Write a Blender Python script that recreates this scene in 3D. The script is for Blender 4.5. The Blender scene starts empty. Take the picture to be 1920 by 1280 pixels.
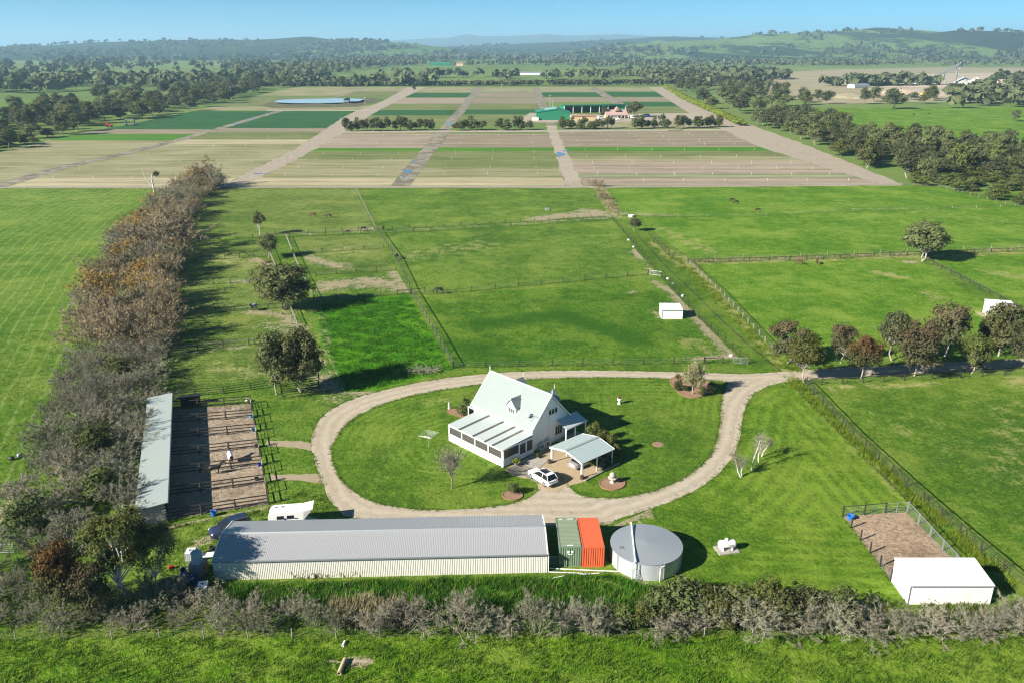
import bpy, bmesh, math, random
import numpy as np
from mathutils import Vector, Matrix
from mathutils.geometry import delaunay_2d_cdt

SC = bpy.context.scene
COL = SC.collection
R = math.radians

# ---------------------------------------------------------------- camera, sky, sun, exposure
FPX, CAM_H, HOR = 1530.0, 54.0, 88.0           # focal length in photo pixels, drone height (m), flat horizon row
PITCH = math.atan((640 - HOR) / FPX)
cam_d = bpy.data.cameras.new('camera')
cam_d.sensor_width = 36.0
cam_d.lens = 36.0 * FPX / 1920.0
cam_d.clip_start = 1.0
cam_d.clip_end = 60000.0
cam = bpy.data.objects.new('camera', cam_d)
COL.objects.link(cam)
cam.location = (0, 0, CAM_H)
cam.rotation_euler = (R(90) - PITCH, 0, 0)
SC.camera = cam

SUN_AZ = math.atan2(-math.sin(R(29)), -math.cos(R(29)))     # direction towards the sun
SUN_EL = R(28.5)
world = bpy.data.worlds.new('World')
SC.world = world
world.use_nodes = True
wn = world.node_tree
bg = wn.nodes['Background']
sky = wn.nodes.new('ShaderNodeTexSky')
sky.sky_type = 'NISHITA'
sky.sun_disc = False
sky.sun_elevation = SUN_EL
sky.sun_rotation = (math.pi / 2 - SUN_AZ) % (2 * math.pi)
sky.altitude = 1500
sky.air_density = 0.5
sky.dust_density = 0.0
sky.ozone_density = 5.0
tint = wn.nodes.new('ShaderNodeMix'); tint.data_type = 'RGBA'; tint.blend_type = 'MULTIPLY'
tint.inputs['Factor'].default_value = 1.0; tint.inputs[7].default_value = (0.62, 1.06, 0.97, 1)
wn.links.new(sky.outputs[0], tint.inputs[6]); wn.links.new(tint.outputs[2], bg.inputs[0])
bg.inputs[1].default_value = 0.052

sun_d = bpy.data.lights.new('sun', 'SUN')
sun_d.energy = 5.0
sun_d.angle = R(0.53)
sun_d.color = (1.0, 0.93, 0.82)
sun = bpy.data.objects.new('sun', sun_d)
COL.objects.link(sun)
sd = Vector((math.cos(SUN_AZ) * math.cos(SUN_EL), math.sin(SUN_AZ) * math.cos(SUN_EL), math.sin(SUN_EL)))
sun.rotation_euler = sd.to_track_quat('Z', 'Y').to_euler()
sun.location = (-60, -20, 80)

SC.view_settings.view_transform = 'Standard'
SC.view_settings.look = 'None'
SC.view_settings.exposure = 1.3
SC.view_settings.gamma = 1.0
SC.view_settings.use_curve_mapping = False
SC.cycles.max_bounces = 6
SC.cycles.transparent_max_bounces = 8
SC.cycles.volume_bounces = 0
SC.cycles.sample_clamp_indirect = 1.5
SC.cycles.use_denoising = True
SC.cycles.denoiser = 'OPENIMAGEDENOISE'
SC.cycles.denoising_input_passes = 'RGB_ALBEDO_NORMAL'
SC.cycles.denoising_prefilter = 'ACCURATE'
SC.cycles.use_adaptive_sampling = False
SC.cycles.pixel_filter_type = 'BLACKMAN_HARRIS'
SC.cycles.filter_width = 1.2

# ---------------------------------------------------------------- helpers
def G(px, py, z=0.0):
    """the point of the level ground (or of height z) that the drone sees at photo pixel px, py"""
    x = (px - 960) / FPX
    y = -(py - 640) / FPX
    d = np.array([x, math.cos(PITCH) + y * math.sin(PITCH), -math.sin(PITCH) + y * math.cos(PITCH)])
    t = (z - CAM_H) / d[2]
    return np.array([d[0] * t, d[1] * t])

def GL(*pts):
    return [G(*p) for p in pts]

def depth(w):
    return w[1] * math.cos(PITCH) + CAM_H * math.sin(PITCH)

def height_at(base, ytop):
    """height of something standing at ground pixel base whose top shows at photo row ytop"""
    w = G(*base)
    k = (640 - ytop) / FPX
    y = w[1]
    # (y sinP + z cosP) = k (y cosP - z sinP), z measured from the camera
    z = (k * y * math.cos(PITCH) - y * math.sin(PITCH)) / (math.cos(PITCH) + k * math.sin(PITCH))
    return CAM_H + z

def link(o):
    COL.objects.link(o)
    return o

def props(o, label=None, cat=None, group=None, kind=None):
    if label: o['label'] = label
    if cat: o['category'] = cat
    if group: o['group'] = group
    if kind: o['kind'] = kind
    return o

def thing(name, label, cat, loc=(0, 0, 0), rz=0.0, group=None, s=1.0):
    o = link(bpy.data.objects.new(name, None))
    o.empty_display_size = 0.3
    o.location = (loc[0], loc[1], loc[2] if len(loc) > 2 else 0)
    o.rotation_euler = (0, 0, rz)
    if s != 1.0: o.scale = (s, s, s) if not hasattr(s, '__len__') else s
    return props(o, label, cat, group)

class MB:
    """collects faces, builds ONE mesh"""
    def __init__(self):
        self.V, self.F, self.n = [], [], 0
    def add(self, V, F, m=0):
        V = np.asarray(V, dtype=np.float64).reshape(-1, 3)
        F = np.asarray(F, dtype=np.int64)
        self.V.append(V)
        self.F.append((F + self.n, m))
        self.n += len(V)
        return self
    def box(self, c, s, rz=0.0, m=0, rx=0.0, ry=0.0):
        s = np.asarray(s) / 2.0
        V = np.array([[x, y, z] for z in (-1, 1) for y in (-1, 1) for x in (-1, 1)], float) * s
        if rx or ry or rz:
            M = np.array((Matrix.Rotation(rz, 3, 'Z') @ Matrix.Rotation(ry, 3, 'Y') @ Matrix.Rotation(rx, 3, 'X')))
            V = V @ M.T
        V = V + np.asarray(c, float)
        F = [[0, 2, 3, 1], [4, 5, 7, 6], [0, 1, 5, 4], [2, 6, 7, 3], [0, 4, 6, 2], [1, 3, 7, 5]]
        return self.add(V, F, m)
    def tube(self, p0, p1, r0, r1=None, n=6, m=0, cap=True):
        r1 = r0 if r1 is None else r1
        p0 = np.asarray(p0, float); p1 = np.asarray(p1, float)
        d = p1 - p0
        L = np.linalg.norm(d)
        if L < 1e-6: return self
        d /= L
        a = np.cross(d, [0, 0, 1.0]) if abs(d[2]) < 0.95 else np.cross(d, [1.0, 0, 0])
        a /= np.linalg.norm(a); b = np.cross(d, a)
        t = np.arange(n) * 2 * math.pi / n
        ring = np.outer(np.cos(t), a) + np.outer(np.sin(t), b)
        V = np.vstack([p0 + ring * r0, p1 + ring * r1])
        i = np.arange(n); j = (i + 1) % n
        F = np.stack([i, i + n, j + n, j], 1)
        self.add(V, F[:, ::-1], m)
        if cap:
            self.add(p1 + ring * r1, [list(range(n))][0:1] if n <= 4 else [[0, k, k + 1] for k in range(1, n - 1)], m)
            self.add(p0 + ring * r0, [[0, k + 1, k] for k in range(1, n - 1)], m)
        return self
    def path(self, pts, rs, n=6, m=0):
        for k in range(len(pts) - 1):
            r0 = rs[k] if hasattr(rs, '__len__') else rs
            r1 = rs[k + 1] if hasattr(rs, '__len__') else rs
            self.tube(pts[k], pts[k + 1], r0, r1, n, m)
        return self
    def lathe(self, prof, c=(0, 0, 0), n=24, m=0, axis='z'):
        t = np.arange(n) * 2 * math.pi / n
        rows = []
        for r, z in prof:
            rows.append(np.stack([np.cos(t) * r, np.sin(t) * r, np.full(n, z)], 1))
        V = np.vstack(rows)
        if axis == 'y': V = V[:, [0, 2, 1]] * np.array([1, 1, -1])
        if axis == 'x': V = V[:, [2, 1, 0]] * np.array([1, 1, -1])
        V = V + np.asarray(c, float)
        F = []
        i = np.arange(n); j = (i + 1) % n
        for k in range(len(prof) - 1):
            F.append(np.stack([i + k * n, j + k * n, j + (k + 1) * n, i + (k + 1) * n], 1))
        return self.add(V, np.vstack(F), m)
    def prism(self, poly, a, b, axis='z', m=0):
        """poly: 2D outline, extruded from a to b along axis"""
        P = np.asarray(poly, float); n = len(P)
        def mk(v):
            q = np.full((n, 1), v)
            if axis == 'z': return np.hstack([P, q])
            if axis == 'y': return np.hstack([P[:, :1], q, P[:, 1:]])
            return np.hstack([q, P])
        V = np.vstack([mk(a), mk(b)])
        i = np.arange(n); j = (i + 1) % n
        self.add(V, np.stack([i, j, j + n, i + n], 1), m)
        tri = [[0, k, k + 1] for k in range(1, n - 1)]
        self.add(mk(a), [t[::-1] for t in tri], m)
        self.add(mk(b), tri, m)
        return self
    def quad(self, a, b, c, d, m=0):
        return self.add([a, b, c, d], [[0, 1, 2, 3]], m)
    def mesh(self, name, mats, smooth=False):
        me = bpy.data.meshes.new(name)
        V = np.vstack(self.V)
        loops, tot, mi = [], [], []
        for F, m in self.F:
            loops.append(F.reshape(-1)); tot.append(np.full(len(F), F.shape[1])); mi.append(np.full(len(F), m))
        loops = np.concatenate(loops); tot = np.concatenate(tot); mi = np.concatenate(mi)
        me.vertices.add(len(V)); me.vertices.foreach_set('co', V.astype(np.float32).ravel())
        me.loops.add(len(loops)); me.loops.foreach_set('vertex_index', loops.astype(np.int32))
        me.polygons.add(len(tot))
        st = np.concatenate([[0], np.cumsum(tot)[:-1]])
        me.polygons.foreach_set('loop_start', st.astype(np.int32))
        me.polygons.foreach_set('loop_total', tot.astype(np.int32))
        me.polygons.foreach_set('material_index', mi.astype(np.int32))
        me.polygons.foreach_set('use_smooth', np.full(len(tot), bool(smooth)))
        for mt in (mats if isinstance(mats, (list, tuple)) else [mats]): me.materials.append(mt)
        me.update(calc_edges=True)
        return me
    def part(self, name, mat, parent=None, smooth=False, loc=None, rz=None, fix=False, label=None):
        me = self.mesh(name, mat, smooth)
        if fix:
            b = bmesh.new(); b.from_mesh(me)
            bmesh.ops.remove_doubles(b, verts=b.verts, dist=1e-4)
            bmesh.ops.recalc_face_normals(b, faces=b.faces)
            b.to_mesh(me); b.free()
        o = link(bpy.data.objects.new(name, me))
        if parent: o.parent = parent
        if loc is not None: o.location = loc
        if rz is not None: o.rotation_euler = (0, 0, rz)
        if label: o['label'] = label
        return o

def inst(name, me, parent=None, loc=(0, 0, 0), rot=(0, 0, 0), s=None):
    o = link(bpy.data.objects.new(name, me))
    if parent: o.parent = parent
    o.location = loc; o.rotation_euler = rot
    if s is not None: o.scale = s
    return o

def copy_tree(o, parent=None):
    c = o.copy(); COL.objects.link(c)
    if parent: c.parent = parent
    for ch in [x for x in KIDS(o)]: copy_tree(ch, c)
    return c
def KIDS(o): return list(o.children)

# ---------------------------------------------------------------- materials
class NT:
    def __init__(self, name):
        self.m = bpy.data.materials.new(name); self.m.use_nodes = True
        self.t = self.m.node_tree
        self.b = self.t.nodes['Principled BSDF']
        self.out = self.t.nodes['Material Output']
    def n(self, typ, **kw):
        nd = self.t.nodes.new(typ)
        for k, v in kw.items(): setattr(nd, k, v)
        return nd
    def set(self, sock, v):
        if isinstance(v, bpy.types.NodeSocket): self.t.links.new(v, sock)
        else:
            if hasattr(v, '__len__') and len(v) == 3 and sock.type == 'RGBA': v = (*v, 1)
            sock.default_value = v
    def noise(self, scale, detail=3, rough=0.55, vec=None, dist=0.0):
        nd = self.n('ShaderNodeTexNoise')
        nd.inputs['Scale'].default_value = scale; nd.inputs['Detail'].default_value = detail
        nd.inputs['Roughness'].default_value = rough; nd.inputs['Distortion'].default_value = dist
        self.t.links.new(vec if vec is not None else self.pos(), nd.inputs['Vector'])
        return nd.outputs['Fac']
    def pos(self):
        if not hasattr(self, '_p'): self._p = self.n('ShaderNodeNewGeometry').outputs['Position']
        return self._p
    def obj(self):
        if not hasattr(self, '_o'): self._o = self.n('ShaderNodeTexCoord').outputs['Object']
        return self._o
    def xyz(self, v):
        s = self.n('ShaderNodeSeparateXYZ'); self.t.links.new(v, s.inputs[0]); return s.outputs
    def scaled(self, v, s):
        nd = self.n('ShaderNodeVectorMath', operation='MULTIPLY'); self.t.links.new(v, nd.inputs[0]); nd.inputs[1].default_value = s
        return nd.outputs[0]
    def math(self, op, a, b=None, c=None, clamp=False):
        nd = self.n('ShaderNodeMath', operation=op, use_clamp=clamp)
        self.set(nd.inputs[0], a)
        if b is not None: self.set(nd.inputs[1], b)
        if c is not None: self.set(nd.inputs[2], c)
        return nd.outputs[0]
    def mix(self, f, a, b, blend='MIX'):
        nd = self.n('ShaderNodeMix', data_type='RGBA', blend_type=blend)
        self.set(nd.inputs['Factor'], f); self.set(nd.inputs[6], a); self.set(nd.inputs[7], b)
        return nd.outputs[2]
    def ss(self, v, lo, hi):
        nd = self.n('ShaderNodeMapRange', interpolation_type='SMOOTHSTEP')
        self.set(nd.inputs[0], v); nd.inputs[1].default_value = lo; nd.inputs[2].default_value = hi
        return nd.outputs[0]
    def attr(self, name):
        nd = self.n('ShaderNodeAttribute'); nd.attribute_name = name; return nd.outputs['Fac']
    def bump(self, h, strength, dist=0.1):
        nd = self.n('ShaderNodeBump'); nd.inputs['Strength'].default_value = strength; nd.inputs['Distance'].default_value = dist
        self.t.links.new(h, nd.inputs['Height']); self.t.links.new(nd.outputs[0], self.b.inputs['Normal'])
    def fin(self, col=None, rough=0.8, spec=0.3, metal=0.0):
        if col is not None: self.set(self.b.inputs['Base Color'], col)
        self.set(self.b.inputs['Roughness'], rough)
        self.b.inputs['Specular IOR Level'].default_value = spec
        self.b.inputs['Metallic'].default_value = metal
        return self.m

def plain(name, col, rough=0.6, var=0.12, scale=3.0, spec=0.4, metal=0.0, bump=0.0, dirt=None, bscale=None):
    """paint / timber / metal with slight uneven tone, optional dirt colour in patches"""
    a = NT(name)
    n1 = a.noise(scale, 4, 0.6, a.obj())
    c = a.mix(n1, tuple(x * (1 - var) for x in col), tuple(min(1, x * (1 + var)) for x in col))
    if dirt:
        n2 = a.noise(scale * 0.45, 5, 0.7, a.obj())
        c = a.mix(a.math('MULTIPLY', a.ss(n2, 0.5, 0.75), 0.6), c, dirt)
    if bump: a.bump(a.noise(bscale or scale * 6, 3, 0.6, a.obj()), bump, 0.03)
    return a.fin(c, rough, spec, metal)

def leafy(name, dark, light, tip=None, tipz=None, trans=0.25, scale=0.9):
    """foliage: clumps of two tones, varied per tree; optional reddish new growth high in the crown"""
    dark = tuple(x * 1.12 for x in dark); light = tuple(x * 1.24 for x in light)
    a = NT(name)
    n1 = a.noise(scale, 3, 0.6, a.obj())
    n2 = a.noise(scale * 6, 2, 0.6, a.obj())
    f = a.math('ADD', a.math('MULTIPLY', n1, 0.65), a.math('MULTIPLY', n2, 0.35))
    c = a.mix(a.ss(f, 0.32, 0.66), dark, light)
    if tip:
        z = a.xyz(a.obj())[2]
        zz = a.math('ADD', z, a.math('MULTIPLY', n1, 3.0))
        c = a.mix(a.math('MULTIPLY', a.ss(zz, tipz, tipz + 2.5), 0.75), c, tip)
    oi = a.n('ShaderNodeObjectInfo').outputs['Random']
    hsv = a.n('ShaderNodeHueSaturation')
    a.set(hsv.inputs['Hue'], a.math('ADD', 0.485, a.math('MULTIPLY', oi, 0.03)))
    a.set(hsv.inputs['Value'], a.math('ADD', 0.75, a.math('MULTIPLY', oi, 0.5)))
    a.set(hsv.inputs['Color'], c)
    c = hsv.outputs[0]
    d = a.n('ShaderNodeBsdfDiffuse'); t = a.n('ShaderNodeBsdfTranslucent'); mx = a.n('ShaderNodeMixShader')
    a.set(d.inputs[0], c); a.set(t.inputs[0], c); mx.inputs[0].default_value = trans
    a.t.links.new(d.outputs[0], mx.inputs[1]); a.t.links.new(t.outputs[0], mx.inputs[2])
    a.t.links.new(mx.outputs[0], a.out.inputs[0])
    return a.m

def grass(name, dark, mid, light, dry=(0.30, 0.27, 0.12), dirt=(0.30, 0.245, 0.175), mow=0.0, mow_w=1.3, big=0.035, bump=0.5, dryamt=0.25, stretch=None, rows=None, green=True):
    """pasture: large and small mottling, straw tips, worn earth where the 'dirt' attribute says so"""
    a = NT(name)
    p = a.pos()
    if stretch is not None: p = a.scaled(p, stretch)
    nb = a.noise(big, 4, 0.6, p)
    nm = a.noise(0.35, 4, 0.62, p)
    nf = a.noise(1.6, 5, 0.75, p)
    nt = a.noise(6.0, 3, 0.7, p)
    f = a.math('ADD', a.math('MULTIPLY', nb, 0.34), a.math('ADD', a.math('MULTIPLY', nm, 0.32), a.math('MULTIPLY', nf, 0.34)))
    c = a.mix(a.ss(f, 0.42, 0.50), dark, mid)
    c = a.mix(a.ss(f, 0.48, 0.57), c, light)
    c = a.mix(a.math('MULTIPLY', a.ss(a.noise(0.075, 3, 0.55, p), 0.50, 0.68), 0.55), c, tuple(x * 1.12 + y for x, y in zip(light, (0.045, 0.03, 0.012))))
    g2 = a.math('ADD', a.math('MULTIPLY', nf, 0.6), a.math('MULTIPLY', nt, 0.4))
    c = a.mix(a.math('MULTIPLY', a.ss(g2, 0.50, 0.37), 0.72), c, tuple(x * y for x, y in zip(dark, (0.7, 0.8, 0.75))))
    g3 = a.math('ADD', a.math('MULTIPLY', a.noise(0.9, 5, 0.8, p), 0.5), a.math('MULTIPLY', a.noise(3.2, 4, 0.8, p), 0.5))
    c = a.mix(a.math('MULTIPLY', a.ss(g3, 0.52, 0.62), 0.5), c, tuple(x * 1.25 + y for x, y in zip(light, (0.03, 0.02, 0.01))))
    # straw
    dr = a.math('ADD', a.attr('dry'), a.math('MULTIPLY', a.math('SUBTRACT', nm, 0.5), 1.6))
    dr = a.math('ADD', dr, a.math('MULTIPLY', a.math('SUBTRACT', nf, 0.5), 1.2))
    c = a.mix(a.math('MULTIPLY', a.ss(dr, 0.28, 0.9), 0.75), c, dry)
    sp = a.math('MULTIPLY', a.ss(a.math('MULTIPLY', nt, nf), 0.30, 0.42), dryamt)
    c = a.mix(sp, c, dry)
    # long growth
    lu = a.math('ADD', a.attr('lush'), a.math('MULTIPLY', a.math('SUBTRACT', nm, 0.5), 1.4))
    c = a.mix(a.math('MULTIPLY', a.ss(lu, 0.3, 0.8), 0.85), c, tuple(x * y for x, y in zip(dark, (0.8, 0.95, 0.8))))
    if mow:
        w = a.math('ADD', a.math('MULTIPLY', a.attr('edge'), 2 * math.pi / mow_w), a.math('ADD', a.math('MULTIPLY', nm, 2.6), a.math('MULTIPLY', nb, 3.5)))
        w2 = a.math('SINE', w)
        c = a.mix(a.math('MULTIPLY', a.math('MULTIPLY', a.ss(w2, -0.6, 0.9), a.ss(a.math('ADD', nb, a.math('MULTIPLY', nm, .5)), 0.62, 0.9)), mow), c, tuple(x * 1.45 for x in light))
    if rows:
        w2 = a.math('SINE', a.math('ADD', a.math('MULTIPLY', a.attr('edge'), 2 * math.pi / rows), a.math('ADD', a.math('MULTIPLY', nb, 7.0), a.math('MULTIPLY', nm, 1.0))))
        c = a.mix(a.math('MULTIPLY', a.math('MULTIPLY', a.ss(w2, 0.66, 1.0), a.ss(nm, .22, .62)), 0.6), c, (0.21, 0.26, 0.085))
    dd = a.math('ADD', a.attr('dirt'), a.math('ADD', a.math('MULTIPLY', a.math('SUBTRACT', nm, 0.5), 1.5), a.math('MULTIPLY', a.math('SUBTRACT', nf, 0.5), 1.9)))
    dcol = a.mix(nf, tuple(x * 0.72 for x in dirt), tuple(min(1, x * 1.25) for x in dirt))
    c = a.mix(a.math('MULTIPLY', a.ss(dd, 0.35, 0.85), 0.92), c, dcol)
    if green:
        hs = a.n('ShaderNodeHueSaturation'); hs.inputs['Saturation'].default_value = 1.09; hs.inputs['Hue'].default_value = 0.514; hs.inputs['Value'].default_value = 1.15; a.set(hs.inputs['Color'], c)
        c = hs.outputs[0]
    h = a.math('ADD', nf, a.math('MULTIPLY', nt, 0.5))
    h = a.math('MULTIPLY', h, a.math('ADD', 0.5, a.math('MULTIPLY', nm, 1.0)))
    a.bump(h, min(1.0, bump * 1.3), 0.45)
    return a.fin(c, 0.9, 0.15)

def soil(name, c1, c2, rowgap=1.6, green=None, gamt=0.0, scale=0.5, bump=0.3, rowamt=0.5, pal=None):
    """cultivated strip: furrows along x, uneven crop cover"""
    a = NT(name)
    p = a.pos()
    ps = a.scaled(p, (0.12, 1.0, 1.0))
    n1 = a.noise(scale, 4, 0.65, ps)
    n2 = a.noise(0.03, 3, 0.6, p)
    n3 = a.noise(1.7, 3, 0.7, p)
    f = a.math('ADD', a.math('MULTIPLY', n1, 0.5), a.math('ADD', a.math('MULTIPLY', n2, 0.3), a.math('MULTIPLY', n3, 0.2)))
    c = a.mix(a.ss(f, 0.38, 0.62), c1, c2)
    y = a.xyz(p)[1]
    w = a.math('SINE', a.math('ADD', a.math('MULTIPLY', y, 2 * math.pi / rowgap), a.math('MULTIPLY', n2, 1.5)))
    c = a.mix(a.math('MULTIPLY', a.ss(w, -0.2, 0.8), rowamt), c, tuple(x * 0.62 for x in c1))
    # streaks of better and worse growth along the beds, and the tractor's pass between beds
    n4 = a.noise(1.0, 4, 0.7, a.scaled(p, (0.012, 0.16, 1.0)))
    c = a.mix(a.math('MULTIPLY', a.ss(n4, 0.42, 0.60), 0.45), c, tuple(x * 1.35 for x in c2))
    n5 = a.noise(1.0, 3, 0.7, a.scaled(p, (0.03, 0.3, 1.0)))
    c = a.mix(a.math('MULTIPLY', a.ss(n5, 0.54, 0.66), 0.40), c, tuple(x * 0.55 for x in c1))
    w3 = a.math('SINE', a.math('ADD', a.math('MULTIPLY', y, 2 * math.pi / 12.8), a.math('MULTIPLY', n2, 0.8)))
    c = a.mix(a.math('MULTIPLY', a.ss(w3, 0.90, 0.99), a.math('MULTIPLY', a.ss(n1, .35, .6), 0.75)), c, (0.085, 0.085, 0.045))
    if green:
        c = a.mix(a.math('MULTIPLY', a.ss(a.math('ADD', n1, a.math('MULTIPLY', n2, 0.6)), 0.6, 1.0), gamt), c, green)
    a.bump(a.math('ADD', w, n3), bump, 0.15)
    return a.fin(c, 0.95, 0.1)

# sheets of ground ------------------------------------------------------------
def resample(poly, step, closed=True):
    out = []
    n = len(poly)
    for i in range(n if closed else n - 1):
        a = np.asarray(poly[i]); b = np.asarray(poly[(i + 1) % n])
        k = max(1, int(np.linalg.norm(b - a) / step))
        for q in range(k): out.append(a + (b - a) * q / k)
    if not closed: out.append(np.asarray(poly[-1]))
    return np.array(out)

def smooth_closed(poly, it=2):
    P = np.array(poly)
    for _ in range(it):
        Q = np.roll(P, -1, 0)
        P = np.stack([P * 0.75 + Q * 0.25, P * 0.25 + Q * 0.75], 1).reshape(-1, 2)
    return P

def smooth_open(poly, it=2):
    P = np.array(poly, float)
    for _ in range(it):
        Q = np.stack([P[:-1] * 0.75 + P[1:] * 0.25, P[:-1] * 0.25 + P[1:] * 0.75], 1).reshape(-1, 2)
        P = np.vstack([P[:1], Q, P[-1:]])
    return P

def inside(P, poly):
    x, y = P[:, 0], P[:, 1]
    c = np.zeros(len(P), bool)
    n = len(poly)
    for i in range(n):
        x0, y0 = poly[i]; x1, y1 = poly[(i + 1) % n]
        if y0 == y1: continue
        t = ((y0 > y) != (y1 > y)) & (x < (x1 - x0) * (y - y0) / (y1 - y0) + x0)
        c ^= t
    return c

def segdist(P, line):
    d = np.full(len(P), 1e9)
    line = np.asarray(line, float)
    if len(line) == 1: return np.linalg.norm(P - line[0], axis=1)
    for i in range(len(line) - 1):
        a, b = line[i], line[i + 1]
        ab = b - a
        t = np.clip(((P - a) @ ab) / max(1e-9, ab @ ab), 0, 1)
        d = np.minimum(d, np.linalg.norm(P - (a + t[:, None] * ab), axis=1))
    return d

def sheet(name, poly, z, mat, res=3.0, masks=(), jitter=0.0, edge=False, bstep=None, seed=0, edge_line=None, relief=0.0, kind='structure'):
    rng = np.random.default_rng(seed + 11)
    B = resample(poly, bstep or res)
    if jitter: B = B + rng.normal(0, jitter, B.shape)
    lo, hi = B.min(0), B.max(0)
    gx, gy = np.meshgrid(np.arange(lo[0], hi[0], res), np.arange(lo[1], hi[1], res))
    P = np.stack([gx.ravel(), gy.ravel()], 1) + rng.uniform(-0.3, 0.3, (gx.size, 2)) * res
    if len(P):
        P = P[inside(P, B)]
        if len(P): P = P[segdist(P, np.vstack([B, B[:1]])) > res * 0.45]
    A = np.vstack([B, P]) if len(P) else B
    o0 = A.mean(0)
    nb = len(B)
    v, e, f, *_ = delaunay_2d_cdt([Vector(p - o0) for p in A], [(i, (i + 1) % nb) for i in range(nb)], [list(range(nb))], 1, 1e-5)
    v = np.array([(q.x, q.y) for q in v]) + o0
    zz = np.full(len(v), 0.0)
    if relief:
        d = segdist(v, np.vstack([B, B[:1]]))
        zz = relief * np.clip(d / (res * 3), 0, 1) * rng.uniform(0.2, 1.0, len(v))
    mb = MB(); mb.add(np.hstack([v - o0, zz[:, None]]), np.array([list(q) for q in f if len(q) == 3]))
    me = mb.mesh(name, mat)
    # normals up
    b = bmesh.new(); b.from_mesh(me)
    for fc in b.faces:
        if fc.normal.z < 0: fc.normal_flip()
    b.to_mesh(me); b.free()
    W = {'dirt': np.zeros(len(v)), 'dry': np.zeros(len(v)), 'lush': np.zeros(len(v)), 'edge': np.zeros(len(v))}
    for at, line, rad, st in masks:
        d = segdist(v, line)
        t = np.clip(1 - d / rad, 0, 1)
        W[at] = np.maximum(W[at], st * t * t * (3 - 2 * t))
    if edge: W['edge'] = segdist(v, np.vstack([B, B[:1]]))
    if edge_line is not None: W['edge'] = segdist(v, edge_line)
    for k, val in W.items():
        at = me.attributes.new(k, 'FLOAT', 'POINT'); at.data.foreach_set('value', val.astype(np.float32))
    o = link(bpy.data.objects.new(name, me))
    o.location = (o0[0], o0[1], z)
    o['kind'] = kind
    return o
# ---------------------------------------------------------------- ground, paddocks, roads
g_dark, g_mid, g_light = (0.046, 0.090, 0.012), (0.085, 0.138, 0.018), (0.145, 0.192, 0.038)
M_pad = grass('pasture', g_dark, g_mid, g_light)
M_pad_bright = grass('bright_pasture', (0.056, 0.118, 0.011), (0.098, 0.168, 0.018), (0.16, 0.218, 0.040), dryamt=0.18, big=0.05)
M_left = grass('mown_field', (0.062, 0.116, 0.014), (0.098, 0.158, 0.022), (0.152, 0.20, 0.042), rows=2.7, dryamt=0.2)
M_lush = grass('lush_pasture', (0.036, 0.108, 0.008), (0.066, 0.168, 0.012), (0.115, 0.235, 0.022), bump=1.0, dryamt=0.05, big=0.08)
M_lawn = grass('lawn_grass', (0.046, 0.086, 0.011), (0.076, 0.124, 0.015), (0.116, 0.165, 0.028), mow=0.42, mow_w=1.4, bump=0.4, dryamt=0.12)
M_mown = grass('slashed_grass', (0.050, 0.098, 0.011), (0.085, 0.138, 0.016), (0.135, 0.188, 0.030), mow=0.5, mow_w=1.9, bump=0.5, dryamt=0.15)
M_front = grass('rank_grass', (0.055, 0.112, 0.010), (0.105, 0.172, 0.016), (0.17, 0.228, 0.04), bump=0.9, dryamt=0.25, big=0.1)
M_rough = grass('rough_grass', (0.05, 0.095, 0.014), (0.09, 0.14, 0.02), (0.16, 0.19, 0.045), dryamt=0.6, bump=0.7)

def far_ground():
    a = NT('far_pasture')
    p = a.pos()
    vo = a.n('ShaderNodeTexVoronoi'); vo.feature = 'F1'
    vo.inputs['Scale'].default_value = 1.0; vo.inputs['Randomness'].default_value = 0.75
    a.t.links.new(a.scaled(p, (1 / 420, 1 / 300, 0)), vo.inputs['Vector'])
    cell = a.xyz(vo.outputs['Color'])[0]
    n1 = a.noise(0.006, 4, 0.6); n2 = a.noise(0.05, 4, 0.65); n3 = a.noise(0.6, 3, 0.65)
    c = a.mix(cell, (0.085, 0.150, 0.034), (0.165, 0.215, 0.066))
    c = a.mix(a.ss(n1, 0.4, 0.65), c, (0.12, 0.19, 0.04))
    c = a.mix(a.math('MULTIPLY', a.ss(a.math('ADD', a.math('MULTIPLY', n2, 0.6), a.math('MULTIPLY', n3, 0.4)), 0.45, 0.62), 0.4), c, (0.17, 0.185, 0.07))
    a.bump(n3, 0.4, 0.3)
    return a.fin(c, 0.95, 0.1)
M_far = far_ground()

mb = MB()
mb.quad((-30000, -2000, 0), (30000, -2000, 0), (30000, 30000, 0), (-30000, 30000, 0))
ground = mb.part('ground', M_far); ground['kind'] = 'structure'

# everything round the farm that is not a fenced paddock: rough verges and lanes
sheet('verge', [(-150, 30), (150, 30), (290, 330), (-260, 333)], 0.02, M_pad, 4.0, masks=[
    ('dirt', GL((560, 440), (700, 433), (900, 424), (1140, 409)), 4.0, 0.62),
    ('dirt', GL((985, 408), (1145, 404)), 9, 0.9), ('dirt', GL((335, 545), (480, 535)), 5, 0.7),
    ('dry', GL((1290, 494), (1700, 482), (1920, 472)), 7, 0.7), ('dirt', GL((540, 590), (620, 735), (700, 735)), 5, 0.8),
    ('dry', GL((1130, 350), (1150, 400)), 6, 0.9)])

left_edge = GL((345, 352), (285, 390), (235, 440), (190, 520), (150, 620), (85, 780), (20, 950), (-60, 1100))
left_poly = GL((-700, 354), (345, 354)) + left_edge[1:] + [G(-500, 1100)]
sheet('mown_field', left_poly, 0.03, M_left, 4.0, edge_line=left_edge, masks=[('dry', GL((-300, 380), (200, 370)), 45, 0.35), ('dirt', GL((0, 985), (30, 935)), 3, 0.9)])
sheet('front_field', GL((-300, 1197), (2200, 1190), (2200, 1420), (-300, 1420)), 0.03, M_front, 1.2, masks=[('dirt', GL((600, 1240), (690, 1238)), 0.9, 1.3), ('lush', GL((300, 1240), (1500, 1215)), 4, 0.35)])

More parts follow.
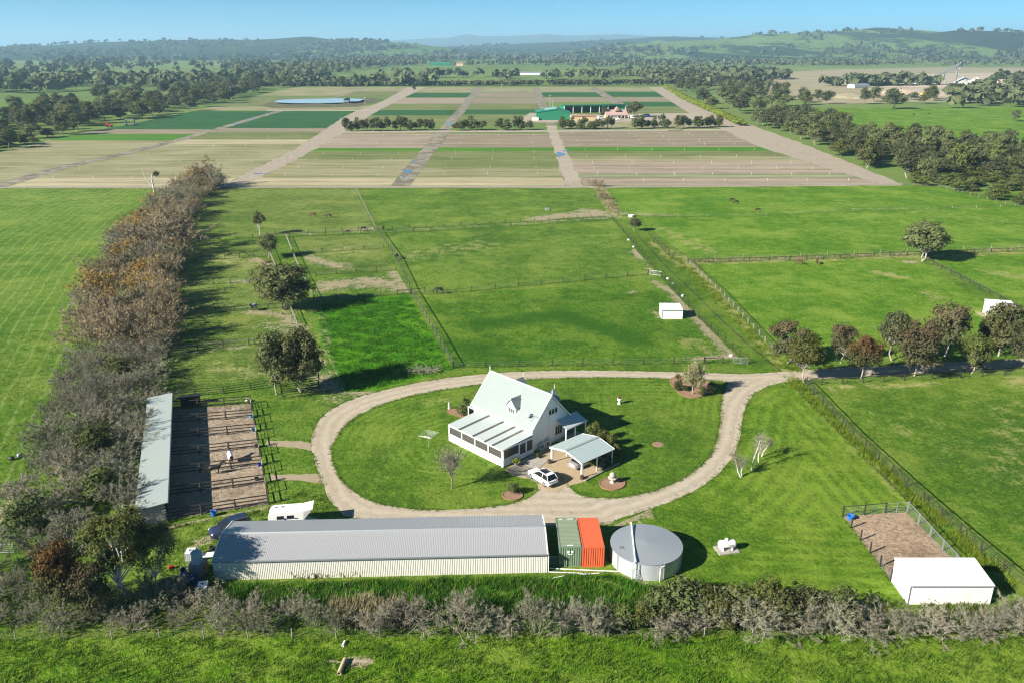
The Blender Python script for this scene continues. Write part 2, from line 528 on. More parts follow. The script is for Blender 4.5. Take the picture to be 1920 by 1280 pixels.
sheet('bare_patch', GL((600, 1240), (618, 1237), (640, 1238.5), (662, 1236.5), (693, 1238), (690, 1241), (655, 1240.5), (640, 1243), (625, 1241.5)), 0.05, plain('bare_earth', (.33, .28, .20), .95, .3, 2), 0.5, jitter=.08, bstep=.4)
pd = []
def paddock(poly, mat, res=3.0, masks=(), z=0.03, **k):
    pd.append(sheet('paddock', GL(*poly), z + 0.005 * (len(pd) % 5), mat, res, masks, **k))
M_pad2 = grass('olive_pasture', (0.058, 0.094, 0.016), (0.105, 0.142, 0.028), (0.165, 0.195, 0.055), dryamt=0.4)
M_pad3 = grass('rich_pasture', (0.036, 0.086, 0.009), (0.070, 0.135, 0.014), (0.130, 0.192, 0.030), big=0.06, bump=0.7)
paddock([(345, 355), (668, 355), (703, 431), (332, 450)], M_pad2, masks=[('dirt', GL((690, 430), (640, 436)), 6, 0.8)])
paddock([(669, 355), (1112, 355), (1142, 407), (706, 431)], M_pad, 2.5, masks=[('dirt', GL((1010, 411), (1060, 404), (1140, 402)), 9, 1.0), ('dirt', GL((1105, 396), (1135, 402)), 10, 0.9), ('lush', GL((900, 380)), 30, 0.4)])
paddock([(716, 445), (1148, 416), (1230, 514), (776, 549)], M_pad, 2.0, masks=[('dirt', GL((1192, 470), (1205, 485)), 3.2, 1.2), ('dry', GL((760, 480), (900, 460)), 16, 0.5), ('lush', GL((1000, 470), (950, 500)), 14, 0.55), ('dirt', GL((1205, 490), (1225, 512)), 2, 0.8)])
paddock([(790, 558), (1240, 524), (1385, 672), (852, 690)], M_pad3, 1.2, masks=[
    ('dirt', GL((1230, 530), (1260, 548), (1290, 580), (1330, 625), (1378, 670)), 2.9, 0.95), ('dirt', GL((1180, 550), (1190, 547)), 2.2, 0.8), ('dirt', GL((1300, 675), (1375, 668)), 3.2, 1.0),
    ('lush', GL((900, 610), (1050, 590), (1200, 640)), 9, 0.8), ('lush', GL((830, 640), (980, 670)), 7, 0.6), ('dry', GL((1290, 640), (1330, 660)), 6, 0.6), ('dirt', GL((1230, 585), (1240, 598)), 1.5, 1.0)])
paddock([(340, 458), (498, 447), (545, 590), (560, 700), (300, 738), (325, 560)], M_pad2, 1.8, masks=[
    ('dirt', GL((470, 585), (540, 590), (548, 608)), 4.0, 0.85), ('dirt', GL((500, 610), (545, 625)), 5, 0.6), ('dirt', GL((335, 662), (460, 652)), 2.5, 0.7), ('dry', GL((400, 480), (480, 500)), 12, 0.6),
    ('dirt', GL((440, 530), (500, 525)), 4, 0.8), ('dirt', GL((475, 487), (505, 497)), 3, 0.9), ('dry', GL((400, 690), (470, 700)), 6, 0.6), ('dirt', GL((330, 745), (560, 715)), 1.6, 0.7)])
paddock([(545, 446), (706, 439), (742, 505), (592, 515)], M_pad2, 1.8, masks=[('dry', GL((640, 470)), 16, 0.6), ('dirt', GL((560, 480), (640, 500)), 6, 0.8)])
paddock([(594, 518), (744, 508), (768, 549), (592, 563)], M_pad, 1.5, masks=[('dirt', GL((600, 538), (690, 528), (750, 536)), 11, 0.78), ('dirt', GL((735, 505), (765, 548)), 4, 0.8), ('lush', GL((735, 528), (738, 540)), 3, 1.0)])
paddock([(592, 568), (768, 553), (848, 694), (705, 732), (648, 735), (600, 640)], M_lush, 1.2, masks=[('dirt', GL((600, 570), (612, 650), (640, 735)), 2.0, 0.66), ('lush', GL((650, 640), (790, 640)), 9, 0.5)])
paddock([(1140, 354), (1690, 348), (1765, 352), (1960, 398), (2100, 425), (1240, 405), (1165, 404)], M_pad_bright, 4.0, masks=[('dirt', GL((1165, 400), (1260, 406)), 5, 0.8), ('dry', GL((1600, 385), (1900, 420)), 25, 0.35)])
paddock([(1205, 410), (1400, 407), (2100, 427), (2100, 466), (1700, 478), (1285, 488), (1225, 445)], M_pad_bright, 3.0, masks=[('dirt', GL((1232, 455), (1262, 472)), 4, 1.1), ('dry', GL((1240, 430), (1330, 470)), 9, 0.6)])
paddock([(1305, 497), (1700, 486), (1730, 494), (1880, 590), (1855, 650), (1470, 690), (1400, 600)], M_pad_bright, 2.0, masks=[('dry', GL((1640, 510), (1690, 520)), 5, 0.75), ('dry', GL((1740, 550), (1760, 560)), 4, 0.75), ('dirt', GL((1700, 492), (1740, 490)), 4, 0.9), ('dirt', GL((1838, 588), (1850, 596)), 2.5, 1.0)])
paddock([(1745, 484), (2100, 470), (2100, 640), (1930, 592)], M_pad_bright, 3.0, masks=[('dry', GL((1850, 510), (1920, 520)), 6, 0.7)])
paddock([(1548, 722), (2200, 690), (2200, 1220), (1935, 1110), (1800, 985)], M_pad, 1.5, masks=[('dry', GL((1550, 728), (1640, 722), (1760, 719)), 1.6, 1.2), ('dry', GL((1700, 800), (1850, 850)), 12, 0.3), ('dry', GL((1880, 760), (1900, 900)), 10, 0.38), ('dry', GL((1910, 715), (1990, 710)), 6, 0.8)])
paddock([(1446, 724), (1492, 718), (1560, 785), (1690, 915), (1800, 1020), (1905, 1125), (1650, 1125), (1235, 1095), (1130, 1060), (1150, 985), (1225, 952), (1300, 925), (1350, 890), (1387, 842), (1392, 792), (1405, 750)], M_mown, 1.0, edge=True, bstep=1.0,
        masks=[('dirt', GL((1130, 985), (1215, 960)), 2.2, 1.0), ('dry', GL((1560, 800), (1700, 940)), 2.5, 0.5), ('lush', GL((1495, 730), (1560, 800), (1640, 880)), 0.9, 0.8)])
# lane beside the drain
sheet('lane', GL((1150, 412), (1196, 411), (1306, 494), (1440, 655), (1490, 700), (1402, 684), (1243, 520)), 0.056, M_lawn, 1.5, masks=[('dry', GL((1225, 455), (1300, 500), (1440, 650), (1480, 700)), 3.2, 1.0), ('dry', GL((1255, 475), (1300, 505)), 6, 0.8)])
M_drain = grass('drain_mud', (0.03, 0.048, 0.014), (0.07, 0.075, 0.032), (0.13, 0.125, 0.06), green=False, bump=1.0)
dl = resample(smooth_open(GL((1195, 440), (1240, 492), (1300, 548), (1360, 608), (1420, 660), (1462, 694))), 2, False)
rng = np.random.default_rng(5)
nrm = np.array([0.82, 0.57])
sheet('drain', list(dl + nrm * rng.uniform(0.1, 0.36, (len(dl), 1))) + list((dl - nrm * rng.uniform(0.1, 0.36, (len(dl), 1)))[::-1]), 0.068, M_drain, 1.5)
dl2 = resample(smooth_open(GL((1480, 716), (1520, 758), (1575, 810), (1640, 875), (1700, 938), (1760, 1000), (1850, 1095))), 2, False)
sheet('drain', list(dl2 + nrm * rng.uniform(0.1, 0.32, (len(dl2), 1))) + list((dl2 - nrm * rng.uniform(0.1, 0.32, (len(dl2), 1)))[::-1]), 0.068, M_drain, 1.5)

# the wild strip behind the long shed
sheet('weedy_bank', GL((-100, 1110), (390, 1090), (1030, 1072), (1140, 1070), (1240, 1100), (1640, 1120), (2100, 1120), (2200, 1192), (-300, 1199)), 0.028, M_rough, 1.0, masks=[
    ('lush', GL((450, 1120), (700, 1105), (1000, 1095), (1200, 1105)), 2.4, 1.0), ('dirt', GL((640, 1112), (760, 1106)), 0.6, 0.9), ('dirt', GL((1180, 1080), (1240, 1098)), 0.9, 1.2), ('dirt', GL((530, 1075), (660, 1070)), 0.6, 0.8)])
sheet('side_yard', GL((255, 1000), (320, 985), (505, 948), (590, 905), (660, 970), (430, 975), (395, 1090), (300, 1095)), 0.03, M_pad, 1.0, masks=[('dirt', GL((370, 1020), (410, 1005)), 1.6, 1.1), ('dirt', GL((320, 985), (500, 950)), 0.9, 0.9), ('lush', GL((420, 975), (480, 965)), 1.2, 0.4)])

# gravel -----------------------------------------------------------------
def gravel(name, c, trk=True):
    a = NT(name)
    n0 = a.noise(0.12, 3, 0.6); n1 = a.noise(0.9, 4, 0.7); n2 = a.noise(9.0, 2, 0.7)
    f = a.math('ADD', a.math('MULTIPLY', n1, 0.55), a.math('MULTIPLY', n2, 0.45))
    col = a.mix(a.ss(f, 0.3, 0.68), tuple(x * 0.72 for x in c), tuple(min(1, x * 1.13) for x in c))
    col = a.mix(a.math('MULTIPLY', a.ss(n0, 0.45, 0.7), 0.35), col, (c[0] * 0.8, c[1] * 0.73, c[2] * 0.62))
    w = a.math('SINE', a.math('ADD', a.math('MULTIPLY', a.attr('edge'), 2 * math.pi / 1.75), a.math('MULTIPLY', n0, 2.0)))
    col = a.mix(a.math('MULTIPLY', a.ss(w, 0.0, 1.0), 0.35), col, tuple(min(1, x * 1.18) for x in c))
    col = a.mix(a.math('MULTIPLY', a.math('MULTIPLY', a.ss(w, -0.5, -1.0), a.ss(n1, .40, .60)), 0.45), col, tuple(x * .66 for x in c))
    gr = a.math('ADD', a.attr('dry'), a.math('MULTIPLY', a.math('SUBTRACT', n1, 0.5), 1.5))
    col = a.mix(a.math('MULTIPLY', a.ss(gr, 0.35, 0.8), 0.7), col, (0.16, 0.15, 0.06))
    a.bump(f, 0.5, 0.05)
    return a.fin(col, 0.95, 0.15)
M_drive = gravel('gravel', (0.405, 0.352, 0.27))
outer = GL((585, 850), (582, 818), (600, 782), (640, 755), (700, 735), (800, 713), (900, 701), (1000, 695), (1130, 694), (1258, 697), (1380, 701), (1440, 699), (1500, 694), (1560, 690), (1700, 683), (1920, 672), (2100, 664), (2100, 678), (1920, 688), (1700, 702), (1560, 710), (1500, 712), (1468, 716), (1430, 726), (1402, 748), (1390, 790), (1386, 840), (1348, 890), (1295, 925), (1225, 952), (1160, 972), (1135, 985), (1030, 985), (660, 978), (622, 945), (604, 905))
outer_s = smooth_closed(outer, 2)
drv = sheet('driveway', list(outer_s), 0.045, M_drive, 1.6, jitter=0.07, edge=True, bstep=0.8, masks=[('dry', GL((1000, 955), (1130, 965)), 1.6, 0.5), ('dry', GL((990, 925), (1060, 930)), 2.0, 0.5)])
for pts in ([(500, 826), (560, 826), (612, 836), (612, 850), (560, 840), (500, 834)], [(505, 890), (560, 888), (606, 888), (606, 905), (560, 900), (505, 900)]):
    sheet('spur_path', GL(*pts), 0.04, gravel('spur_gravel', (0.30, 0.25, 0.17)), 0.8, jitter=0.12, masks=[('dry', GL((520, 830), (560, 892)), 4, 0.3)])
isl = GL((620, 862), (622, 832), (645, 797), (690, 767), (760, 743), (850, 727), (950, 714), (1050, 708), (1180, 708), (1290, 710), (1368, 714), (1360, 728), (1352, 750), (1350, 805), (1338, 848), (1308, 880), (1250, 915), (1160, 936), (1090, 932), (1064, 912), (1050, 890), (1010, 900), (1008, 922), (985, 938), (930, 950), (840, 957), (760, 954), (690, 940), (640, 905))
lawn = sheet('lawn', list(smooth_closed(isl, 2)), 0.06, M_lawn, 0.9, jitter=0.05, edge=True, bstep=0.7, masks=[('lush', GL((700, 850), (780, 900)), 6, 0.3), ('dry', GL((740, 770), (830, 750)), 3, 0.4)])
court = GL((944, 880), (996, 853), (1036, 836), (1100, 822), (1148, 846), (1136, 876), (1096, 904), (1062, 912), (1040, 925), (1010, 915), (1004, 900), (962, 892))
sheet('courtyard', list(smooth_closed(court, 1)), 0.075, gravel('court_gravel', (0.36, 0.285, 0.185)), 0.7, jitter=0.05, masks=[('dry', GL((1010, 855), (1040, 845)), 2.0, 0.5)])

# concrete path by the sun room: slabs cast one by one
M_conc = plain('concrete', (0.34, 0.32, 0.28), 0.9, 0.25, 1.2, 0.2, 0, 0.3, (0.20, 0.19, 0.15))
c0, c1, c2_, c3 = G(975, 868), G(998, 853), G(1031, 862), G(1008, 880)
pth = thing('concrete_path', 'worn grey concrete slabs leading to the glass door of the sun room', 'path', (*c0, 0.075))
pth['kind'] = 'structure'
for i in range(3):
    for j in range(2):
        f = lambda u, v: (c0 * (1 - u) * (1 - v) + c3 * u * (1 - v) + c1 * (1 - u) * v + c2_ * u * v) - c0
        q = [f(i / 3 + .006, j / 2 + .008), f((i + 1) / 3 - .006, j / 2 + .008), f((i + 1) / 3 - .006, (j + 1) / 2 - .008), f(i / 3 + .006, (j + 1) / 2 - .008)]
        m_ = MB(); m_.prism(q[::-1], 0, 0.05 + 0.006 * ((i + j) % 2)); m_.part('slab', M_conc, pth, fix=True)
sheet('paved_apron', GL((946, 880), (975, 868), (1008, 880), (1020, 893), (1006, 905), (985, 893), (962, 892)), 0.085, plain('old_paving', (0.22, 0.205, 0.17), 0.9, 0.45, 0.9, 0.2, 0, 0.5, (0.11, 0.12, 0.06)), 0.7, jitter=0.05)

M_sand = grass('yard_sand', (0.20, 0.152, 0.108), (0.30, 0.235, 0.17), (0.42, 0.34, 0.25), dry=(0.42, 0.32, 0.23), green=False, bump=1.0, dryamt=0.2)
M_tan = grass('kennel_sand', (0.25, 0.175, 0.115), (0.34, 0.245, 0.165), (0.44, 0.33, 0.23), dry=(0.42, 0.34, 0.22), green=False, bump=1.0, dryamt=0.3)

# market-garden strips -----------------------------------------------------
def mud(name):
    a = NT(name); n1 = a.noise(.09, 5, .75); n2 = a.noise(.25, 4, .7); n3 = a.noise(1.2, 3, .7)
    c = a.mix(a.ss(n1, .42, .58), (.13, .115, .085), (.31, .27, .205))
    c = a.mix(a.math('MULTIPLY', a.ss(n2, .52, .62), .8), c, (.10, .12, .045))
    c = a.mix(a.math('MULTIPLY', n3, .4), c, (.22, .19, .14))
    a.bump(n3, .6, .2); return a.fin(c, .8, .3)
S = {
    'cream': soil('stubble', (0.33, 0.29, 0.18), (0.42, 0.37, 0.25), 1.6, (0.16, 0.18, 0.06), 0.35, rowamt=0.2),
    'khaki': soil('thin_crop', (0.155, 0.165, 0.062), (0.235, 0.225, 0.115), 1.6, (0.34, 0.31, 0.21), 0.55, scale=0.22, rowamt=0.3),
    'mid': soil('young_crop', (0.095, 0.135, 0.035), (0.15, 0.175, 0.06), 1.6, (0.24, 0.23, 0.12), 0.3, rowamt=0.25),
    'dark': soil('leek_crop', (0.018, 0.075, 0.022), (0.032, 0.105, 0.032), 1.6, rowamt=0.2),
    'bright': soil('bright_crop', (0.05, 0.15, 0.012), (0.075, 0.19, 0.018), 1.6, rowamt=0.2),
    'brown': soil('tilled_soil', (0.195, 0.16, 0.11), (0.28, 0.24, 0.175), 1.6, (0.14, 0.14, 0.06), 0.3, rowamt=0.25),
    'pink': soil('fine_soil', (0.235, 0.19, 0.138), (0.315, 0.265, 0.20), 1.6, rowamt=0.2),
    'sage': soil('sage_crop', (0.17, 0.20, 0.10), (0.24, 0.26, 0.15), 1.6, rowamt=0.25),
    'track': gravel('farm_track', (0.335, 0.29, 0.228)),
    'wet': mud('wheel_mud'),
}
def xline(pts):
    ys = [p[1] for p in pts]; xs = [p[0] for p in pts]
    o = np.argsort(ys)
    return lambda y: float(np.interp(y, np.array(ys)[o], np.array(xs)[o]))
LA = xline([(-560, 352), (0, 287), (130, 254), (230, 236), (330, 216), (430, 194), (500, 176), (560, 163)])
LB0 = xline([(-30, 352), (90, 318), (240, 284), (330, 262), (515, 209), (640, 180), (690, 163)])
LB1 = xline([(10, 352), (120, 318), (265, 284), (350, 262), (530, 209), (648, 180), (696, 163)])
LC0 = xline([(410, 352), (470, 322), (560, 276), (610, 243), (655, 213), (720, 190), (765, 163)])
LC1 = xline([(452, 352), (520, 318), (600, 276), (655, 243), (700, 213), (755, 185), (800, 163)])
LD0 = xline([(733, 349), (765, 310), (800, 270), (825, 240), (858, 205), (893, 163)])
LD1 = xline([(768, 349), (800, 305), (828, 270), (848, 240), (875, 205), (907, 163)])
LE0 = xline([(1060, 349), (1045, 300), (1032, 262), (1024, 235), (1008, 195), (997, 163)])
LE1 = xline([(1094, 349), (1070, 300), (1052, 262), (1042, 235), (1024, 195), (1010, 163)])
LF = xline([(1650, 347), (1629, 340), (1500, 300), (1410, 272), (1360, 246), (1300, 218), (1215, 163)])
LG0 = xline([(1180, 215), (1150, 196), (1102, 163)])
LG1 = xline([(1195, 215), (1172, 196), (1116, 163)])
LR = xline([(1695, 347), (1500, 268), (1388, 228), (1330, 204), (1248, 163)])

def strip(l, r, y0, y1, mat, res=14):
    ys = np.linspace(y0, y1, 6)
    poly = [G(l(y), y) for y in ys] + [G(r(y), y) for y in ys[::-1]]
    return sheet('crop_strip', poly, 0.06, S[mat], res, bstep=res)
for l, r, rows in (
    (LA, LB0, [(351, 322, 'khaki'), (322, 264, 'khaki'), (264, 252, 'bright'), (252, 243, 'brown'), (243, 209, 'dark'), (207, 200, 'khaki'), (200, 182, 'mid'), (180, 164, 'khaki')]),
    (LB1, LC0, [(351, 334, 'cream'), (334, 300, 'khaki'), (300, 271, 'khaki'), (271, 262, 'cream'), (261, 248, 'mid'), (248, 241, 'brown'), (241, 209, 'dark'), (207, 199, 'khaki'), (182, 172, 'mid'), (172, 164, 'khaki')]),
    (LC1, LD0, [(349, 333, 'cream'), (332, 299, 'khaki'), (299, 284, 'mid'), (284, 279, 'bright'), (278, 251, 'pink'), (234, 218, 'mid'), (217, 207, 'dark'), (206, 196, 'mid'), (195, 184, 'pink'), (183, 175, 'dark'), (174, 164, 'khaki')]),
    (LD1, LE0, [(349, 333, 'cream'), (332, 315, 'khaki'), (315, 284, 'mid'), (284, 278, 'bright'), (277, 251, 'brown'), (234, 216, 'mid'), (215, 206, 'dark'), (205, 196, 'mid'), (195, 184, 'brown'), (183, 174, 'brown'), (173, 164, 'khaki')]),
    (LE1, LF, [(348, 334, 'pink'), (334, 328, 'sage'), (327, 303, 'pink'), (303, 294, 'khaki'), (294, 284, 'mid'), (284, 277, 'bright'), (276, 247, 'brown')]),
    (LE1, LG0, [(192, 183, 'brown'), (182, 174, 'dark'), (173, 164, 'khaki')]),
    (LG1, LF, [(212, 201, 'mid'), (200, 192, 'dark'), (191, 183, 'brown'), (182, 173, 'dark'), (172, 164, 'khaki')]),
):
    for y0, y1, m in rows: strip(l, r, y0, y1, m)
def track(l, r, y0, y1, mat, z=0.07, name='farm_track', jit=0.45):
    ys = np.linspace(y0, y1, 14)
    poly = [G(l(y), y) for y in ys] + [G(r(y), y) for y in ys[::-1]]
    return sheet(name, poly, z, S[mat], 6, jitter=jit, bstep=3.5, edge=True, kind='structure')
track(LC0, LC1, 351, 164, 'track')
track(LF, LR, 347, 164, 'track')
track(LB0, LB1, 351, 164, 'wet')
track(LD0, LD1, 349, 236, 'wet'); track(LD0, LD1, 235, 164, 'wet')
track(LE0, LE1, 349, 236, 'track'); track(LE0, LE1, 235, 164, 'wet')
track(LG0, LG1, 213, 164, 'wet')
sheet('headland_track', GL((-560, 354.5), (1100, 353), (1690, 348.5), (1690, 346), (1100, 349.5), (-560, 352)), 0.075, S['track'], 8, jitter=0.3)
sheet('farm_track', GL((640, 250), (1370, 246), (1370, 242.5), (640, 247)), 0.08, S['track'], 10, jitter=0.5)
sheet('farmyard', GL((976, 230), (1115, 229.5), (1240, 229), (1330, 224), (1310, 212), (1190, 214), (1120, 216), (990, 212)), 0.08, S['track'], 10, jitter=1.5)
sheet('farmyard_grass', GL((1052, 242), (1370, 240), (1345, 226), (1240, 229.5), (1052, 230)), 0.09, S['khaki'], 10)
sheet('headland', GL((500, 208.5), (705, 208.5), (715, 206.5), (500, 206.5)), 0.08, S['track'], 10)
# puddles lying in the wheel tracks
M_water = NT('water'); M_water = M_water.fin((0.10, 0.16, 0.22), 0.08, 0.8)
for x, y, w, h in ((764, 322, 16, 7), (776, 305, 8, 3), (842, 232, 13, 4), (1051, 290, 17, 8), (1060, 283, 10, 3), (757, 332, 8, 3), (1170, 188, 9, 1.5), (440, 233, 16, 2), (470, 224, 14, 1.6), (500, 213, 9, 1.2), (485, 326, 26, 1.6), (640, 222, 8, 1.5)):
    t = np.linspace(0, 2 * math.pi, 14, endpoint=False)
    rr = 1 + 0.25 * np.sin(3 * t + x)
    sheet('puddle', [G(x + w * .5 * math.cos(q) * k, y + h * .5 * math.sin(q) * k) for q, k in zip(t, rr)], 0.1, M_water, 30)
# farm dam
M_bank = plain('dam_bank', (0.10, 0.10, 0.05), 0.9, 0.5, 0.05, 0.2, 0, 0.4, (0.28, 0.24, 0.17))
pb = GL((488, 199), (520, 187), (695, 184), (720, 188), (672, 201), (510, 203))
pi = GL((508, 195.5), (530, 190), (690, 187.5), (668, 196), (560, 198.5))
mb = MB(); n = len(pb)
ob, ib = np.array(pb), np.array(pi)
ob2 = resample(ob, 20); 
dam = sheet('dam_bank', list(ob), 0.12, M_bank, 9, relief=1.6)
M_dam = NT('dam_water').fin((0.34, 0.48, 0.54), 0.25, 0.5)
sheet('dam_water', list(smooth_closed(pi, 1)), 1.9, M_dam, 40)

# pastures further off, each with its own tone
for poly, mat in (
    ([(-400, 262), (40, 240), (110, 218), (80, 200), (-300, 190)], M_pad_bright), ([(500, 158), (1230, 157), (1190, 125), (640, 122)], M_far),
    ([(1450, 204), (2100, 200), (2100, 246), (1930, 262), (1640, 250), (1560, 236)], M_pad_bright), ([(1800, 270), (2100, 262), (2100, 300), (1930, 300)], M_pad_bright)):
    sheet('pasture', GL(*poly), 0.05, mat, 60)
M_q = soil('quarry_sand', (0.42, 0.35, 0.26), (0.58, 0.50, 0.40), 9.0, (0.20, 0.18, 0.09), 0.6, scale=0.02)
M_q2 = soil('quarry_scrub', (0.29, 0.25, 0.155), (0.40, 0.345, 0.24), 12.0, (0.15, 0.15, 0.065), 0.5, scale=0.02)
sheet('quarry_ground', GL((1340, 160), (1390, 140), (1560, 131), (1760, 127), (2200, 128), (2200, 192), (1700, 192), (1560, 196), (1430, 180)), 0.15, M_q2, 40)
sheet('quarry_floor', GL((1600, 150), (1700, 140), (1900, 136), (2200, 136), (2200, 186), (1790, 186), (1640, 180), (1620, 168)), 0.3, M_q, 40, jitter=8)
# ---------------------------------------------------------------- hills and haze
def hill_mat(name, wood, field, amt, scale, field2=None):
    a = NT(name)
    p = a.scaled(a.pos(), (1, 0.45, 1.6))
    n1 = a.noise(scale, 5, 0.62, p, 0.6); n2 = a.noise(scale * 14, 4, 0.7, p)
    n3 = a.noise(scale * 0.5, 2, 0.5, p)
    f = a.math('ADD', n1, a.math('MULTIPLY', a.math('SUBTRACT', n2, 0.5), 0.22))
    c = a.mix(n3, field, field2 or tuple(x * 0.75 for x in field))
    wc = a.mix(n2, tuple(x * 0.6 for x in wood), tuple(x * 1.4 for x in wood))
    c = a.mix(a.ss(f, amt - 0.015, amt + 0.015), wc, c)
    a.bump(n2, 1.0, 12.0)
    return a.fin(c, 1.0, 0.05)

HILLS = []
def ridge(name, crest, D, d0, d1, mat, step=60, seed=0, rough=0.10):
    """a range of hills: crest px profile seen at distance D, rising from d0 and falling to d1"""
    xs = np.array([c[0] for c in crest], float); ys = np.array([c[1] for c in crest], float)
    rng = np.random.default_rng(seed)
    wx = np.arange((xs[0] - 960) / FPX * D, (xs[-1] - 960) / FPX * D, step)
    v = np.concatenate([np.linspace(d0, D, 13), np.linspace(D, d1, 8)[1:]])
    px = wx / D * FPX + 960
    hz = CAM_H + (HOR - np.interp(px, xs, ys)) / FPX * D
    hz = hz + np.convolve(rng.normal(0, 1, len(hz)), np.ones(5) / 5, 'same') * rough * 14
    V = []
    ph = rng.uniform(0, 6, 6)
    for d in v:
        t = (d - d0) / (D - d0) if d <= D else 1 - 0.55 * (d - D) / (d1 - D)
        prof = t ** 1.25
        wob = sum(np.sin(wx / L + ph[k] + d / L2) for k, (L, L2) in enumerate(((310, 420), (170, 260), (640, 500)))) / 3
        z = hz * prof * (1 + 0.22 * wob * (1 - t) * (t > 0) * (d <= D))
        if d == d0: z = np.full_like(z, -3.0)
        V.append(np.stack([wx, np.full_like(wx, d), z], 1))
    n = len(wx); V = np.vstack(V)
    i, j = np.meshgrid(np.arange(len(v) - 1), np.arange(n - 1), indexing='ij')
    k = (i * n + j).ravel()
    mb = MB(); mb.add(V, np.stack([k, k + 1, k + n + 1, k + n], 1))
    o = mb.part(name, mat, smooth=True); o['kind'] = 'structure'
    HILLS.append((o, V, n, len(v)))
    return o
wood = (0.030, 0.048, 0.020); fld = (0.13, 0.20, 0.055)
ridge('hills', [(-500, 86), (-100, 88), (0, 88), (80, 88), (140, 86), (210, 81), (300, 79), (420, 76), (500, 77), (540, 75), (600, 71), (640, 76), (660, 79), (700, 82), (760, 84), (830, 88), (920, 96)], 5600, 3500, 9000, hill_mat('wooded_hill', wood, fld, 0.63, 0.0022), 40, 1)
ridge('hills', [(600, 90), (640, 80), (680, 78), (740, 80), (800, 84), (860, 92)], 5000, 3800, 7000, hill_mat('green_hill', wood, (0.10, 0.18, 0.035), 0.40, 0.0016), 40, 7)
ridge('mountains', [(560, 88), (640, 83), (700, 80), (760, 77), (850, 73), (870, 68), (885, 67), (905, 71), (960, 70), (1020, 67), (1060, 70), (1140, 68), (1220, 71), (1330, 72), (1420, 74)], 17000, 12000, 20000, hill_mat('far_range', (0.03, 0.045, 0.03), (0.04, 0.06, 0.04), 0.6, 0.0005), 120, 2, 0.6)
ridge('mountains', [(1700, 90), (1800, 74), (1850, 70), (1890, 66), (1920, 63), (1990, 60), (2200, 68), (2600, 80)], 15000, 12000, 19000, hill_mat('far_range_east', (0.03, 0.045, 0.03), (0.04, 0.06, 0.04), 0.6, 0.0005), 120, 3, 0.6)
ridge('hills', [(840, 92), (900, 86), (1000, 82), (1080, 79), (1180, 74), (1240, 71), (1300, 73), (1380, 77), (1480, 86)], 7200, 4700, 10000, hill_mat('low_ridge', wood, fld, 0.60, 0.0013), 50, 4)
ridge('hills', [(1060, 96), (1130, 87), (1200, 82), (1260, 78), (1330, 76), (1360, 72), (1380, 68), (1440, 66), (1500, 65), (1530, 62), (1560, 60), (1600, 56), (1630, 58), (1680, 61), (1710, 64), (1780, 68), (1860, 76), (1940, 90)], 4700, 3000, 7500, hill_mat('grazing_hill', wood, (0.15, 0.205, 0.065), 0.48, 0.0024, (0.10, 0.165, 0.04)), 35, 5)
ridge('hills', [(1620, 92), (1680, 74), (1710, 65), (1740, 61), (1770, 61), (1830, 64), (1870, 68), (1920, 72), (2000, 74), (2200, 70), (2500, 84)], 4200, 2900, 6500, hill_mat('forest_hill', (0.026, 0.036, 0.018), (0.03, 0.04, 0.02), 0.75, 0.002), 35, 6)

hz = MB(); hz.box((0, 10500, 160), (40000, 22000, 324))
hm = bpy.data.materials.new('haze'); hm.use_nodes = True
hm.node_tree.nodes.remove(hm.node_tree.nodes['Principled BSDF'])
pv = hm.node_tree.nodes.new('ShaderNodeVolumePrincipled')
pv.inputs['Color'].default_value = (0.46, 0.77, 1.0, 1)
pv.inputs['Density'].default_value = 0.000105
pv.inputs['Anisotropy'].default_value = 0.1
hm.node_tree.links.new(pv.outputs[0], hm.node_tree.nodes['Material Output'].inputs['Volume'])
haze = hz.part('haze', hm); haze['kind'] = 'stuff'
# ---------------------------------------------------------------- fences
M_tdark = plain('dark_timber', (0.035, 0.030, 0.027), 0.85, 0.35, 3)
M_tgrey = plain('weathered_timber', (0.30, 0.27, 0.22), 0.9, 0.3, 3)
M_tpale = plain('pale_rail', (0.36, 0.35, 0.33), 0.6, 0.2, 3)
M_wire = plain('fence_wire', (0.30, 0.31, 0.30), 0.45, 0.1, 3, 0.5, 0.7)
M_wdark = plain('dark_wire', (0.05, 0.05, 0.05), 0.5, 0.1, 3)
M_galv = plain('galvanised_steel', (0.46, 0.48, 0.49), 0.42, 0.12, 2, 0.5, 0.6)
M_steel = plain('grey_steel', (0.30, 0.32, 0.33), 0.5, 0.12, 2, 0.5, 0.5)
_cache = {}
FLINES = []
def post_mesh(mat, h, r, rnd=False):
    k = (mat.name, round(h, 2), r, rnd)
    if k not in _cache:
        m = MB()
        if rnd: m.tube((0, 0, -0.05), (0, 0, h), r, r * 0.9, 8)
        else: m.box((0, 0, h / 2 - 0.025), (r * 2, r * 2, h + 0.05)); 
        _cache[k] = m.mesh('post', mat)
    return _cache[k]
def bar_mesh(mat, w, t):
    k = ('bar', mat.name, w, t)
    if k not in _cache:
        m = MB(); m.box((0.5, 0, 0), (1, t, w)); _cache[k] = m.mesh('rail', mat)
    return _cache[k]
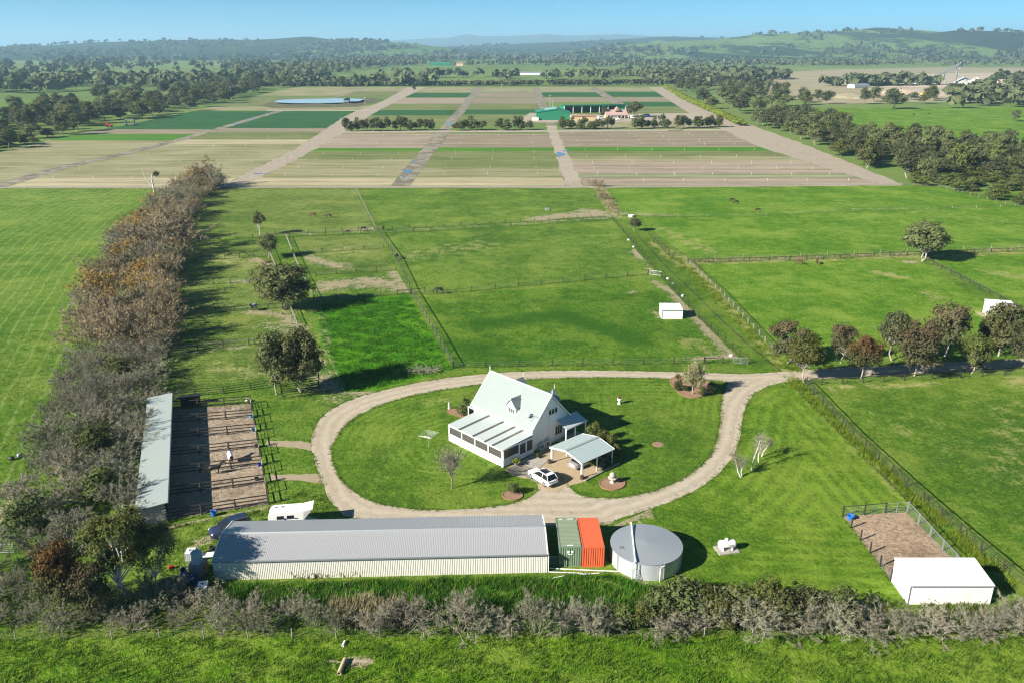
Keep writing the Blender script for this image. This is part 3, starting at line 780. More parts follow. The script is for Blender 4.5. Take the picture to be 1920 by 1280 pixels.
def fence(name, label, pts, gap=4.0, h=1.25, r=0.07, mat=M_tdark, wires=(0.35, 0.7, 1.05), rails=(), rail_mat=None, wmat=M_wire, wr=0.016, group=None, railw=0.13, top=None, rnd=False, seed=0, world=False, cat='fence'):
    P = [np.asarray(p, float) for p in (pts if world else GL(*pts))]
    o = P[0]
    t = thing(name, label, cat, (o[0], o[1], 0), 0, group)
    rg = random.Random(seed + int(abs(o[0] * 7)))
    if not rails and not top: FLINES.append(P)
    pos = []
    for a, b in zip(P[:-1], P[1:]):
        L = np.linalg.norm(b - a); k = max(1, round(L / gap))
        for q in range(k): pos.append(a + (b - a) * q / k)
    pos.append(P[-1])
    pos = [p - o for p in pos]
    pm = post_mesh(mat, h, r, rnd)
    for p in pos: inst('post', pm, t, (p[0], p[1], 0.0), (R(rg.uniform(-1.6, 1.6)), R(rg.uniform(-1.6, 1.6)), rg.uniform(-.05, .05)))
    for z in wires:
        m = MB(); m.path([np.array([p[0], p[1], z]) for p in pos], wr, 3); m.part('wire', wmat, t)
    rl = [(z, railw, rail_mat or mat) for z in rails] + ([(top, 0.11, M_tdark)] if top else [])
    for z, w, mt in rl:
        bm_ = bar_mesh(mt, w, 0.05)
        for a, b in zip(pos[:-1], pos[1:]):
            d = b - a; L = np.linalg.norm(d)
            inst('rail', bm_, t, (a[0], a[1], z + rg.uniform(-.015, .015)), (0, 0, math.atan2(d[1], d[0])), (L, 1, 1))
    return t
def gate(label, a, b, mat=M_galv, h=1.15, group=None, name='farm_gate', mesh_=True):
    a, b = np.asarray(a, float), np.asarray(b, float)
    d = b - a; L = np.linalg.norm(d)
    t = thing(name, label, 'gate', (a[0], a[1], 0), math.atan2(d[1], d[0]), group)
    m = MB()
    for p, q in (((0, 0, .15), (0, 0, h)), ((L, 0, .15), (L, 0, h)), ((0, 0, .15), (L, 0, .15)), ((0, 0, h), (L, 0, h)), ((L / 2, 0, .15), (L / 2, 0, h))): m.tube(p, q, 0.03, n=6)
    m.part('frame', mat, t)
    bm_ = bar_mesh(mat, 0.03, 0.03)
    for z in (0.4, 0.65, 0.9): inst('rail', bm_, t, (0, 0, z), (0, 0, 0), (L, 1, 1))
    return t

fence('wire_fence', 'low wire fence between the left mown field and the stubble', [(-200, 354), (345, 353.2)], 9, 1.1, 0.05, M_tgrey)
fence('wire_fence', 'long wire fence dividing the horse paddocks from the cream stubble strips', [(412, 353), (1098, 352)], 8, 1.1, 0.05, M_tgrey)
fence('wire_fence', 'wire fence between the bright right paddocks and the pink tilled soil', [(1142, 351.5), (1690, 347)], 8, 1.1, 0.05, M_tgrey)
fence('wire_fence', 'wire fence along the feathery green bushes at the edge of the right paddock', [(1690, 347), (1760, 351), (1940, 398)], 5, 1.2, 0.05, M_tgrey)
fence('post_and_wire_fence', 'pale post fence running away between the two farthest horse paddocks', [(668, 357), (705, 431)], 3.4, 1.2, 0.08, M_tgrey)
fence('post_and_wire_fence', 'upper dark fence of the narrow dirt lane behind the middle paddock', [(516, 440), (703, 432), (864, 424), (1134, 407)], 5, 1.25)
fence('post_and_wire_fence', 'lower dark fence of the narrow dirt lane, edging the middle paddock', [(349, 456), (474, 447), (710, 438), (840, 433), (1127, 414), (1148, 411)], 5, 1.25)
fence('post_and_wire_fence', 'dark fence stepping down the left side of the middle and shed paddocks', [(710, 438), (745, 490), (772, 550), (812, 618), (851, 689)], 4, 1.3, rails=(), top=1.2)
fence('post_and_wire_fence', 'dark fence between the middle paddock and the paddock with the white shed', [(772, 553), (840, 551), (1215, 515)], 6, 1.3, 0.075)
gate('pale tube gate at the lane end of the fence above the white shed', G(1216, 515), G(1240, 518))
fence('post_and_wire_fence', 'dark fence along the far side of the gravel loop drive', [(849, 690), (1035, 686), (1320, 681)], 6.0, 1.3, 0.085)
fence('hitching_rail', 'short black rail between two posts beside the drive fence', [(1322, 682), (1355, 681)], 5, 1.25, 0.09, wires=(), rails=(1.15,), cat='rail')
fence('post_and_wire_fence', 'black wire fence along the left of the grassy drain lane', [(1148, 411), (1193, 463), (1240, 520), (1310, 596), (1402, 682)], 4.0, 1.3, 0.075, wmat=M_wdark)
gate('steel gate at the bottom corner of the shed paddock', G(1374, 681), G(1402, 683))
fence('post_and_wire_fence', 'short dark fence at the corner of the yellow tipped right paddock', [(1217, 440), (1240, 465), (1262, 486)], 4, 1.3, 0.07)
fence('post_and_rail_fence', 'fence with a thick black top rail along the right of the drain lane', [(1293, 497), (1350, 550), (1402, 606), (1446, 655)], 3.6, 1.3, 0.07, M_tgrey, top=1.3)
fence('post_and_rail_fence', 'black railed fence on a strip of dry grass across the right paddocks', [(1290, 494), (1480, 489), (1700, 480), (1920, 472), (2050, 467)], 5.2, 1.2, 0.08, top=1.1)
fence('wire_fence', 'thin wire fence just above the dry grass strip of the right paddocks', [(1285, 488), (1500, 483), (1700, 474), (1960, 464)], 9, 1.25, 0.05, M_tgrey)
fence('wire_fence', 'faint white wire fence dividing the two upper right paddocks', [(1165, 405), (1380, 408), (1600, 397), (1920, 388)], 10, 1.0, 0.04, M_tpale)
fence('post_and_rail_fence', 'black railed fence slanting down from the lone round tree to the hidden white shed', [(1733, 489), (1800, 523), (1895, 574), (1960, 610)], 4.5, 1.25, 0.08, top=1.15)
fence('post_and_wire_fence', 'black fence under the row of drive side trees', [(1512, 719), (1540, 721), (1695, 713), (1800, 708), (1925, 701), (2010, 697)], 4.2, 1.25, 0.07, rails=(1.15,), railw=0.09)
fence('post_and_rail_fence', 'long black railed fence slanting from the drive to the bottom right corner', [(1509, 722), (1600, 818), (1700, 912), (1800, 1000), (1925, 1106), (1990, 1160)], 4.0, 1.35, 0.07, M_tdark, wires=(0.3, 0.6, 0.9), top=1.32)
for k, (pts, lb) in enumerate((
        ([(339, 492), (503, 481)], 'dark fence below the smallest lone tree of the left paddocks'), ([(336, 538), (494, 527)], 'dark fence left of the big dense tree crown'),
        ([(333, 592), (440, 584), (536, 578)], 'dark fence running to the trunk of the big dense tree'), ([(322, 662), (467, 647), (478, 646)], 'grey fence left of the white trunk tree pair'))):
    fence('post_and_wire_fence', lb, pts, 4.0, 1.3, 0.07, rails=(1.2,) if k > 1 else (), railw=0.1, rail_mat=M_tgrey if k == 3 else None)
fence('post_and_wire_fence', 'pale post fence on the left of the little central lane', [(500, 462), (513, 494), (543, 576), (557, 612)], 3.2, 1.25, 0.08, M_tgrey, rails=(1.1,), railw=0.09)
fence('post_and_wire_fence', 'pale post fence on the right of the little central lane', [(537, 446), (556, 494), (589, 563)], 3.2, 1.25, 0.08, M_tgrey, rails=(1.1,), railw=0.09)
fence('post_and_wire_fence', 'thin dark fence across the sparse grass right of the smallest trees', [(556, 480), (604, 474), (720, 466)], 5, 1.25)
fence('post_and_wire_fence', 'thin dark fence along the top of the bare earth yard', [(592, 517), (743, 507)], 5, 1.25)
fence('post_and_wire_fence', 'dark fence between the bare earth yard and the lush pasture', [(589, 566), (713, 556), (769, 550)], 5, 1.3, rails=())
fence('hitching_rail', 'short black rail left of the post line at the bare earth yard corner', [(745, 554), (770, 552), (797, 549)], 4, 1.25, 0.08, wires=(), rails=(1.15,), cat='rail')
fence('post_and_rail_fence', 'dark railed fence between the stable pens and the paddock above', [(310, 748), (420, 738), (520, 724), (598, 712)], 4.2, 1.35, 0.08, wires=(), rails=(0.5, 0.9, 1.28), railw=0.1)
for k, (a, b, lb) in enumerate((((531, 748), (602, 739), 'front of the two parallel black cattle panels by the drive'), ((528, 737), (598, 728), 'rear of the two parallel black cattle panels by the drive'))):
    fence('cattle_panel', lb, [a, ((a[0] + b[0]) / 2, (a[1] + b[1]) / 2), b], 5, 1.6, 0.07, wires=(), rails=(0.35, 0.75, 1.15, 1.52), railw=0.08, cat='panel', group='cattle panels')
fence('wire_fence', 'grey post fence in front of the leafless hedge along the front field', [(-60, 1202), (300, 1197), (960, 1194), (1500, 1192), (1990, 1189)], 4.4, 1.15, 0.06, M_tgrey, wires=(0.3, 0.65, 1.0), rnd=True, wmat=M_wdark, wr=0.006)
fence('wire_fence', 'grey post fence along the left edge of the winter hedge', [(20, 960), (62, 850), (125, 660)], 7, 1.2, 0.06, M_tgrey, wires=(0.3, 0.7, 1.0))

# ---------------------------------------------------------------- paints and sheet metals
M_white = plain('white_paint', (0.80, 0.80, 0.77), 0.5, 0.05, 1.2, 0.4, 0, 0, (0.66, 0.64, 0.57))
M_trim = plain('white_trim', (0.82, 0.82, 0.80), 0.45, 0.04)
M_cream = plain('cream_cladding', (0.66, 0.645, 0.57), 0.55, 0.06, 0.8, 0.4, 0, 0, (0.45, 0.36, 0.24))
M_shedwhite = plain('shed_white', (0.82, 0.81, 0.76), 0.45, 0.04, 0.6, 0.4, 0, 0, (0.66, 0.62, 0.53))
M_pale = plain('pale_green_roof', (0.56, 0.63, 0.60), 0.42, 0.05, 0.5, 0.5, 0, 0, (0.50, 0.53, 0.48))
M_zinc = plain('zinc_sheet', (0.40, 0.405, 0.41), 0.42, 0.10, 0.35, 0.5, 0.25, 0, (0.30, 0.30, 0.28))
M_stab = plain('stable_roof', (0.30, 0.35, 0.335), 0.45, 0.06, 0.3, 0.5, 0.0, 0, (0.34, 0.36, 0.32))
M_tank = plain('tank_zinc', (0.47, 0.51, 0.54), 0.40, 0.06, 0.4, 0.5, 0.3)
M_black = plain('black_plastic', (0.02, 0.02, 0.022), 0.5, 0.2)
M_rubber = plain('rubber', (0.018, 0.018, 0.018), 0.85, 0.2)
M_glass = NT('window_glass').fin((0.025, 0.03, 0.035), 0.06, 0.8)
def mesh_screen():
    a = NT('insect_screen'); tr = a.n('ShaderNodeBsdfTransparent'); mx = a.n('ShaderNodeMixShader'); mx.inputs[0].default_value = 0.5
    a.fin((0.10, 0.10, 0.09), 0.7, 0.2)
    a.t.links.new(tr.outputs[0], mx.inputs[1]); a.t.links.new(a.b.outputs[0], mx.inputs[2]); a.t.links.new(mx.outputs[0], a.out.inputs[0]); return a.m
M_screen = mesh_screen()
M_poly = NT('smoked_skylight').fin((0.10, 0.095, 0.08), 0.25, 0.5)
M_blue = plain('blue_plastic', (0.015, 0.13, 0.50), 0.45, 0.1)
M_dblue = plain('deep_blue_plastic', (0.01, 0.02, 0.30), 0.4, 0.15)
M_orange = plain('orange_paint', (0.62, 0.115, 0.045), 0.5, 0.08, 1.5, 0.4, 0, 0, (0.42, 0.09, 0.05))
M_green = plain('container_green', (0.15, 0.225, 0.145), 0.65, 0.25, 1.5, 0.4, 0, 0, (0.16, 0.10, 0.06))
M_olive = plain('faded_green', (0.235, 0.265, 0.185), 0.65, 0.12, 1.0, 0.3, 0, 0, (0.24, 0.17, 0.10))
M_brick = plain('brick_edging', (0.28, 0.14, 0.09), 0.9, 0.3, 4)
M_bark = plain('bark_mulch', (0.26, 0.165, 0.11), 0.95, 0.35, 1.5, 0.1, 0, 0.8, bscale=7)

# ribbed cladding, one sheet 0.76 m wide with its ribs, along x; length along local y (unit), z up
def rib_sheet(name, mat, L, ribs=4, rh=0.03, w=0.762):
    prof = []
    p = w / ribs
    for k in range(ribs):
        x = k * p
        prof += [(x, 0), (x + p * .62, 0), (x + p * .72, rh), (x + p * .90, rh)]
    prof.append((w, 0))
    V = np.array([[x, 0, z] for x, z in prof] + [[x, L, z] for x, z in prof]); n = len(prof)
    i = np.arange(n - 1)
    mb = MB(); mb.add(V, np.stack([i, i + 1, i + 1 + n, i + n], 1))
    return mb.mesh(name, mat)

# ---------------------------------------------------------------- long shed
A, B_ = np.array([-32.0, 73.95]), np.array([3.85, 75.35])
dx = (B_ - A) / np.linalg.norm(B_ - A); L = np.linalg.norm(B_ - A); W = 7.7; EZ, RZ = 2.45, 3.35
shed = thing('long_shed', 'long cream walled shed under a grey ribbed gable roof', 'shed', (*A, 0), math.atan2(dx[1], dx[0]))
n = int(L / 0.762); w1 = L / n
sl = math.hypot(W / 2 + .12, RZ - EZ); ang = math.atan2(RZ - EZ, W / 2 + .12)
mf = rib_sheet('roof_sheet', M_zinc, sl, 4, 0.014, w1); mw = rib_sheet('wall_sheet', M_cream, EZ, 4, 0.03, w1)
for k in range(n):
    inst('roof_sheet', mf, shed, (k * w1, -.12, EZ), (ang, 0, 0))
    o = inst('roof_sheet', mf, shed, ((k + 1) * w1, W + .12, EZ), (ang, 0, math.pi))
    inst('wall_sheet', mw, shed, (k * w1, 0, 0), (R(90), 0, 0))
m = MB(); m.prism([(0.02, 0), (W - .02, 0), (W - .02, EZ - .02), (W / 2, RZ - .04), (0.02, EZ - .02)], 0.02, L - .02, 'x'); m.part('shell', M_cream, shed, fix=True)
m = MB(); m.path([(-.06, W / 2, RZ + .02), (L + .06, W / 2, RZ + .02)], 0.14, 6); m.part('ridge_cap', M_galv, shed)
m = MB(); m.box((L / 2, -.2, EZ - .03), (L + .1, .14, .12)); m.part('gutter', M_steel, shed)
for x in (-.03, L + .03):
    m = MB()
    for s_ in (0, 1):
        y0, y1 = (-.14, W / 2) if s_ == 0 else (W + .14, W / 2)
        m.prism([(y0, EZ - .1), (y0, EZ + .06), (y1, RZ + .06), (y1, RZ - .1)], x - .05, x + .05, 'x')
    m.part('barge_trim', M_trim, shed, fix=True)
m = MB(); m.tube((L + .12, -.15, EZ), (L + .12, -.15, .2), .05); m.tube((L + .12, -.15, .2), (L + 4.2, -.5, .15), .05); m.part('downpipe', M_trim, shed)

# ---------------------------------------------------------------- stable with pens
O = G(313, 977); far = G(322, 739, 2.6); near = G(313, 944, 2.6)
ld = (far - near) / np.linalg.norm(far - near); SL = np.linalg.norm(far - near)
rz = math.atan2(ld[1], ld[0])
st = thing('stable', 'long open fronted stable with a plain grey green skillion roof', 'stable', (*O, 0), rz)   # +x away, +y to the left
m = MB(); m.prism([(-0.45, 2.72), (3.25, 2.34), (3.25, 2.26), (-0.45, 2.64)], -0.25, SL + .15, 'x'); m.part('roof', M_stab, st, fix=True)
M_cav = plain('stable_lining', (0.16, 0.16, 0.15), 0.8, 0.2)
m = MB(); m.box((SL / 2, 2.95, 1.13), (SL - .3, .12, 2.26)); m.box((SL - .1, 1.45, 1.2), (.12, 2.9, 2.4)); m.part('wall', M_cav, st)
M_block = plain('concrete_block', (0.40, 0.385, 0.36), 0.85, 0.12, 1.0, 0.3)
M_mort = plain('mortar', (0.22, 0.21, 0.19), 0.95, 0.1)
m = MB(); m.prism([(0, 0), (2.95, 0), (2.95, 2.28), (0, 2.56)], .02, .14, 'x'); ew = m.part('end_wall', M_mort, st, fix=True)
bm_ = MB(); bm_.box((0, 0, 0), (.10, .385, .185)); bme = bm_.mesh('block', M_block)
for row in range(13):
    off = 0.2 if row % 2 else 0.0
    for c in range(8):
        y = 0.2 + c * .395 + off - .1
        z = 0.1 + row * .195
        if y > 2.95 - .19 or z + .09 > 2.56 - .095 * y - .01: continue
        inst('block', bme, ew, (0.005, y, z), (0, 0, 0))
for k in range(7):
    x = .3 + k * (SL - .6) / 6
    m = MB(); m.box((x, .02, 1.3), (.12, .12, 2.6)); m.part('post', M_tdark, st)
    if 0 < k < 6:
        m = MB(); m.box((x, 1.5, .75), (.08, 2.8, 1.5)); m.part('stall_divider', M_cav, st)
m = MB(); m.tube((-.2, -.5, 2.62), (SL + .1, -.5, 2.62), .07); m.part('gutter', M_steel, st)
# pens: dividers as fences of their own, sand floor
qa, qb = G(313, 974), G(504, 945)        # bottom divider
qc, qd = G(321, 768), G(470, 757)        # top divider
ydir = (qd - qb)
sheet('pen_sand', [qa + (qa - qb) * .0, qb, qd, qc], 0.07, M_sand, 0.8, jitter=0.04, masks=[('dry', [qb, qd], 1.2, .6)])
labs = ['bottom timber rail fence of the stable pens', 'second lowest rail divider of the stable pens', 'third lowest rail divider, by the dark pen horse', 'middle rail divider, by the white rugged pen horse',
        'third highest rail divider of the stable pens', 'second highest rail divider of the stable pens', 'top timber rail fence of the stable pens']
NP = 6
for k in range(NP + 1):
    a = qa + (qc - qa) * k / NP; b = qb + (qd - qb) * k / NP
    fence('pen_divider', labs[k], [a, b], 3.6, 1.5, 0.08, wires=(), rails=(0.45, 0.92, 1.42), railw=0.14, world=True, group='stable pen dividers')
for k in range(NP):
    a = qb + (qd - qb) * (k + .06) / NP; m1 = qb + (qd - qb) * (k + .5) / NP; b = qb + (qd - qb) * (k + .94) / NP
    fence('pen_rail_fence', ['front rails of the lowest stable pen', 'front rails of the second lowest stable pen', 'front rails of the third lowest stable pen', 'front rails of the third highest stable pen', 'front rails of the second highest stable pen', 'front rails of the topmost stable pen'][k],
          [a, m1], 4, 1.5, 0.07, M_tdark, wires=(), rails=(0.45, 0.9), railw=0.1, world=True, group='stable pen fronts')
    fence_top = bar_mesh(M_tpale, 0.08, 0.09)
    gate(['pale gate of the lowest stable pen', 'pale gate of the second lowest stable pen', 'pale gate of the third lowest stable pen', 'pale gate of the third highest stable pen', 'pale gate of the second highest stable pen', 'pale gate of the topmost stable pen'][k],
         m1, b, M_tpale if k % 2 else M_steel, 1.4, 'stable pen gates', 'pen_gate')

# ---------------------------------------------------------------- house
HO = np.array([2.80, 103.45]); HRZ = math.atan2(.714, -.700)
house = thing('house', 'white weatherboard house with a steep pale green gable roof and finials', 'house', (*HO, 0), HRZ)   # +x along ridge (away left), -y: right?
# local axes: x along the ridge away to the left; y = left normal of x -> points to the camera left; so the far right side is -y
HL, HW, HE, HR = 12.2, 7.4, 3.75, 7.75
def weatherboard():
    a = NT('weatherboard')
    z = a.xyz(a.obj())[2]
    f = a.math('FRACT', a.math('MULTIPLY', z, 1 / 0.18))
    n1 = a.noise(0.7, 4, 0.6, a.obj())
    c = a.mix(n1, (0.78, 0.77, 0.73), (0.82, 0.815, 0.79))
    c = a.mix(a.math('MULTIPLY', a.ss(f, 0.85, 0.99), 0.10), c, (0.5, 0.49, 0.46))
    return a.fin(c, 0.55, 0.35)
M_wb = weatherboard()
def corr(name, col, pitch=0.076, axis=0, rough=0.42, amp=0.6):
    a = NT(name); v = a.xyz(a.obj())[axis]
    w = a.math('SINE', a.math('MULTIPLY', v, 2 * math.pi / pitch))
    n1 = a.noise(0.5, 4, 0.6, a.obj())
    c = a.mix(n1, tuple(x * .93 for x in col), tuple(min(1, x * 1.05) for x in col))
    a.bump(w, amp, 0.01)
    return a.fin(c, rough, 0.5)
M_hroof = corr('house_roof_metal', (0.232, 0.268, 0.262), 0.19, amp=0.25)
M_flat = corr('porch_roof_metal', (0.44, 0.495, 0.485), 0.19, amp=0.4)
m = MB(); m.prism([(0, 0.0), (0, HE), (-HW / 2, HR - .08), (-HW, HE), (-HW, 0.0)], 0, HL, 'x'); m.part('wall', M_wb, house, fix=True)
ov = 0.28
def roof_slab(side):
    s = 1 if side > 0 else -1
    yE = (ov if side > 0 else -HW - ov); zE = HE - ov * (HR - HE) / (HW / 2)
    return [(yE, zE), (-HW / 2, HR), (-HW / 2, HR + .12), (yE, zE + .12)]
roofs = []
for sd_ in (1, -1):
    m = MB(); m.prism(roof_slab(sd_), -.3, HL + .3, 'x'); roofs.append(m.part('roof', M_hroof, house, fix=True))
m = MB(); m.box((HL / 2, -HW / 2, HR + .12), (HL + .7, .3, .07)); m.part('ridge_cap', M_pale, house)
for x in (-.33, HL + .33):
    m = MB()
    for sd_ in (1, -1):
        q = roof_slab(sd_); m.prism([(q[0][0], q[0][1] - .1), (q[1][0], q[1][1] - .1), (q[2][0], q[2][1] + .03), (q[3][0], q[3][1] + .03)], x - .03, x + .03, 'x')
    m.part('bargeboard', M_trim, house, fix=True)
    m = MB(); m.tube((x, -HW / 2, HR - .3), (x, -HW / 2, HR + .95), .06, .03, 6); m.lathe([(0.0, .5), (.1, .55), (.1, .62), (0, .68)], (x, -HW / 2, HR), 8); m.part('finial', M_trim, house)
for y in (ov + .05, -HW - ov - .05):
    m = MB(); m.box((HL / 2, y, HE - .22), (HL + .6, .12, .12)); m.part('gutter', M_trim, house)

def window(parent, c, w, h, ax, n=1, depth=.06, out=1):
    """window of n lights in a wall; ax 'x': wall plane faces along x, 'y': faces along y"""
    fr = MB(); t = .06
    def bx(u0, u1, z0, z1, d):
        cu, cz = (u0 + u1) / 2, (z0 + z1) / 2
        if ax == 'x': fr.box((c[0] + out * d / 2, c[1] + cu, c[2] + cz), (d, u1 - u0, z1 - z0))
        else: fr.box((c[0] + cu, c[1] + out * d / 2, c[2] + cz), (u1 - u0, d, z1 - z0))
    bx(-w / 2, w / 2, -h / 2 - t, -h / 2, depth + .03); bx(-w / 2, w / 2, h / 2, h / 2 + t, depth)
    for k in range(n + 1):
        u = -w / 2 + w * k / n
        bx(u - t * .6, u + t * .6, -h / 2, h / 2, depth)
    f = fr.part('window', M_trim, parent)
    for k in range(n):
        u = -w / 2 + w * (k + .5) / n; pw = w / n - t * 1.3
        g = MB()
        if ax == 'x': g.box((c[0] + out * .015, c[1] + u, c[2]), (.03, pw, h))
        else: g.box((c[0] + u, c[1] + out * .015, c[2]), (pw, .03, h))
        g.part('pane', M_glass, f)
    return f
window(house, (0, -HW / 2 - .55, 5.05), 1.9, .75, 'x', 3, out=-1)
window(house, (0, -5.55, 1.75), 1.5, 1.35, 'x', 3, out=-1)
# dormers: one towards the sun room, two on the far slope
def dormer(x, side, y0, dw, zf, top):
    s = side
    zb = HE + (-y0 if s > 0 else y0 + HW) * (HR - HE) / (HW / 2)       # roof height at the dormer face
    yi = lambda z: (-(z - HE) * (HW / 2) / (HR - HE)) if s > 0 else (-HW + (z - HE) * (HW / 2) / (HR - HE))
    m = MB()
    pf = [(x - dw / 2, zb - .2), (x + dw / 2, zb - .2), (x + dw / 2, zf), (x, top), (x - dw / 2, zf)]
    a, b = (y0, yi(zf) - s * .1)
    m.prism(pf, a, b, 'y'); dm = m.part('dormer', M_wb, house, fix=True)
    m = MB(); e = .2
    yb = yi(top + .05)
    for q in (-1, 1):
        p = [(x + q * (dw / 2 + e), zf - e * .9), (x, top), (x, top + .08), (x + q * (dw / 2 + e), zf - e * .9 + .08)]
        m.prism(p, y0 + s * .2, yb - s * .05, 'y')
    m.part('dormer_roof', M_hroof, dm, fix=True)
    m = MB(); m.tube((x, y0 + s * .2, top - .1), (x, y0 + s * .2, top + .85), .045, .02, 5); m.part('finial', M_trim, dm)
    fr = MB()
    for k in range(4): fr.box((x - .62 + k * .413, y0 + s * .02, zb + .33), (.07, .08, .86))
    for zz in (zb - .1, zb + .76): fr.box((x, y0 + s * .02, zz), (1.3, .07, .07))
    f = fr.part('window_frame', M_trim, dm)
    g = MB()
    for k in range(3): g.box((x - .413 + k * .413, y0 + s * .01, zb + .33), (.33, .05, .8))
    g.part('panes', M_glass, dm)
dormer(4.75, 1, -.62, 1.75, HE + 1.75, HE + 2.85); dormer(2.0, -1, -HW + .9, 2.1, HE + 2.2, 7.15); dormer(8.4, -1, -HW + .9, 2.1, HE + 2.2, 7.15)
# sun room
SX0, SX1, SY1, SZ0, SZ1 = -.35, 10.95, 5.95, 2.62, 2.92
sr = [(0.01, SZ1), (SY1 + .15, SZ0), (SY1 + .15, SZ0 + .09), (0.01, SZ1 + .09)]
bays = 11; bw = (SX1 - SX0) / bays
dark = (1, 3, 5, 8)
strips_x = []
seg = [(.0, .95, 0), (.95, 1.35, 1), (1.35, 3.0, 0), (3.0, 3.4, 1), (3.4, 5.4, 0), (5.4, 5.85, 1), (5.85, 8.4, 0), (8.4, 8.9, 1), (8.9, 11.35, 0)]
seg = [(.0, 1.75, 0), (1.75, 2.2, 1), (2.2, 3.35, 0), (3.35, 3.8, 1), (3.8, 5.7, 0), (5.7, 6.2, 1), (6.2, 8.65, 0), (8.65, 9.15, 1), (9.15, 11.35, 0)]
for a, b, dk in seg:
    m = MB(); m.prism([(q[0], q[1] + (-.015 if dk else 0)) for q in sr], SX0 - .02 + a + .01, SX0 - .02 + b - .01, 'x'); m.part('roof_sheet', M_poly if dk else M_flat, house, fix=True)
m = MB(); m.box(((SX0 + SX1) / 2, SY1, .62), (SX1 - SX0, .1, 1.24)); m.box((SX0 + .05, 4.42, .62), (.1, 3.0, 1.24)); m.box((SX1 - .05, SY1 / 2, 1.3), (.1, SY1 - .1, 2.6)); m.part('dado_wall', M_wb, house)
m = MB(); m.box(((SX0 + SX1) / 2, SY1 + .02, 2.52), (SX1 - SX0 + .1, .14, .24)); m.box((SX0, SY1 / 2, 2.62), (.12, SY1, .18)); m.part('fascia', M_trim, house)
for k in range(5):
    x = SX0 + .08 + k * (SX1 - SX0 - .16) / 4
    m = MB(); m.box((x, SY1 + .03, 1.25), (.2, .16, 2.5)); m.part('post', M_trim, house)
    if k < 4:
        x1 = SX0 + .08 + (k + 1) * (SX1 - SX0 - .16) / 4
        m = MB(); m.box(((x + x1) / 2, SY1, 1.82), (x1 - x - .2, .02, 1.16)); m.part('insect_screen', M_screen, house)
for y in (.08, 2.95, SY1 - .05):
    m = MB(); m.box((SX0 - .02, y, 1.25), (.14, .14, 2.5)); m.part('post', M_trim, house)
m = MB(); m.box((SX0, 4.4, 1.82), (.02, 2.75, 1.16)); m.part('insect_screen', M_screen, house)
for y in (.82, 2.2):
    m = MB(); m.box((SX0, y, .4), (.07, 1.3, .8))
    for yy in (y - .62, y + .62): m.box((SX0, yy, 1.6), (.08, .1, 1.65))
    m.box((SX0, y, 2.42), (.08, 1.3, .1)); d = m.part('glass_door', M_trim, house)
    m = MB(); m.box((SX0, y, 1.58), (.03, 1.14, 1.56)); m.part('pane', M_screen, d)
M_deck = plain('timber_floor', (0.26, 0.17, 0.10), 0.6, 0.2, 2)
m = MB(); m.box(((SX0 + SX1) / 2, SY1 / 2, .12), (SX1 - SX0 - .2, SY1 - .2, .1)); m.part('floor', M_deck, house)
for q, (x, y) in enumerate(((1.4, 4.2), (4.5, 4.0), (7.6, 3.8))):
    t = thing('outdoor_table', ['brown table behind the sun room screen nearest the glass door', 'brown table behind the middle sun room screens', 'brown table behind the far sun room screens'][q], 'table', (*(HO + np.array([math.cos(HRZ) * x - math.sin(HRZ) * y, math.sin(HRZ) * x + math.cos(HRZ) * y])), .17), HRZ)
    m = MB(); m.box((0, 0, .72), (1.6, .9, .06)); m.part('tabletop', M_deck, t)
    for sx in (-.7, .7):
        for sy in (-.38, .38):
            m = MB(); m.box((sx, sy, .35), (.07, .07, .7)); m.part('leg', M_deck, t)
# porch on the gable end, and a small one at the far left
pr = [(-2.05, 2.62), (0.0, 3.35), (0.0, 3.43), (-2.05, 2.70)]
m = MB(); m.prism(pr, -9.4, -4.95, 'y'); m.part('porch_roof', M_flat, house, fix=True)
m = MB(); m.box((-2.07, -7.2, 2.56), (.1, 4.6, .2)); m.part('porch_fascia', M_trim, house)
m = MB(); m.prism([(-HW - 2.0, 2.62), (-HW, 3.3), (-HW, 3.38), (-HW - 2.0, 2.7)], 0.05, HL, 'x'); m.part('verandah_roof', M_flat, house, fix=True)
for x, y in ((-1.95, -5.05), (-1.95, -7.0), (-1.95, -9.3), (3.0, -9.3), (6.5, -9.3), (11.9, -9.3)):
    m = MB(); m.box((x, y, 1.3), (.14, .14, 2.6)); m.part('porch_post', M_trim, house)
m = MB(); m.box((-1.0, -7.2, .1), (2.0, 4.3, .2)); m.part('porch_floor', M_conc, house)
m = MB(); m.box((HL + .7, -1.2, 2.7), (1.5, 2.4, .12)); m.part('side_porch_roof', M_flat, house)
for y in (-.1, -2.3):
    m = MB(); m.box((HL + 1.35, y, 1.32), (.12, .12, 2.64)); m.part('porch_post', M_trim, house)
m = MB(); m.tube((-.06, -3.35, 6.0), (-.06, -3.35, .3), .04); m.part('downpipe', M_wb, house)
m = MB(); m.box((-.05, -2.9, .95), (.14, .45, .7)); m.part('meter_box', M_cream, house)
def hw(x, y):
    return HO + np.array([math.cos(HRZ) * x - math.sin(HRZ) * y, math.sin(HRZ) * x + math.cos(HRZ) * y])
for q, (y, lb) in enumerate(((-1.75, 'white air conditioner unit on the gable wall nearest the sun room'), (-2.95, 'white air conditioner unit under the carport edge of the gable wall'))):
    t = thing('air_conditioner', lb, 'air conditioner', (*hw(-.35, y), .08), HRZ, 'air conditioners by the gable wall')
    m = MB(); m.box((0, 0, .48), (.38, .95, .85)); m.box((0, 0, .03), (.5, 1.0, .06)); m.part('casing', M_cream, t)
    m = MB(); m.lathe([(.0, 0), (.33, .0), (.33, .02), (.29, .03), (0, .03)], (-.19, .1, .5), 18, axis='x'); m.part('fan_grille', M_black, t)
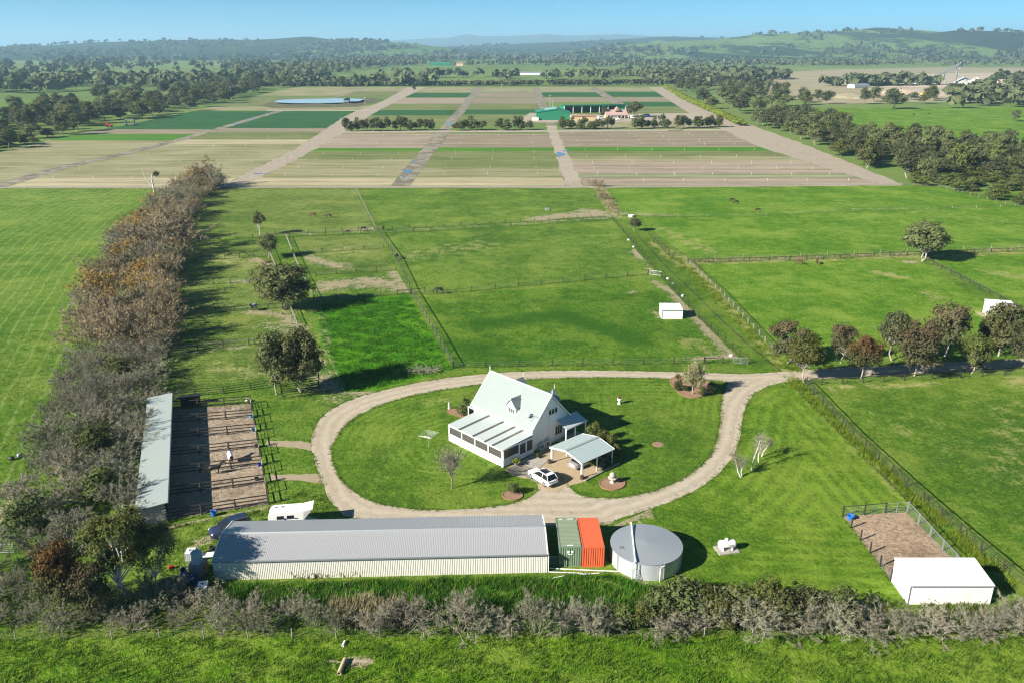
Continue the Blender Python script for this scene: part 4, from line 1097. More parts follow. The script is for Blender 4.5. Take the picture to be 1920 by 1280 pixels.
t = thing('satellite_dish', 'grey satellite dish on the roof beside the dormer', 'satellite dish', (*hw(1.35, -.75), HE + .9), HRZ)
m = MB(); m.tube((0, 0, -.15), (0, 0, .45), .03); m.tube((0, 0, .2), (.5, -.2, -.05), .02); m.tube((0, 0, .45), (-.45, .55, .75), .018); m.part('mast', M_steel, t)
m = MB(); m.lathe([(0, .0), (.2, .02), (.36, .08), (.36, .1), (.2, .045), (0, .025)], (0, 0, 0), 16); d = m.part('dish', M_steel, t); d.location = (-.05, .1, .5); d.rotation_euler = (R(-55), R(10), 0)
t = thing('tv_antenna', 'thin television antenna lying over the pale roof near the ridge end', 'antenna', (*hw(.7, -.5), HE + .62), HRZ)
m = MB(); m.tube((0, 0, -.1), (0, 0, 1.1), .02); m.part('mast', M_steel, t)
m = MB(); m.tube((-.9, 0, 1.05), (.9, 0, 1.05), .015)
for k in range(7): m.tube((-.8 + k * .27, -.3, 1.05), (-.8 + k * .27, .3, 1.05), .01)
m.part('elements', M_steel, t)

# ---------------------------------------------------------------- carport
CP = [np.array(v) for v in ((5.30, 100.45), (9.25, 96.05), (14.0, 100.1), (10.0, 104.5))]
cx = (CP[1] - CP[0]); cw = np.linalg.norm(cx); cy = CP[3] - CP[0]; cl = np.linalg.norm(cy)
crz = math.atan2(cy[1], cy[0])
cpo = thing('carport', 'open gable carport with white posts and a pale green roof', 'carport', (*CP[0], 0), crz)   # x: length, -y: width
CE, CR = 2.35, 3.0
M_cproof = corr('carport_roof_metal', (0.52, 0.60, 0.585), 0.15, 1, amp=0.8)
M_cproof = corr('carport_roof_metal', (0.36, 0.44, 0.43), 0.15, 0, amp=0.7)
for sd_ in (0, 1):
    yE = .1 if sd_ == 0 else -cw - .1
    m = MB(); m.prism([(yE, CE), (-cw / 2, CR), (-cw / 2, CR + .06), (yE, CE + .06)], -.1, cl + .1, 'x'); m.part('roof', M_cproof, cpo, fix=True)
m = MB(); m.box((cl / 2, -cw / 2, CR + .07), (cl + .25, .42, .04)); m.part('ridge_cap', plain('grey_cap', (0.28, 0.31, 0.31), .5), cpo)
for x in (-.1, cl + .1):
    m = MB()
    for sd_ in (0, 1):
        yE = .12 if sd_ == 0 else -cw - .12
        m.prism([(yE, CE - .12), (-cw / 2, CR - .12), (-cw / 2, CR + .08), (yE, CE + .08)], x - .03, x + .03, 'x')
    m.part('barge', M_trim, cpo, fix=True)
for x in (.12, cl / 2, cl - .12):
    for y in (-.06, -cw + .06):
        m = MB(); m.box((x, y, CE / 2), (.12, .12, CE)); m.part('post', M_trim, cpo)
        if x < 1:
            m = MB(); m.box((x + .28, y, CE / 2), (.09, .09, CE)); m.part('post', M_trim, cpo)
m = MB(); m.tube((cl / 2, -cw + .05, .3), (cl - .1, -cw + .05, 2.2), .02); m.tube((cl / 2, -cw + .05, 2.2), (cl - .1, -cw + .05, .3), .02); m.part('cross_brace', M_steel, cpo)
for y in (.12, -cw - .12):
    m = MB(); m.box((cl / 2, y, CE - .02), (cl + .2, .1, .1)); m.part('gutter', M_trim, cpo)

# ---------------------------------------------------------------- small sheds
def skillion(name, label, x0, y0, w, d, hf, hb, rz=0, group=None, door=True, base=None):
    t = thing(name, label, 'shed', (x0, y0, 0), rz, group)
    m = MB(); m.prism([(0, 0), (d, 0), (d, hb), (0, hf)], 0, w, 'x'); m.part('wall', M_shedwhite, t, fix=True)
    m = MB(); m.prism([(-.12, hf + .0), (d + .12, hb + .0), (d + .12, hb + .07), (-.12, hf + .07)], -.1, w + .1, 'x'); m.part('roof', corr('white_roof', (.80, .80, .77), .2), t, fix=True)
    m = MB(); m.box((w / 2, -.15, hf - .02), (w + .2, .08, .09)); m.part('gutter', M_steel, t)
    for x in (0, w):
        m = MB(); m.box((x, -.01, hf / 2), (.1, .06, hf)); m.part('corner_flashing', M_steel if x == 0 else M_trim, t)
    n = int(w / .76)
    for k in range(n + 1):
        m = MB(); m.box((w * k / n, -.012, hf / 2), (.03, .02, hf - .06)); m.part('wall_rib', M_shedwhite, t)
    return t
skillion('white_shed', 'large plain white shed at the end of the sandy kennel run', 40.75, 69.9, 8.4, 3.9, 2.35, 2.85)
skillion('white_shed', 'small white shed standing in the middle of the green paddock', 31.6, 163.4, 4.25, 3.7, 2.05, 2.3)
p = G(1852, 596); skillion('white_shed', 'white shed half hidden by trees at the right edge', p[0], p[1], 5.0, 4.0, 2.6, 2.9, R(-14))

# kennel run
K = [np.array(v) for v in ((40.4, 86.6), (46.0, 87.4), (48.8, 87.7), (49.5, 78), (49.2, 73.9), (40.72, 73.8))]
sheet('kennel_sand', [K[0] + .1, K[2] - .1, K[3] - .1, K[4] - .1, K[5] + .1], 0.075, M_tan, 0.7, jitter=0.06, masks=[('dry', [K[0], K[5]], 1.2, .7)])
M_kmesh = plain('weld_mesh', (0.36, 0.37, 0.37), 0.5, 0.1, 2, 0.5, 0.4)
def mesh_panel(t, a, b, h=1.3):
    d = b - a; Ls = np.linalg.norm(d); n = max(2, int(Ls / .3)); m = MB()
    for k in range(n + 1):
        p = a + d * k / n; m.tube((*p, .05), (*p, h), .008, n=3, cap=False)
    for z in np.arange(.1, h + .01, .2): m.tube((*a, z), (*b, z), .008, n=3, cap=False)
    m.part('mesh_infill', M_kmesh, t)
for nm, lb, a, b, mt in (('mesh_fence', 'black railed mesh fence along the top of the sandy run', K[0], K[1], M_tdark), ('mesh_fence', 'grey mesh fence along the right of the sandy run', K[2], K[4], M_steel), ('mesh_fence', 'low fence of black posts along the left of the sandy run', K[5], K[0], M_tdark)):
    t = fence(nm, lb, [a, b], 2.7, 1.5, .07, mt, wires=(), rails=(1.42,) if mt != M_tdark or 'top' in lb else (), railw=.08, world=True)
    if 'left' not in lb: mesh_panel(t, np.zeros(2), b - a)
    else: mesh_panel(t, np.zeros(2), (b - a) * .28, 1.2)
gate('silver tube gate in the top corner of the sandy run', K[1], K[2], M_galv, 1.4)

# ---------------------------------------------------------------- containers
def container(label, p, w, l, h, msh, mtop, rz=0.0):
    t = thing('shipping_container', label, 'container', (*p, 0), rz, 'shipping containers')
    m = MB(); m.box((w / 2, l / 2, h / 2 + .05), (w - .12, l - .12, h - .14)); m.part('body', msh, t)
    # corrugated skins
    def skin(p0, du, nrm, n, name, mat, L):
        prof = []
        pt = L / n
        for k in range(n):
            prof += [(k * pt, 0), (k * pt + pt * .38, 0), (k * pt + pt * .5, -.045), (k * pt + pt * .88, -.045)]
        prof.append((L, 0))
        p0 = np.array(p0, float); du = np.array(du, float); nr = np.array(nrm, float)
        up = np.array([0, 0, 1.0]) if abs(nr[2]) < .5 else np.array([0, 0, 0.0])
        if abs(nr[2]) < .5: H = up * (h - .28)
        else: H = np.array([w - .16, 0, 0])
        a = [p0 + du * u + nr * o for u, o in prof]; b = [q + H for q in a]
        i = np.arange(len(prof) - 1); nn = len(prof)
        mm = MB(); mm.add(np.array(a + b), np.stack([i, i + 1, i + 1 + nn, i + nn], 1)); return mm.part(name, mat, t, fix=True)
    skin((.08, -.0, .17), (1, 0, 0), (0, -1, 0), 9, 'end_panel', msh, w - .16)
    skin((w, .08, .17), (0, 1, 0), (1, 0, 0), 22, 'side_panel', msh, l - .16)
    skin((0, .08, .17), (0, 1, 0), (-1, 0, 0), 22, 'side_panel', msh, l - .16)
    skin((.08, .08, h + .0), (0, 1, 0), (0, 0, 1), 22, 'roof_panel', mtop, l - .16)
    m = MB()
    for x in (.06, w - .06):
        for y in (.06, l - .06): m.box((x, y, h / 2), (.14, .14, h))
        for z in (.08, h - .05): m.box((x, l / 2, z), (.12, l - .2, .14))
    for y in (.05, l - .05):
        for z in (.08, h - .05): m.box((w / 2, y, z), (w - .2, .12, .14))
    m.part('frame', msh, t)
    m = MB()
    for x in (.08, w - .08):
        for y in (.08, l - .08): m.box((x, y, h + .012), (.2, .2, .03))
    m.part('corner_castings', M_steel, t)
    return t
gc = container('faded green shipping container beside the long shed', G(1048, 1062), 2.42, 5.95, 2.55, M_green, M_olive, R(1.5))
m = MB(); m.box((1.0, -.055, 1.95), (.26, .012, .3)); m.box((1.42, -.055, 1.95), (.26, .012, .3)); m.box((1.2, -.055, 1.66), (.5, .012, .08)); m.part('stencil_mark', M_white, gc)
m = MB(); m.box((1.2, .3, 2.575), (.7, .16, .01)); m.box((.6, 5.6, 2.575), (.4, .14, .01)); m.box((1.7, 5.62, 2.575), (.7, .14, .01)); m.part('roof_mark', M_white, gc)
oc = container('bright orange shipping container beside the green one', G(1091, 1062.5), 2.42, 5.95, 2.55, M_orange, M_orange, R(1.5))

# ---------------------------------------------------------------- water tank
TC, TR, TH = (14.95, 77.75), 3.93, 2.05
tk = thing('water_tank', 'big round corrugated steel water tank with a grey lid', 'water tank', (*TC, 0))
prof = []
for k in range(26): prof += [(TR, .02 + k * TH / 26), (TR + .018, .02 + (k + .5) * TH / 26)]
prof.append((TR, TH))
m = MB(); m.lathe(prof, (0, 0, 0), 72); m.part('wall', M_tank, tk, smooth=True)
m = MB(); m.lathe([(TR + .06, TH - .05), (TR + .07, TH + .03), (TR * .5, TH + .20), (0.01, TH + .34)], (0, 0, 0), 72); m.part('lid', plain('lid_zinc', (0.30, 0.33, 0.355), .45, .06, .3, .5, .25), tk)
for k in range(9):
    a = k * 2 * math.pi / 9 - 1.9
    m = MB(); m.box((0, 0, TH / 2), (.1, .16, TH)); o = m.part('seam_strap', M_galv, tk); o.location = ((TR + .03) * math.cos(a), (TR + .03) * math.sin(a), 0); o.rotation_euler = (0, 0, a)
m = MB(); m.tube((-1.75, -3.62, TH + .28), (-1.15, 3.9, TH + .30), .09, n=8); m.tube((-1.75, -3.62, TH + .28), (-2.1, -3.95, TH + .1), .07); m.tube((-2.1, -3.95, TH + .1), (-2.1, -3.95, .15), .06); m.part('inlet_pipe', M_white, tk)
m = MB(); m.tube((.9, -4.1, 0), (.9, -4.1, 1.75), .07); m.tube((.9, -4.1, 1.75), (1.35, -3.7, 1.75), .06); m.part('overflow_pipe', M_white, tk)
m = MB(); m.box((-2.9, -.9, TH + .14), (.5, .5, .06)); m.part('hatch', M_steel, tk)
ld_ = thing('ladder', 'small metal ladder leaning against the water tank', 'ladder', (TC[0] - 1.72, TC[1] - 3.95, 0), R(-20))
m = MB()
for x in (-.2, .2): m.tube((x, -.45, 0), (x, .18, 1.5), .025)
m.part('rails', M_galv, ld_)
for k in range(5):
    z = .25 + k * .27; m = MB(); m.tube((-.2, -.45 + z * .42, z), (.2, -.45 + z * .42, z), .018); m.part('rung', M_galv, ld_)
pp = thing('water_pipe', 'white pipe running along the ground from shed to tank', 'pipe', (*G(1030, 1066), 0))
m = MB(); e = G(1180, 1073) - G(1030, 1066); m.path([(0, 0, .1), (*(e * .55), .1), (*e, .12)], .06, 8); m.part('pipe', M_white, pp)
for (x, y), rz_, ln in ((G(1046, 1083), .3, 1.5), (G(1105, 1077), .1, 2.2)):
    t = thing('loose_pipe', ['short white pipe lying in the weeds below the green container', 'longer white pipe lying in the weeds below the orange container'][ln > 2], 'pipe', (x, y, .12), rz_)
    m = MB(); m.path([(-ln / 2, 0, 0), (ln / 2, 0, .05)], .045, 8); m.part('pipe', M_white, t)
gate('small silver gate between the long shed and the green container', G(1031, 1058), G(1047, 1058), M_galv, 1.1)
gate('old grey gate leaning along the shaded end of the long shed', G(404, 1088), G(455, 1085), M_steel, 1.1)
gate('pale framed gate standing at the far left edge', G(-8, 1038), G(27, 1036), M_galv, 1.2)

# ---------------------------------------------------------------- LPG tank on plinth
p = G(1362, 1031)
t = thing('concrete_plinth', 'square concrete plinth under the white gas tank', 'plinth', (*p, 0), R(12))
m = MB(); m.box((0, 0, .09), (2.5, 1.7, .18)); m.part('slab', M_conc, t)
t = thing('gas_tank', 'small white horizontal gas tank on a concrete plinth', 'gas tank', (*p, .18), R(8))
m = MB(); m.lathe([(0.01, -1.05), (.25, -1.02), (.4, -.92), (.46, -.78), (.46, .78), (.4, .92), (.25, 1.02), (.01, 1.05)], (0, 0, .72), 24, axis='x'); m.part('vessel', M_white, t, smooth=True)
for x in (-.55, .55):
    m = MB(); m.prism([(-.4, 0), (.4, 0), (.32, .35), (-.32, .35)], x - .08, x + .08, 'x'); m.part('saddle', M_white, t)
m = MB(); m.lathe([(.0, 0), (.2, 0), (.2, .25), (.12, .32), (0, .34)], (-.1, 0, 1.12), 14); m.part('valve_dome', M_white, t)
m = MB()
for k, (x, w_) in enumerate(((.1, .06), (.24, .1), (.4, .12), (.57, .1))): m.box((x, -.455, .78), (w_, .012, .11 if k % 2 else .14))
m.part('lettering', M_steel, t)
m = MB(); m.tube((.1, -.6, -.15), (.1, -.6, .6), .025); m.part('stand_pipe', M_steel, t)
# ---------------------------------------------------------------- vegetation
M_gum = leafy('gum_leaves', (0.055, 0.066, 0.024), (0.140, 0.152, 0.064))
M_gum2 = leafy('dark_gum_leaves', (0.042, 0.052, 0.022), (0.105, 0.115, 0.056))
M_gumred = leafy('red_tipped_leaves', (0.050, 0.058, 0.020), (0.115, 0.12, 0.048), (0.165, 0.085, 0.036), 6.8)
M_gumbrown = leafy('brown_tipped_leaves', (0.050, 0.055, 0.024), (0.112, 0.112, 0.054), (0.125, 0.098, 0.056), 7.0)
M_gumgreen = leafy('olive_leaves', (0.045, 0.062, 0.014), (0.13, 0.145, 0.045))
M_wattle = leafy('wattle_leaves', (0.040, 0.058, 0.014), (0.115, 0.130, 0.042))
M_tea = leafy('tea_tree_leaves', (0.040, 0.055, 0.018), (0.110, 0.125, 0.048))
M_gold = leafy('golden_leaves', (0.16, 0.105, 0.025), (0.34, 0.22, 0.05))
M_rust = leafy('rusty_leaves', (0.14, 0.088, 0.038), (0.25, 0.165, 0.07))
M_lime = leafy('lime_leaves', (0.11, 0.15, 0.02), (0.22, 0.26, 0.04))
M_trunk = plain('pale_bark', (0.33, 0.295, 0.25), 0.85, 0.3, 2.5)
M_trunkd = plain('dark_bark', (0.16, 0.13, 0.105), 0.9, 0.3, 2.5)
M_birch = plain('white_bark', (0.55, 0.53, 0.48), 0.8, 0.15, 4)
def twigmat(name, c1, c2):
    a = NT(name); n1 = a.noise(0.8, 3, 0.6, a.obj()); oi = a.n('ShaderNodeObjectInfo').outputs['Random']
    c = a.mix(n1, c1, c2)
    h = a.n('ShaderNodeHueSaturation'); a.set(h.inputs['Value'], a.math('ADD', .8, a.math('MULTIPLY', oi, .4))); a.set(h.inputs['Color'], c)
    return a.fin(h.outputs[0], 0.9, 0.1)
M_twg = twigmat('grey_twigs', (0.158, 0.156, 0.105), (0.278, 0.272, 0.198))
M_twb = twigmat('brown_twigs', (0.195, 0.16, 0.10), (0.34, 0.28, 0.18))
M_twp = twigmat('mauve_twigs', (0.165, 0.15, 0.108), (0.285, 0.262, 0.198))

def leaves(rng, C, n, spread, size, up=0.35, N=None):
    """n leaf sprays (quads) around each of the clump centres C"""
    m = len(C) * n
    P = np.repeat(C, n, 0) + rng.normal(0, spread, (m, 3)) * np.array([1, 1, .75])
    a = rng.normal(0, 1, (m, 3)); a[:, 2] *= .7; a /= np.linalg.norm(a, axis=1)[:, None]
    b = rng.normal(0, 1, (m, 3))
    if N is not None:      # sprays face outwards from their branch
        nn = np.repeat(N, n, 0) * 1.5 + rng.normal(0, .6, (m, 3)); nn[:, 2] += .35; nn /= np.linalg.norm(nn, axis=1)[:, None]
        a -= nn * (a * nn).sum(1)[:, None]; a /= np.linalg.norm(a, axis=1)[:, None]; b = np.cross(nn, a)
    b -= a * (a * b).sum(1)[:, None]; b /= np.linalg.norm(b, axis=1)[:, None]
    s = size * rng.uniform(.6, 1.3, (m, 1))
    a *= s; b *= s * rng.uniform(.35, .7, (m, 1))
    V = np.stack([P - a, P - b * .9 + a * .1, P + a, P + b], 1).reshape(-1, 3)
    F = np.arange(m * 4).reshape(-1, 4)
    return V, F

def crown_lobes(rng, h, w, n, z0=.62, zr=.30, r=(.17, .26)):
    out = []
    for k in range(n):
        a = k * 2.4 + rng.uniform(-.4, .4); q = rng.uniform(.15, 1) ** .6
        z = h * (z0 + zr * rng.uniform(-1, 1) * (1 - .45 * q))
        out.append((np.array([math.cos(a) * q * w * .33, math.sin(a) * q * w * .33, z]), w * rng.uniform(*r)))
    out.append((np.array([0, 0, h * (z0 + zr * .72)]), w * r[1] * .9))
    return out

def tree_meshes(seed, h, w, lobes, clumps, per, leaf, spread, trunk_r, lmat, tmat, z0=.62, zr=.30, lean=0.06, multi=1, r=(.17, .26), fork=.34):
    rng = np.random.default_rng(seed)
    L = crown_lobes(rng, h, w, lobes, z0, zr, r)
    C, NN = [], []
    for c, r in L:
        d = rng.normal(0, 1, (clumps, 3)); d[:, 2] = np.abs(d[:, 2]) * .9 - .35; d /= np.linalg.norm(d, axis=1)[:, None]
        NN.append(d); C.append(c + d * r * rng.uniform(.55, 1.05, (clumps, 1)) * np.array([1, 1, .8]))
    C = np.vstack(C)
    V, F = leaves(rng, C, per, spread, leaf, N=np.vstack(NN))
    V[:, 2] = np.maximum(V[:, 2], h * .08)
    mb = MB(); mb.add(V, F); crown = mb.mesh('crown', lmat)
    mt = MB()
    for q in range(multi):
        o = np.array([0, 0, -.2]) + (np.array([*rng.normal(0, trunk_r * 1.6, 2), 0]) if multi > 1 else 0)
        f = np.array([*rng.normal(0, lean * h, 2), h * fork * rng.uniform(.85, 1.2)])
        mid = (o + f) / 2 + np.array([*rng.normal(0, .03 * h, 2), 0])
        mt.path([o, mid, f], [trunk_r, trunk_r * .82, trunk_r * .68], 7)
        for c, r in L[q::multi]:
            m = f * .5 + c * .5 + np.array([*rng.normal(0, .05 * w, 2), -h * .03])
            mt.path([f, m, c], [trunk_r * .5, trunk_r * .3, trunk_r * .12], 5)
            for _ in range(2):
                e = c + rng.normal(0, r * .5, 3); mt.tube((m + c) / 2, e, trunk_r * .16, trunk_r * .05, 4, cap=False)
    trunk = mt.mesh('trunk', tmat)
    return crown, trunk

def twig_meshes(seed, h, w, stems, lv, tw, mat, r0=.07, leafmat=None, nleaf=0, leafsize=.16, trunk=False, spread=1.0, droop=0.0):
    """leafless crown: stems fork into limbs and a haze of twigs"""
    rng = np.random.default_rng(seed)
    mb = MB(); tips = []
    TV = []
    def grow(p, d, L, r, k):
        q = p + d * L
        bend = (p + q) / 2 + rng.normal(0, .05 * L, 3)
        mb.tube(p, bend, r, r * .8, 4 if k else 5, cap=False); mb.tube(bend, q, r * .8, r * .55, 4, cap=False)
        tips.append(q)
        if k >= len(lv):
            return
        for _ in range(lv[k]):
            e = d + rng.normal(0, .55 * spread, 3); e[2] += .12 - droop * k; e /= np.linalg.norm(e)
            s = rng.uniform(.35, 1.0)
            grow(p + (q - p) * s, e, L * rng.uniform(.55, .8), r * .55, k + 1)
    if trunk:
        top = np.array([rng.normal(0, .03 * h), rng.normal(0, .03 * h), h * .28]); mb.tube((0, 0, -.2), top, r0 * 1.6, r0 * 1.2, 7)
    for s in range(stems):
        a = s * 2.4 + rng.uniform(-.5, .5)
        t = rng.uniform(.15, 1.0)
        d = np.array([math.cos(a) * t * w / h * .75, math.sin(a) * t * w / h * .75, 1.0]); d /= np.linalg.norm(d)
        p = top if trunk else np.array([math.cos(a) * t * w * .12, math.sin(a) * t * w * .12, -.1])
        grow(p, d, h * (.42 if trunk else .5) * rng.uniform(.8, 1.1), r0 * rng.uniform(.6, 1), 0)
    T = np.array(tips)
    n = len(T) * tw
    P = np.repeat(T, tw, 0); c = T.mean(0) * np.array([1, 1, .6])
    d = (P - c); d /= np.linalg.norm(d, axis=1)[:, None] + 1e-6
    d = d * .55 + rng.normal(0, .6, (n, 3)); d[:, 2] += .25; d /= np.linalg.norm(d, axis=1)[:, None]
    L = h * rng.uniform(.07, .17, (n, 1))
    s = np.cross(d, rng.normal(0, 1, (n, 3))); s /= np.linalg.norm(s, axis=1)[:, None]
    P = P - d * L * rng.uniform(0, .6, (n, 1))
    wd = rng.uniform(.014, .03, (n, 1)) * (h / 4) ** .5
    V = np.stack([P - s * wd, P + s * wd, P + d * L], 1).reshape(-1, 3)
    mb.add(V, np.arange(n * 3).reshape(-1, 3))
    st = mb.mesh('branches', mat)
    lf = None
    if leafmat:
        sel = T[rng.integers(0, len(T), nleaf)]
        V, F = leaves(rng, sel, 1, .35, leafsize); ml = MB(); ml.add(V, F); lf = ml.mesh('leaves', leafmat)
    return st, lf

def place(name, label, cat, meshes, loc, s, rz, group=None, names=('crown', 'trunk')):
    t = thing(name, label, cat, (loc[0], loc[1], loc[2] if len(loc) > 2 else 0), rz, group, s)
    for nm, me in zip(names, meshes):
        if me is not None: inst(nm, me, t)
    return t

vr = random.Random(77)
# -- near gum trees: base px, top row, width px, mesh kind, label
NEAR_H, NEAR_W = 10.0, 9.5
def near(seed, lm, tm=M_trunk, **k):
    kw = dict(h=NEAR_H, w=NEAR_W, lobes=24, clumps=30, per=9, leaf=.25, spread=.34, trunk_r=.18, lmat=lm, tmat=tm, r=(.12, .21), z0=.56, zr=.38, fork=.26); kw.update(k)
    return tree_meshes(seed, **kw)
NV = {'gum': [near(1, M_gum), near(2, M_gum, z0=.58)], 'dark': [near(3, M_gum2, lobes=26), near(4, M_gumbrown, lobes=25)], 'red': [near(5, M_gumred)],
      'brown': [near(6, M_gumbrown), near(7, M_gumbrown, lobes=28)], 'green': [near(8, M_gumgreen), near(9, M_gumgreen, zr=.40)],
      'tall': [near(10, M_gum, lobes=13, z0=.68, zr=.27, tm=M_birch, clumps=30, r=(.10, .17), multi=2)], 'open': [near(13, M_gum, lobes=16, z0=.66, zr=.28, tm=M_birch, clumps=44, per=11, leaf=.16, spread=.26, r=(.10, .17))], 'big': [near(14, M_gumgreen, lobes=20, z0=.68, zr=.28, tm=M_birch, clumps=46, per=13, leaf=.15, spread=.24, r=(.08, .14), trunk_r=.2, multi=2)], 'round': [near(11, M_gum, lobes=32, z0=.54, zr=.40, clumps=34, multi=2, fork=.2)],
      'dense': [near(12, M_gum, lobes=32, z0=.54, zr=.40, clumps=34, multi=2, fork=.2)]}
def near_tree(base, ytop, wpx, kind, v, label, group=None, rz=None, name='gum_tree'):
    w = G(*base); h = height_at(base, ytop); sc = FPX / depth(w)
    ww = wpx / sc
    k_ = 1.0 if kind in ('big', 'open') else 1.09
    s = (ww / NEAR_W * k_, ww / NEAR_W * k_, h / NEAR_H * 1.02)
    return place(name, label, 'tree', NV[kind][v], w, s, vr.uniform(0, 6.28) if rz is None else rz, group)
GD = 'trees beside the driveway'
near_tree((1474, 682), 598, 76, 'brown', 0, 'dark purplish topped tree at the drain end of the driveway row', GD)
near_tree((1507, 716), 624, 72, 'green', 0, 'olive green tree at the driveway corner post, thin leaning trunk', GD)
near_tree((1576, 681), 606, 48, 'dark', 1, 'narrow dark tree standing alone between the green tree and the red tipped tree', GD)
near_tree((1614, 709), 624, 67, 'red', 0, 'tree with a bright rusty red crown top beside the driveway', GD)
near_tree((1673, 677), 581, 68, 'dark', 0, 'tall grey green tree just right of the rusty red one', GD)
near_tree((1714, 704), 598, 92, 'brown', 1, 'widest brown tipped tree in the driveway row', GD)
near_tree((1771, 668), 567, 80, 'dark', 1, 'tall broad dark tree behind the brown tipped one', GD)
near_tree((1821, 700), 624, 62, 'green', 1, 'small rounded olive tree right of the broad brown tree', GD)
near_tree((1845, 652), 600, 36, 'dark', 0, 'small dark tree beside the pale trunked tree near the right edge', GD)
near_tree((1872, 668), 570, 82, 'gum', 1, 'pale trunked tree in front of the half hidden white shed', GD)
near_tree((1925, 696), 608, 66, 'dark', 0, 'dark tree cut by the right edge of the driveway row', GD)
near_tree((1985, 668), 580, 80, 'brown', 0, 'tree beyond the right end of the driveway row', GD)
near_tree((2030, 694), 610, 70, 'green', 0, 'olive tree beyond the right end of the driveway row', GD)
near_tree((1731, 489), 411, 88, 'round', 0, 'lone round crowned tree on the fence of the right paddocks')
near_tree((487, 441), 396, 27, 'tall', 0, 'slim two tiered small tree on the upper lane fence')
near_tree((503, 484), 436, 42, 'gum', 0, 'smaller round gum below the slim tree on the lane fence')
near_tree((534, 580), 491, 106, 'dense', 0, 'big dense rounded gum tree amid the left paddocks')
near_tree((519, 740), 624, 76, 'gum', 1, 'tall open gum with a white trunk by the yard fence')
near_tree((566, 733), 612, 92, 'dense', 0, 'large dark gum beside the white trunked one', rz=2.0)
near_tree((1190, 434), 408, 24, 'dark', 0, 'small dark bush tree at the top of the drain lane', name='small_tree')
near_tree((240, 1118), 964, 165, 'big', 0, 'big open gum with forked white trunk in the bottom left thicket', rz=.8)
near_tree((304, 1108), 984, 96, 'open', 0, 'leaning gum crown shading the left end of the long shed', rz=2.2)
near_tree((128, 1160), 1010, 84, 'red', 0, 'rusty topped dense tree in the bottom left thicket')
near_tree((180, 1165), 1050, 70, 'brown', 0, 'brown green tree between the rusty tree and the open gum')

# -- leafless things
BH = 5.0
BV = {'grey': [twig_meshes(20 + k, BH, 5.4, 10, (4, 4), 13, M_twg)[0:2] for k in range(4)], 'mauve': [twig_meshes(30 + k, BH, 5.4, 10, (4, 4), 13, M_twp)[0:2] for k in range(3)],
      'brown': [twig_meshes(40 + k, BH, 5.6, 9, (4, 4), 12, M_twb, leafmat=M_rust, nleaf=150)[0:2] for k in range(3)],
      'gold': [twig_meshes(50 + k, BH, 5.6, 8, (4, 4), 8, M_twb, leafmat=M_gold, nleaf=1500, leafsize=.17)[0:2] for k in range(2)],
      'mossy': [twig_meshes(60 + k, BH, 5.2, 10, (4, 4), 12, M_twg, leafmat=M_wattle, nleaf=500)[0:2] for k in range(2)]}
SV = [tree_meshes(70 + k, 4.0, 4.6, 12, 26, 9, .17, .22, .09, m_, M_trunkd, z0=.5, zr=.42, multi=3, fork=.2) for k, m_ in enumerate((M_tea, M_tea, M_wattle, M_gumgreen))]
KINDLAB = {'grey': 'grey leafless shrub', 'mauve': 'reddish grey leafless shrub', 'brown': 'brown leafless tree', 'gold': 'thin golden leaved tree', 'mossy': 'green tinged leafless shrub', 'green': 'dark evergreen bush'}
def shrub(kind, w, h, wd, where, group, name=None, label=None):
    rz = vr.uniform(0, 6.28)
    lb = label or (('small ' if wd < 3.5 else 'tall ' if h > 7.8 or 3.0 < h < 3.3 else '') + KINDLAB[kind] + ' ' + where)
    if kind == 'green': return place(name or 'evergreen_bush', lb, 'bush', SV[vr.randrange(4)], w, (wd / 4.6, wd / 4.6, h / 4.0), rz, group)
    return place(name or ('bare_tree' if kind in ('brown', 'gold') else 'bare_shrub'), lb, 'tree' if kind in ('brown', 'gold') else 'shrub', BV[kind][vr.randrange(len(BV[kind]))], w, (wd / 5.4, wd / 5.4, h / BH), rz, group, ('branches', 'leaves'))

def scatter(poly, gap, seed, tries=6000, maxn=400):
    rng = np.random.default_rng(seed); poly = np.array(poly); lo, hi = poly.min(0), poly.max(0)
    P = rng.uniform(lo, hi, (tries, 2)); P = P[inside(P, poly)]
    out = []
    for p in P:
        if all((p[0] - q[0]) ** 2 + (p[1] - q[1]) ** 2 > gap * gap for q in out):
            out.append(p)
            if len(out) >= maxn: break
    return out
# left winter hedge: from the crop track down to the front fence
belt_l = GL((362, 352), (315, 380), (262, 430), (215, 500), (170, 610), (115, 740), (75, 860), (30, 985), (-20, 1080))
belt_r = GL((262, 1010), (258, 900), (268, 780), (292, 700), (312, 620), (330, 540), (335, 480), (345, 430), (372, 385), (418, 352))
for p in scatter(belt_l + belt_r, 3.6, 3, 9000, 300):
    y = p[1]; u = vr.random()
    if y < 140:
        kind = 'grey' if u < .45 else 'mauve' if u < .72 else 'mossy' if u < .88 else 'green'; h = vr.uniform(3.6, 5.6); wd = vr.uniform(4.6, 6.6)
        where = 'at the front corner of the winter hedge' if y < 84 else 'in the winter hedge behind the stable' if y < 117 else 'in the winter hedge just past the stable'
    elif y < 240:
        kind = 'brown' if u < .60 else 'gold' if u < .76 else 'mauve' if u < .92 else 'mossy'; h = vr.uniform(6.0, 9.5); wd = vr.uniform(7, 10)
        where = 'in the winter hedge by the rugged horse' if y < 185 else 'in the tall middle of the winter hedge'
        if vr.random() < .35: continue
    else:
        kind = 'brown' if u < .5 else 'grey' if u < .85 else 'gold'; h = vr.uniform(5.5, 9); wd = vr.uniform(7, 10)
        where = 'in the winter hedge near the crop track'
        if vr.random() < .45: continue
    shrub(kind, p, h, wd, where, 'plants of the left winter hedge')
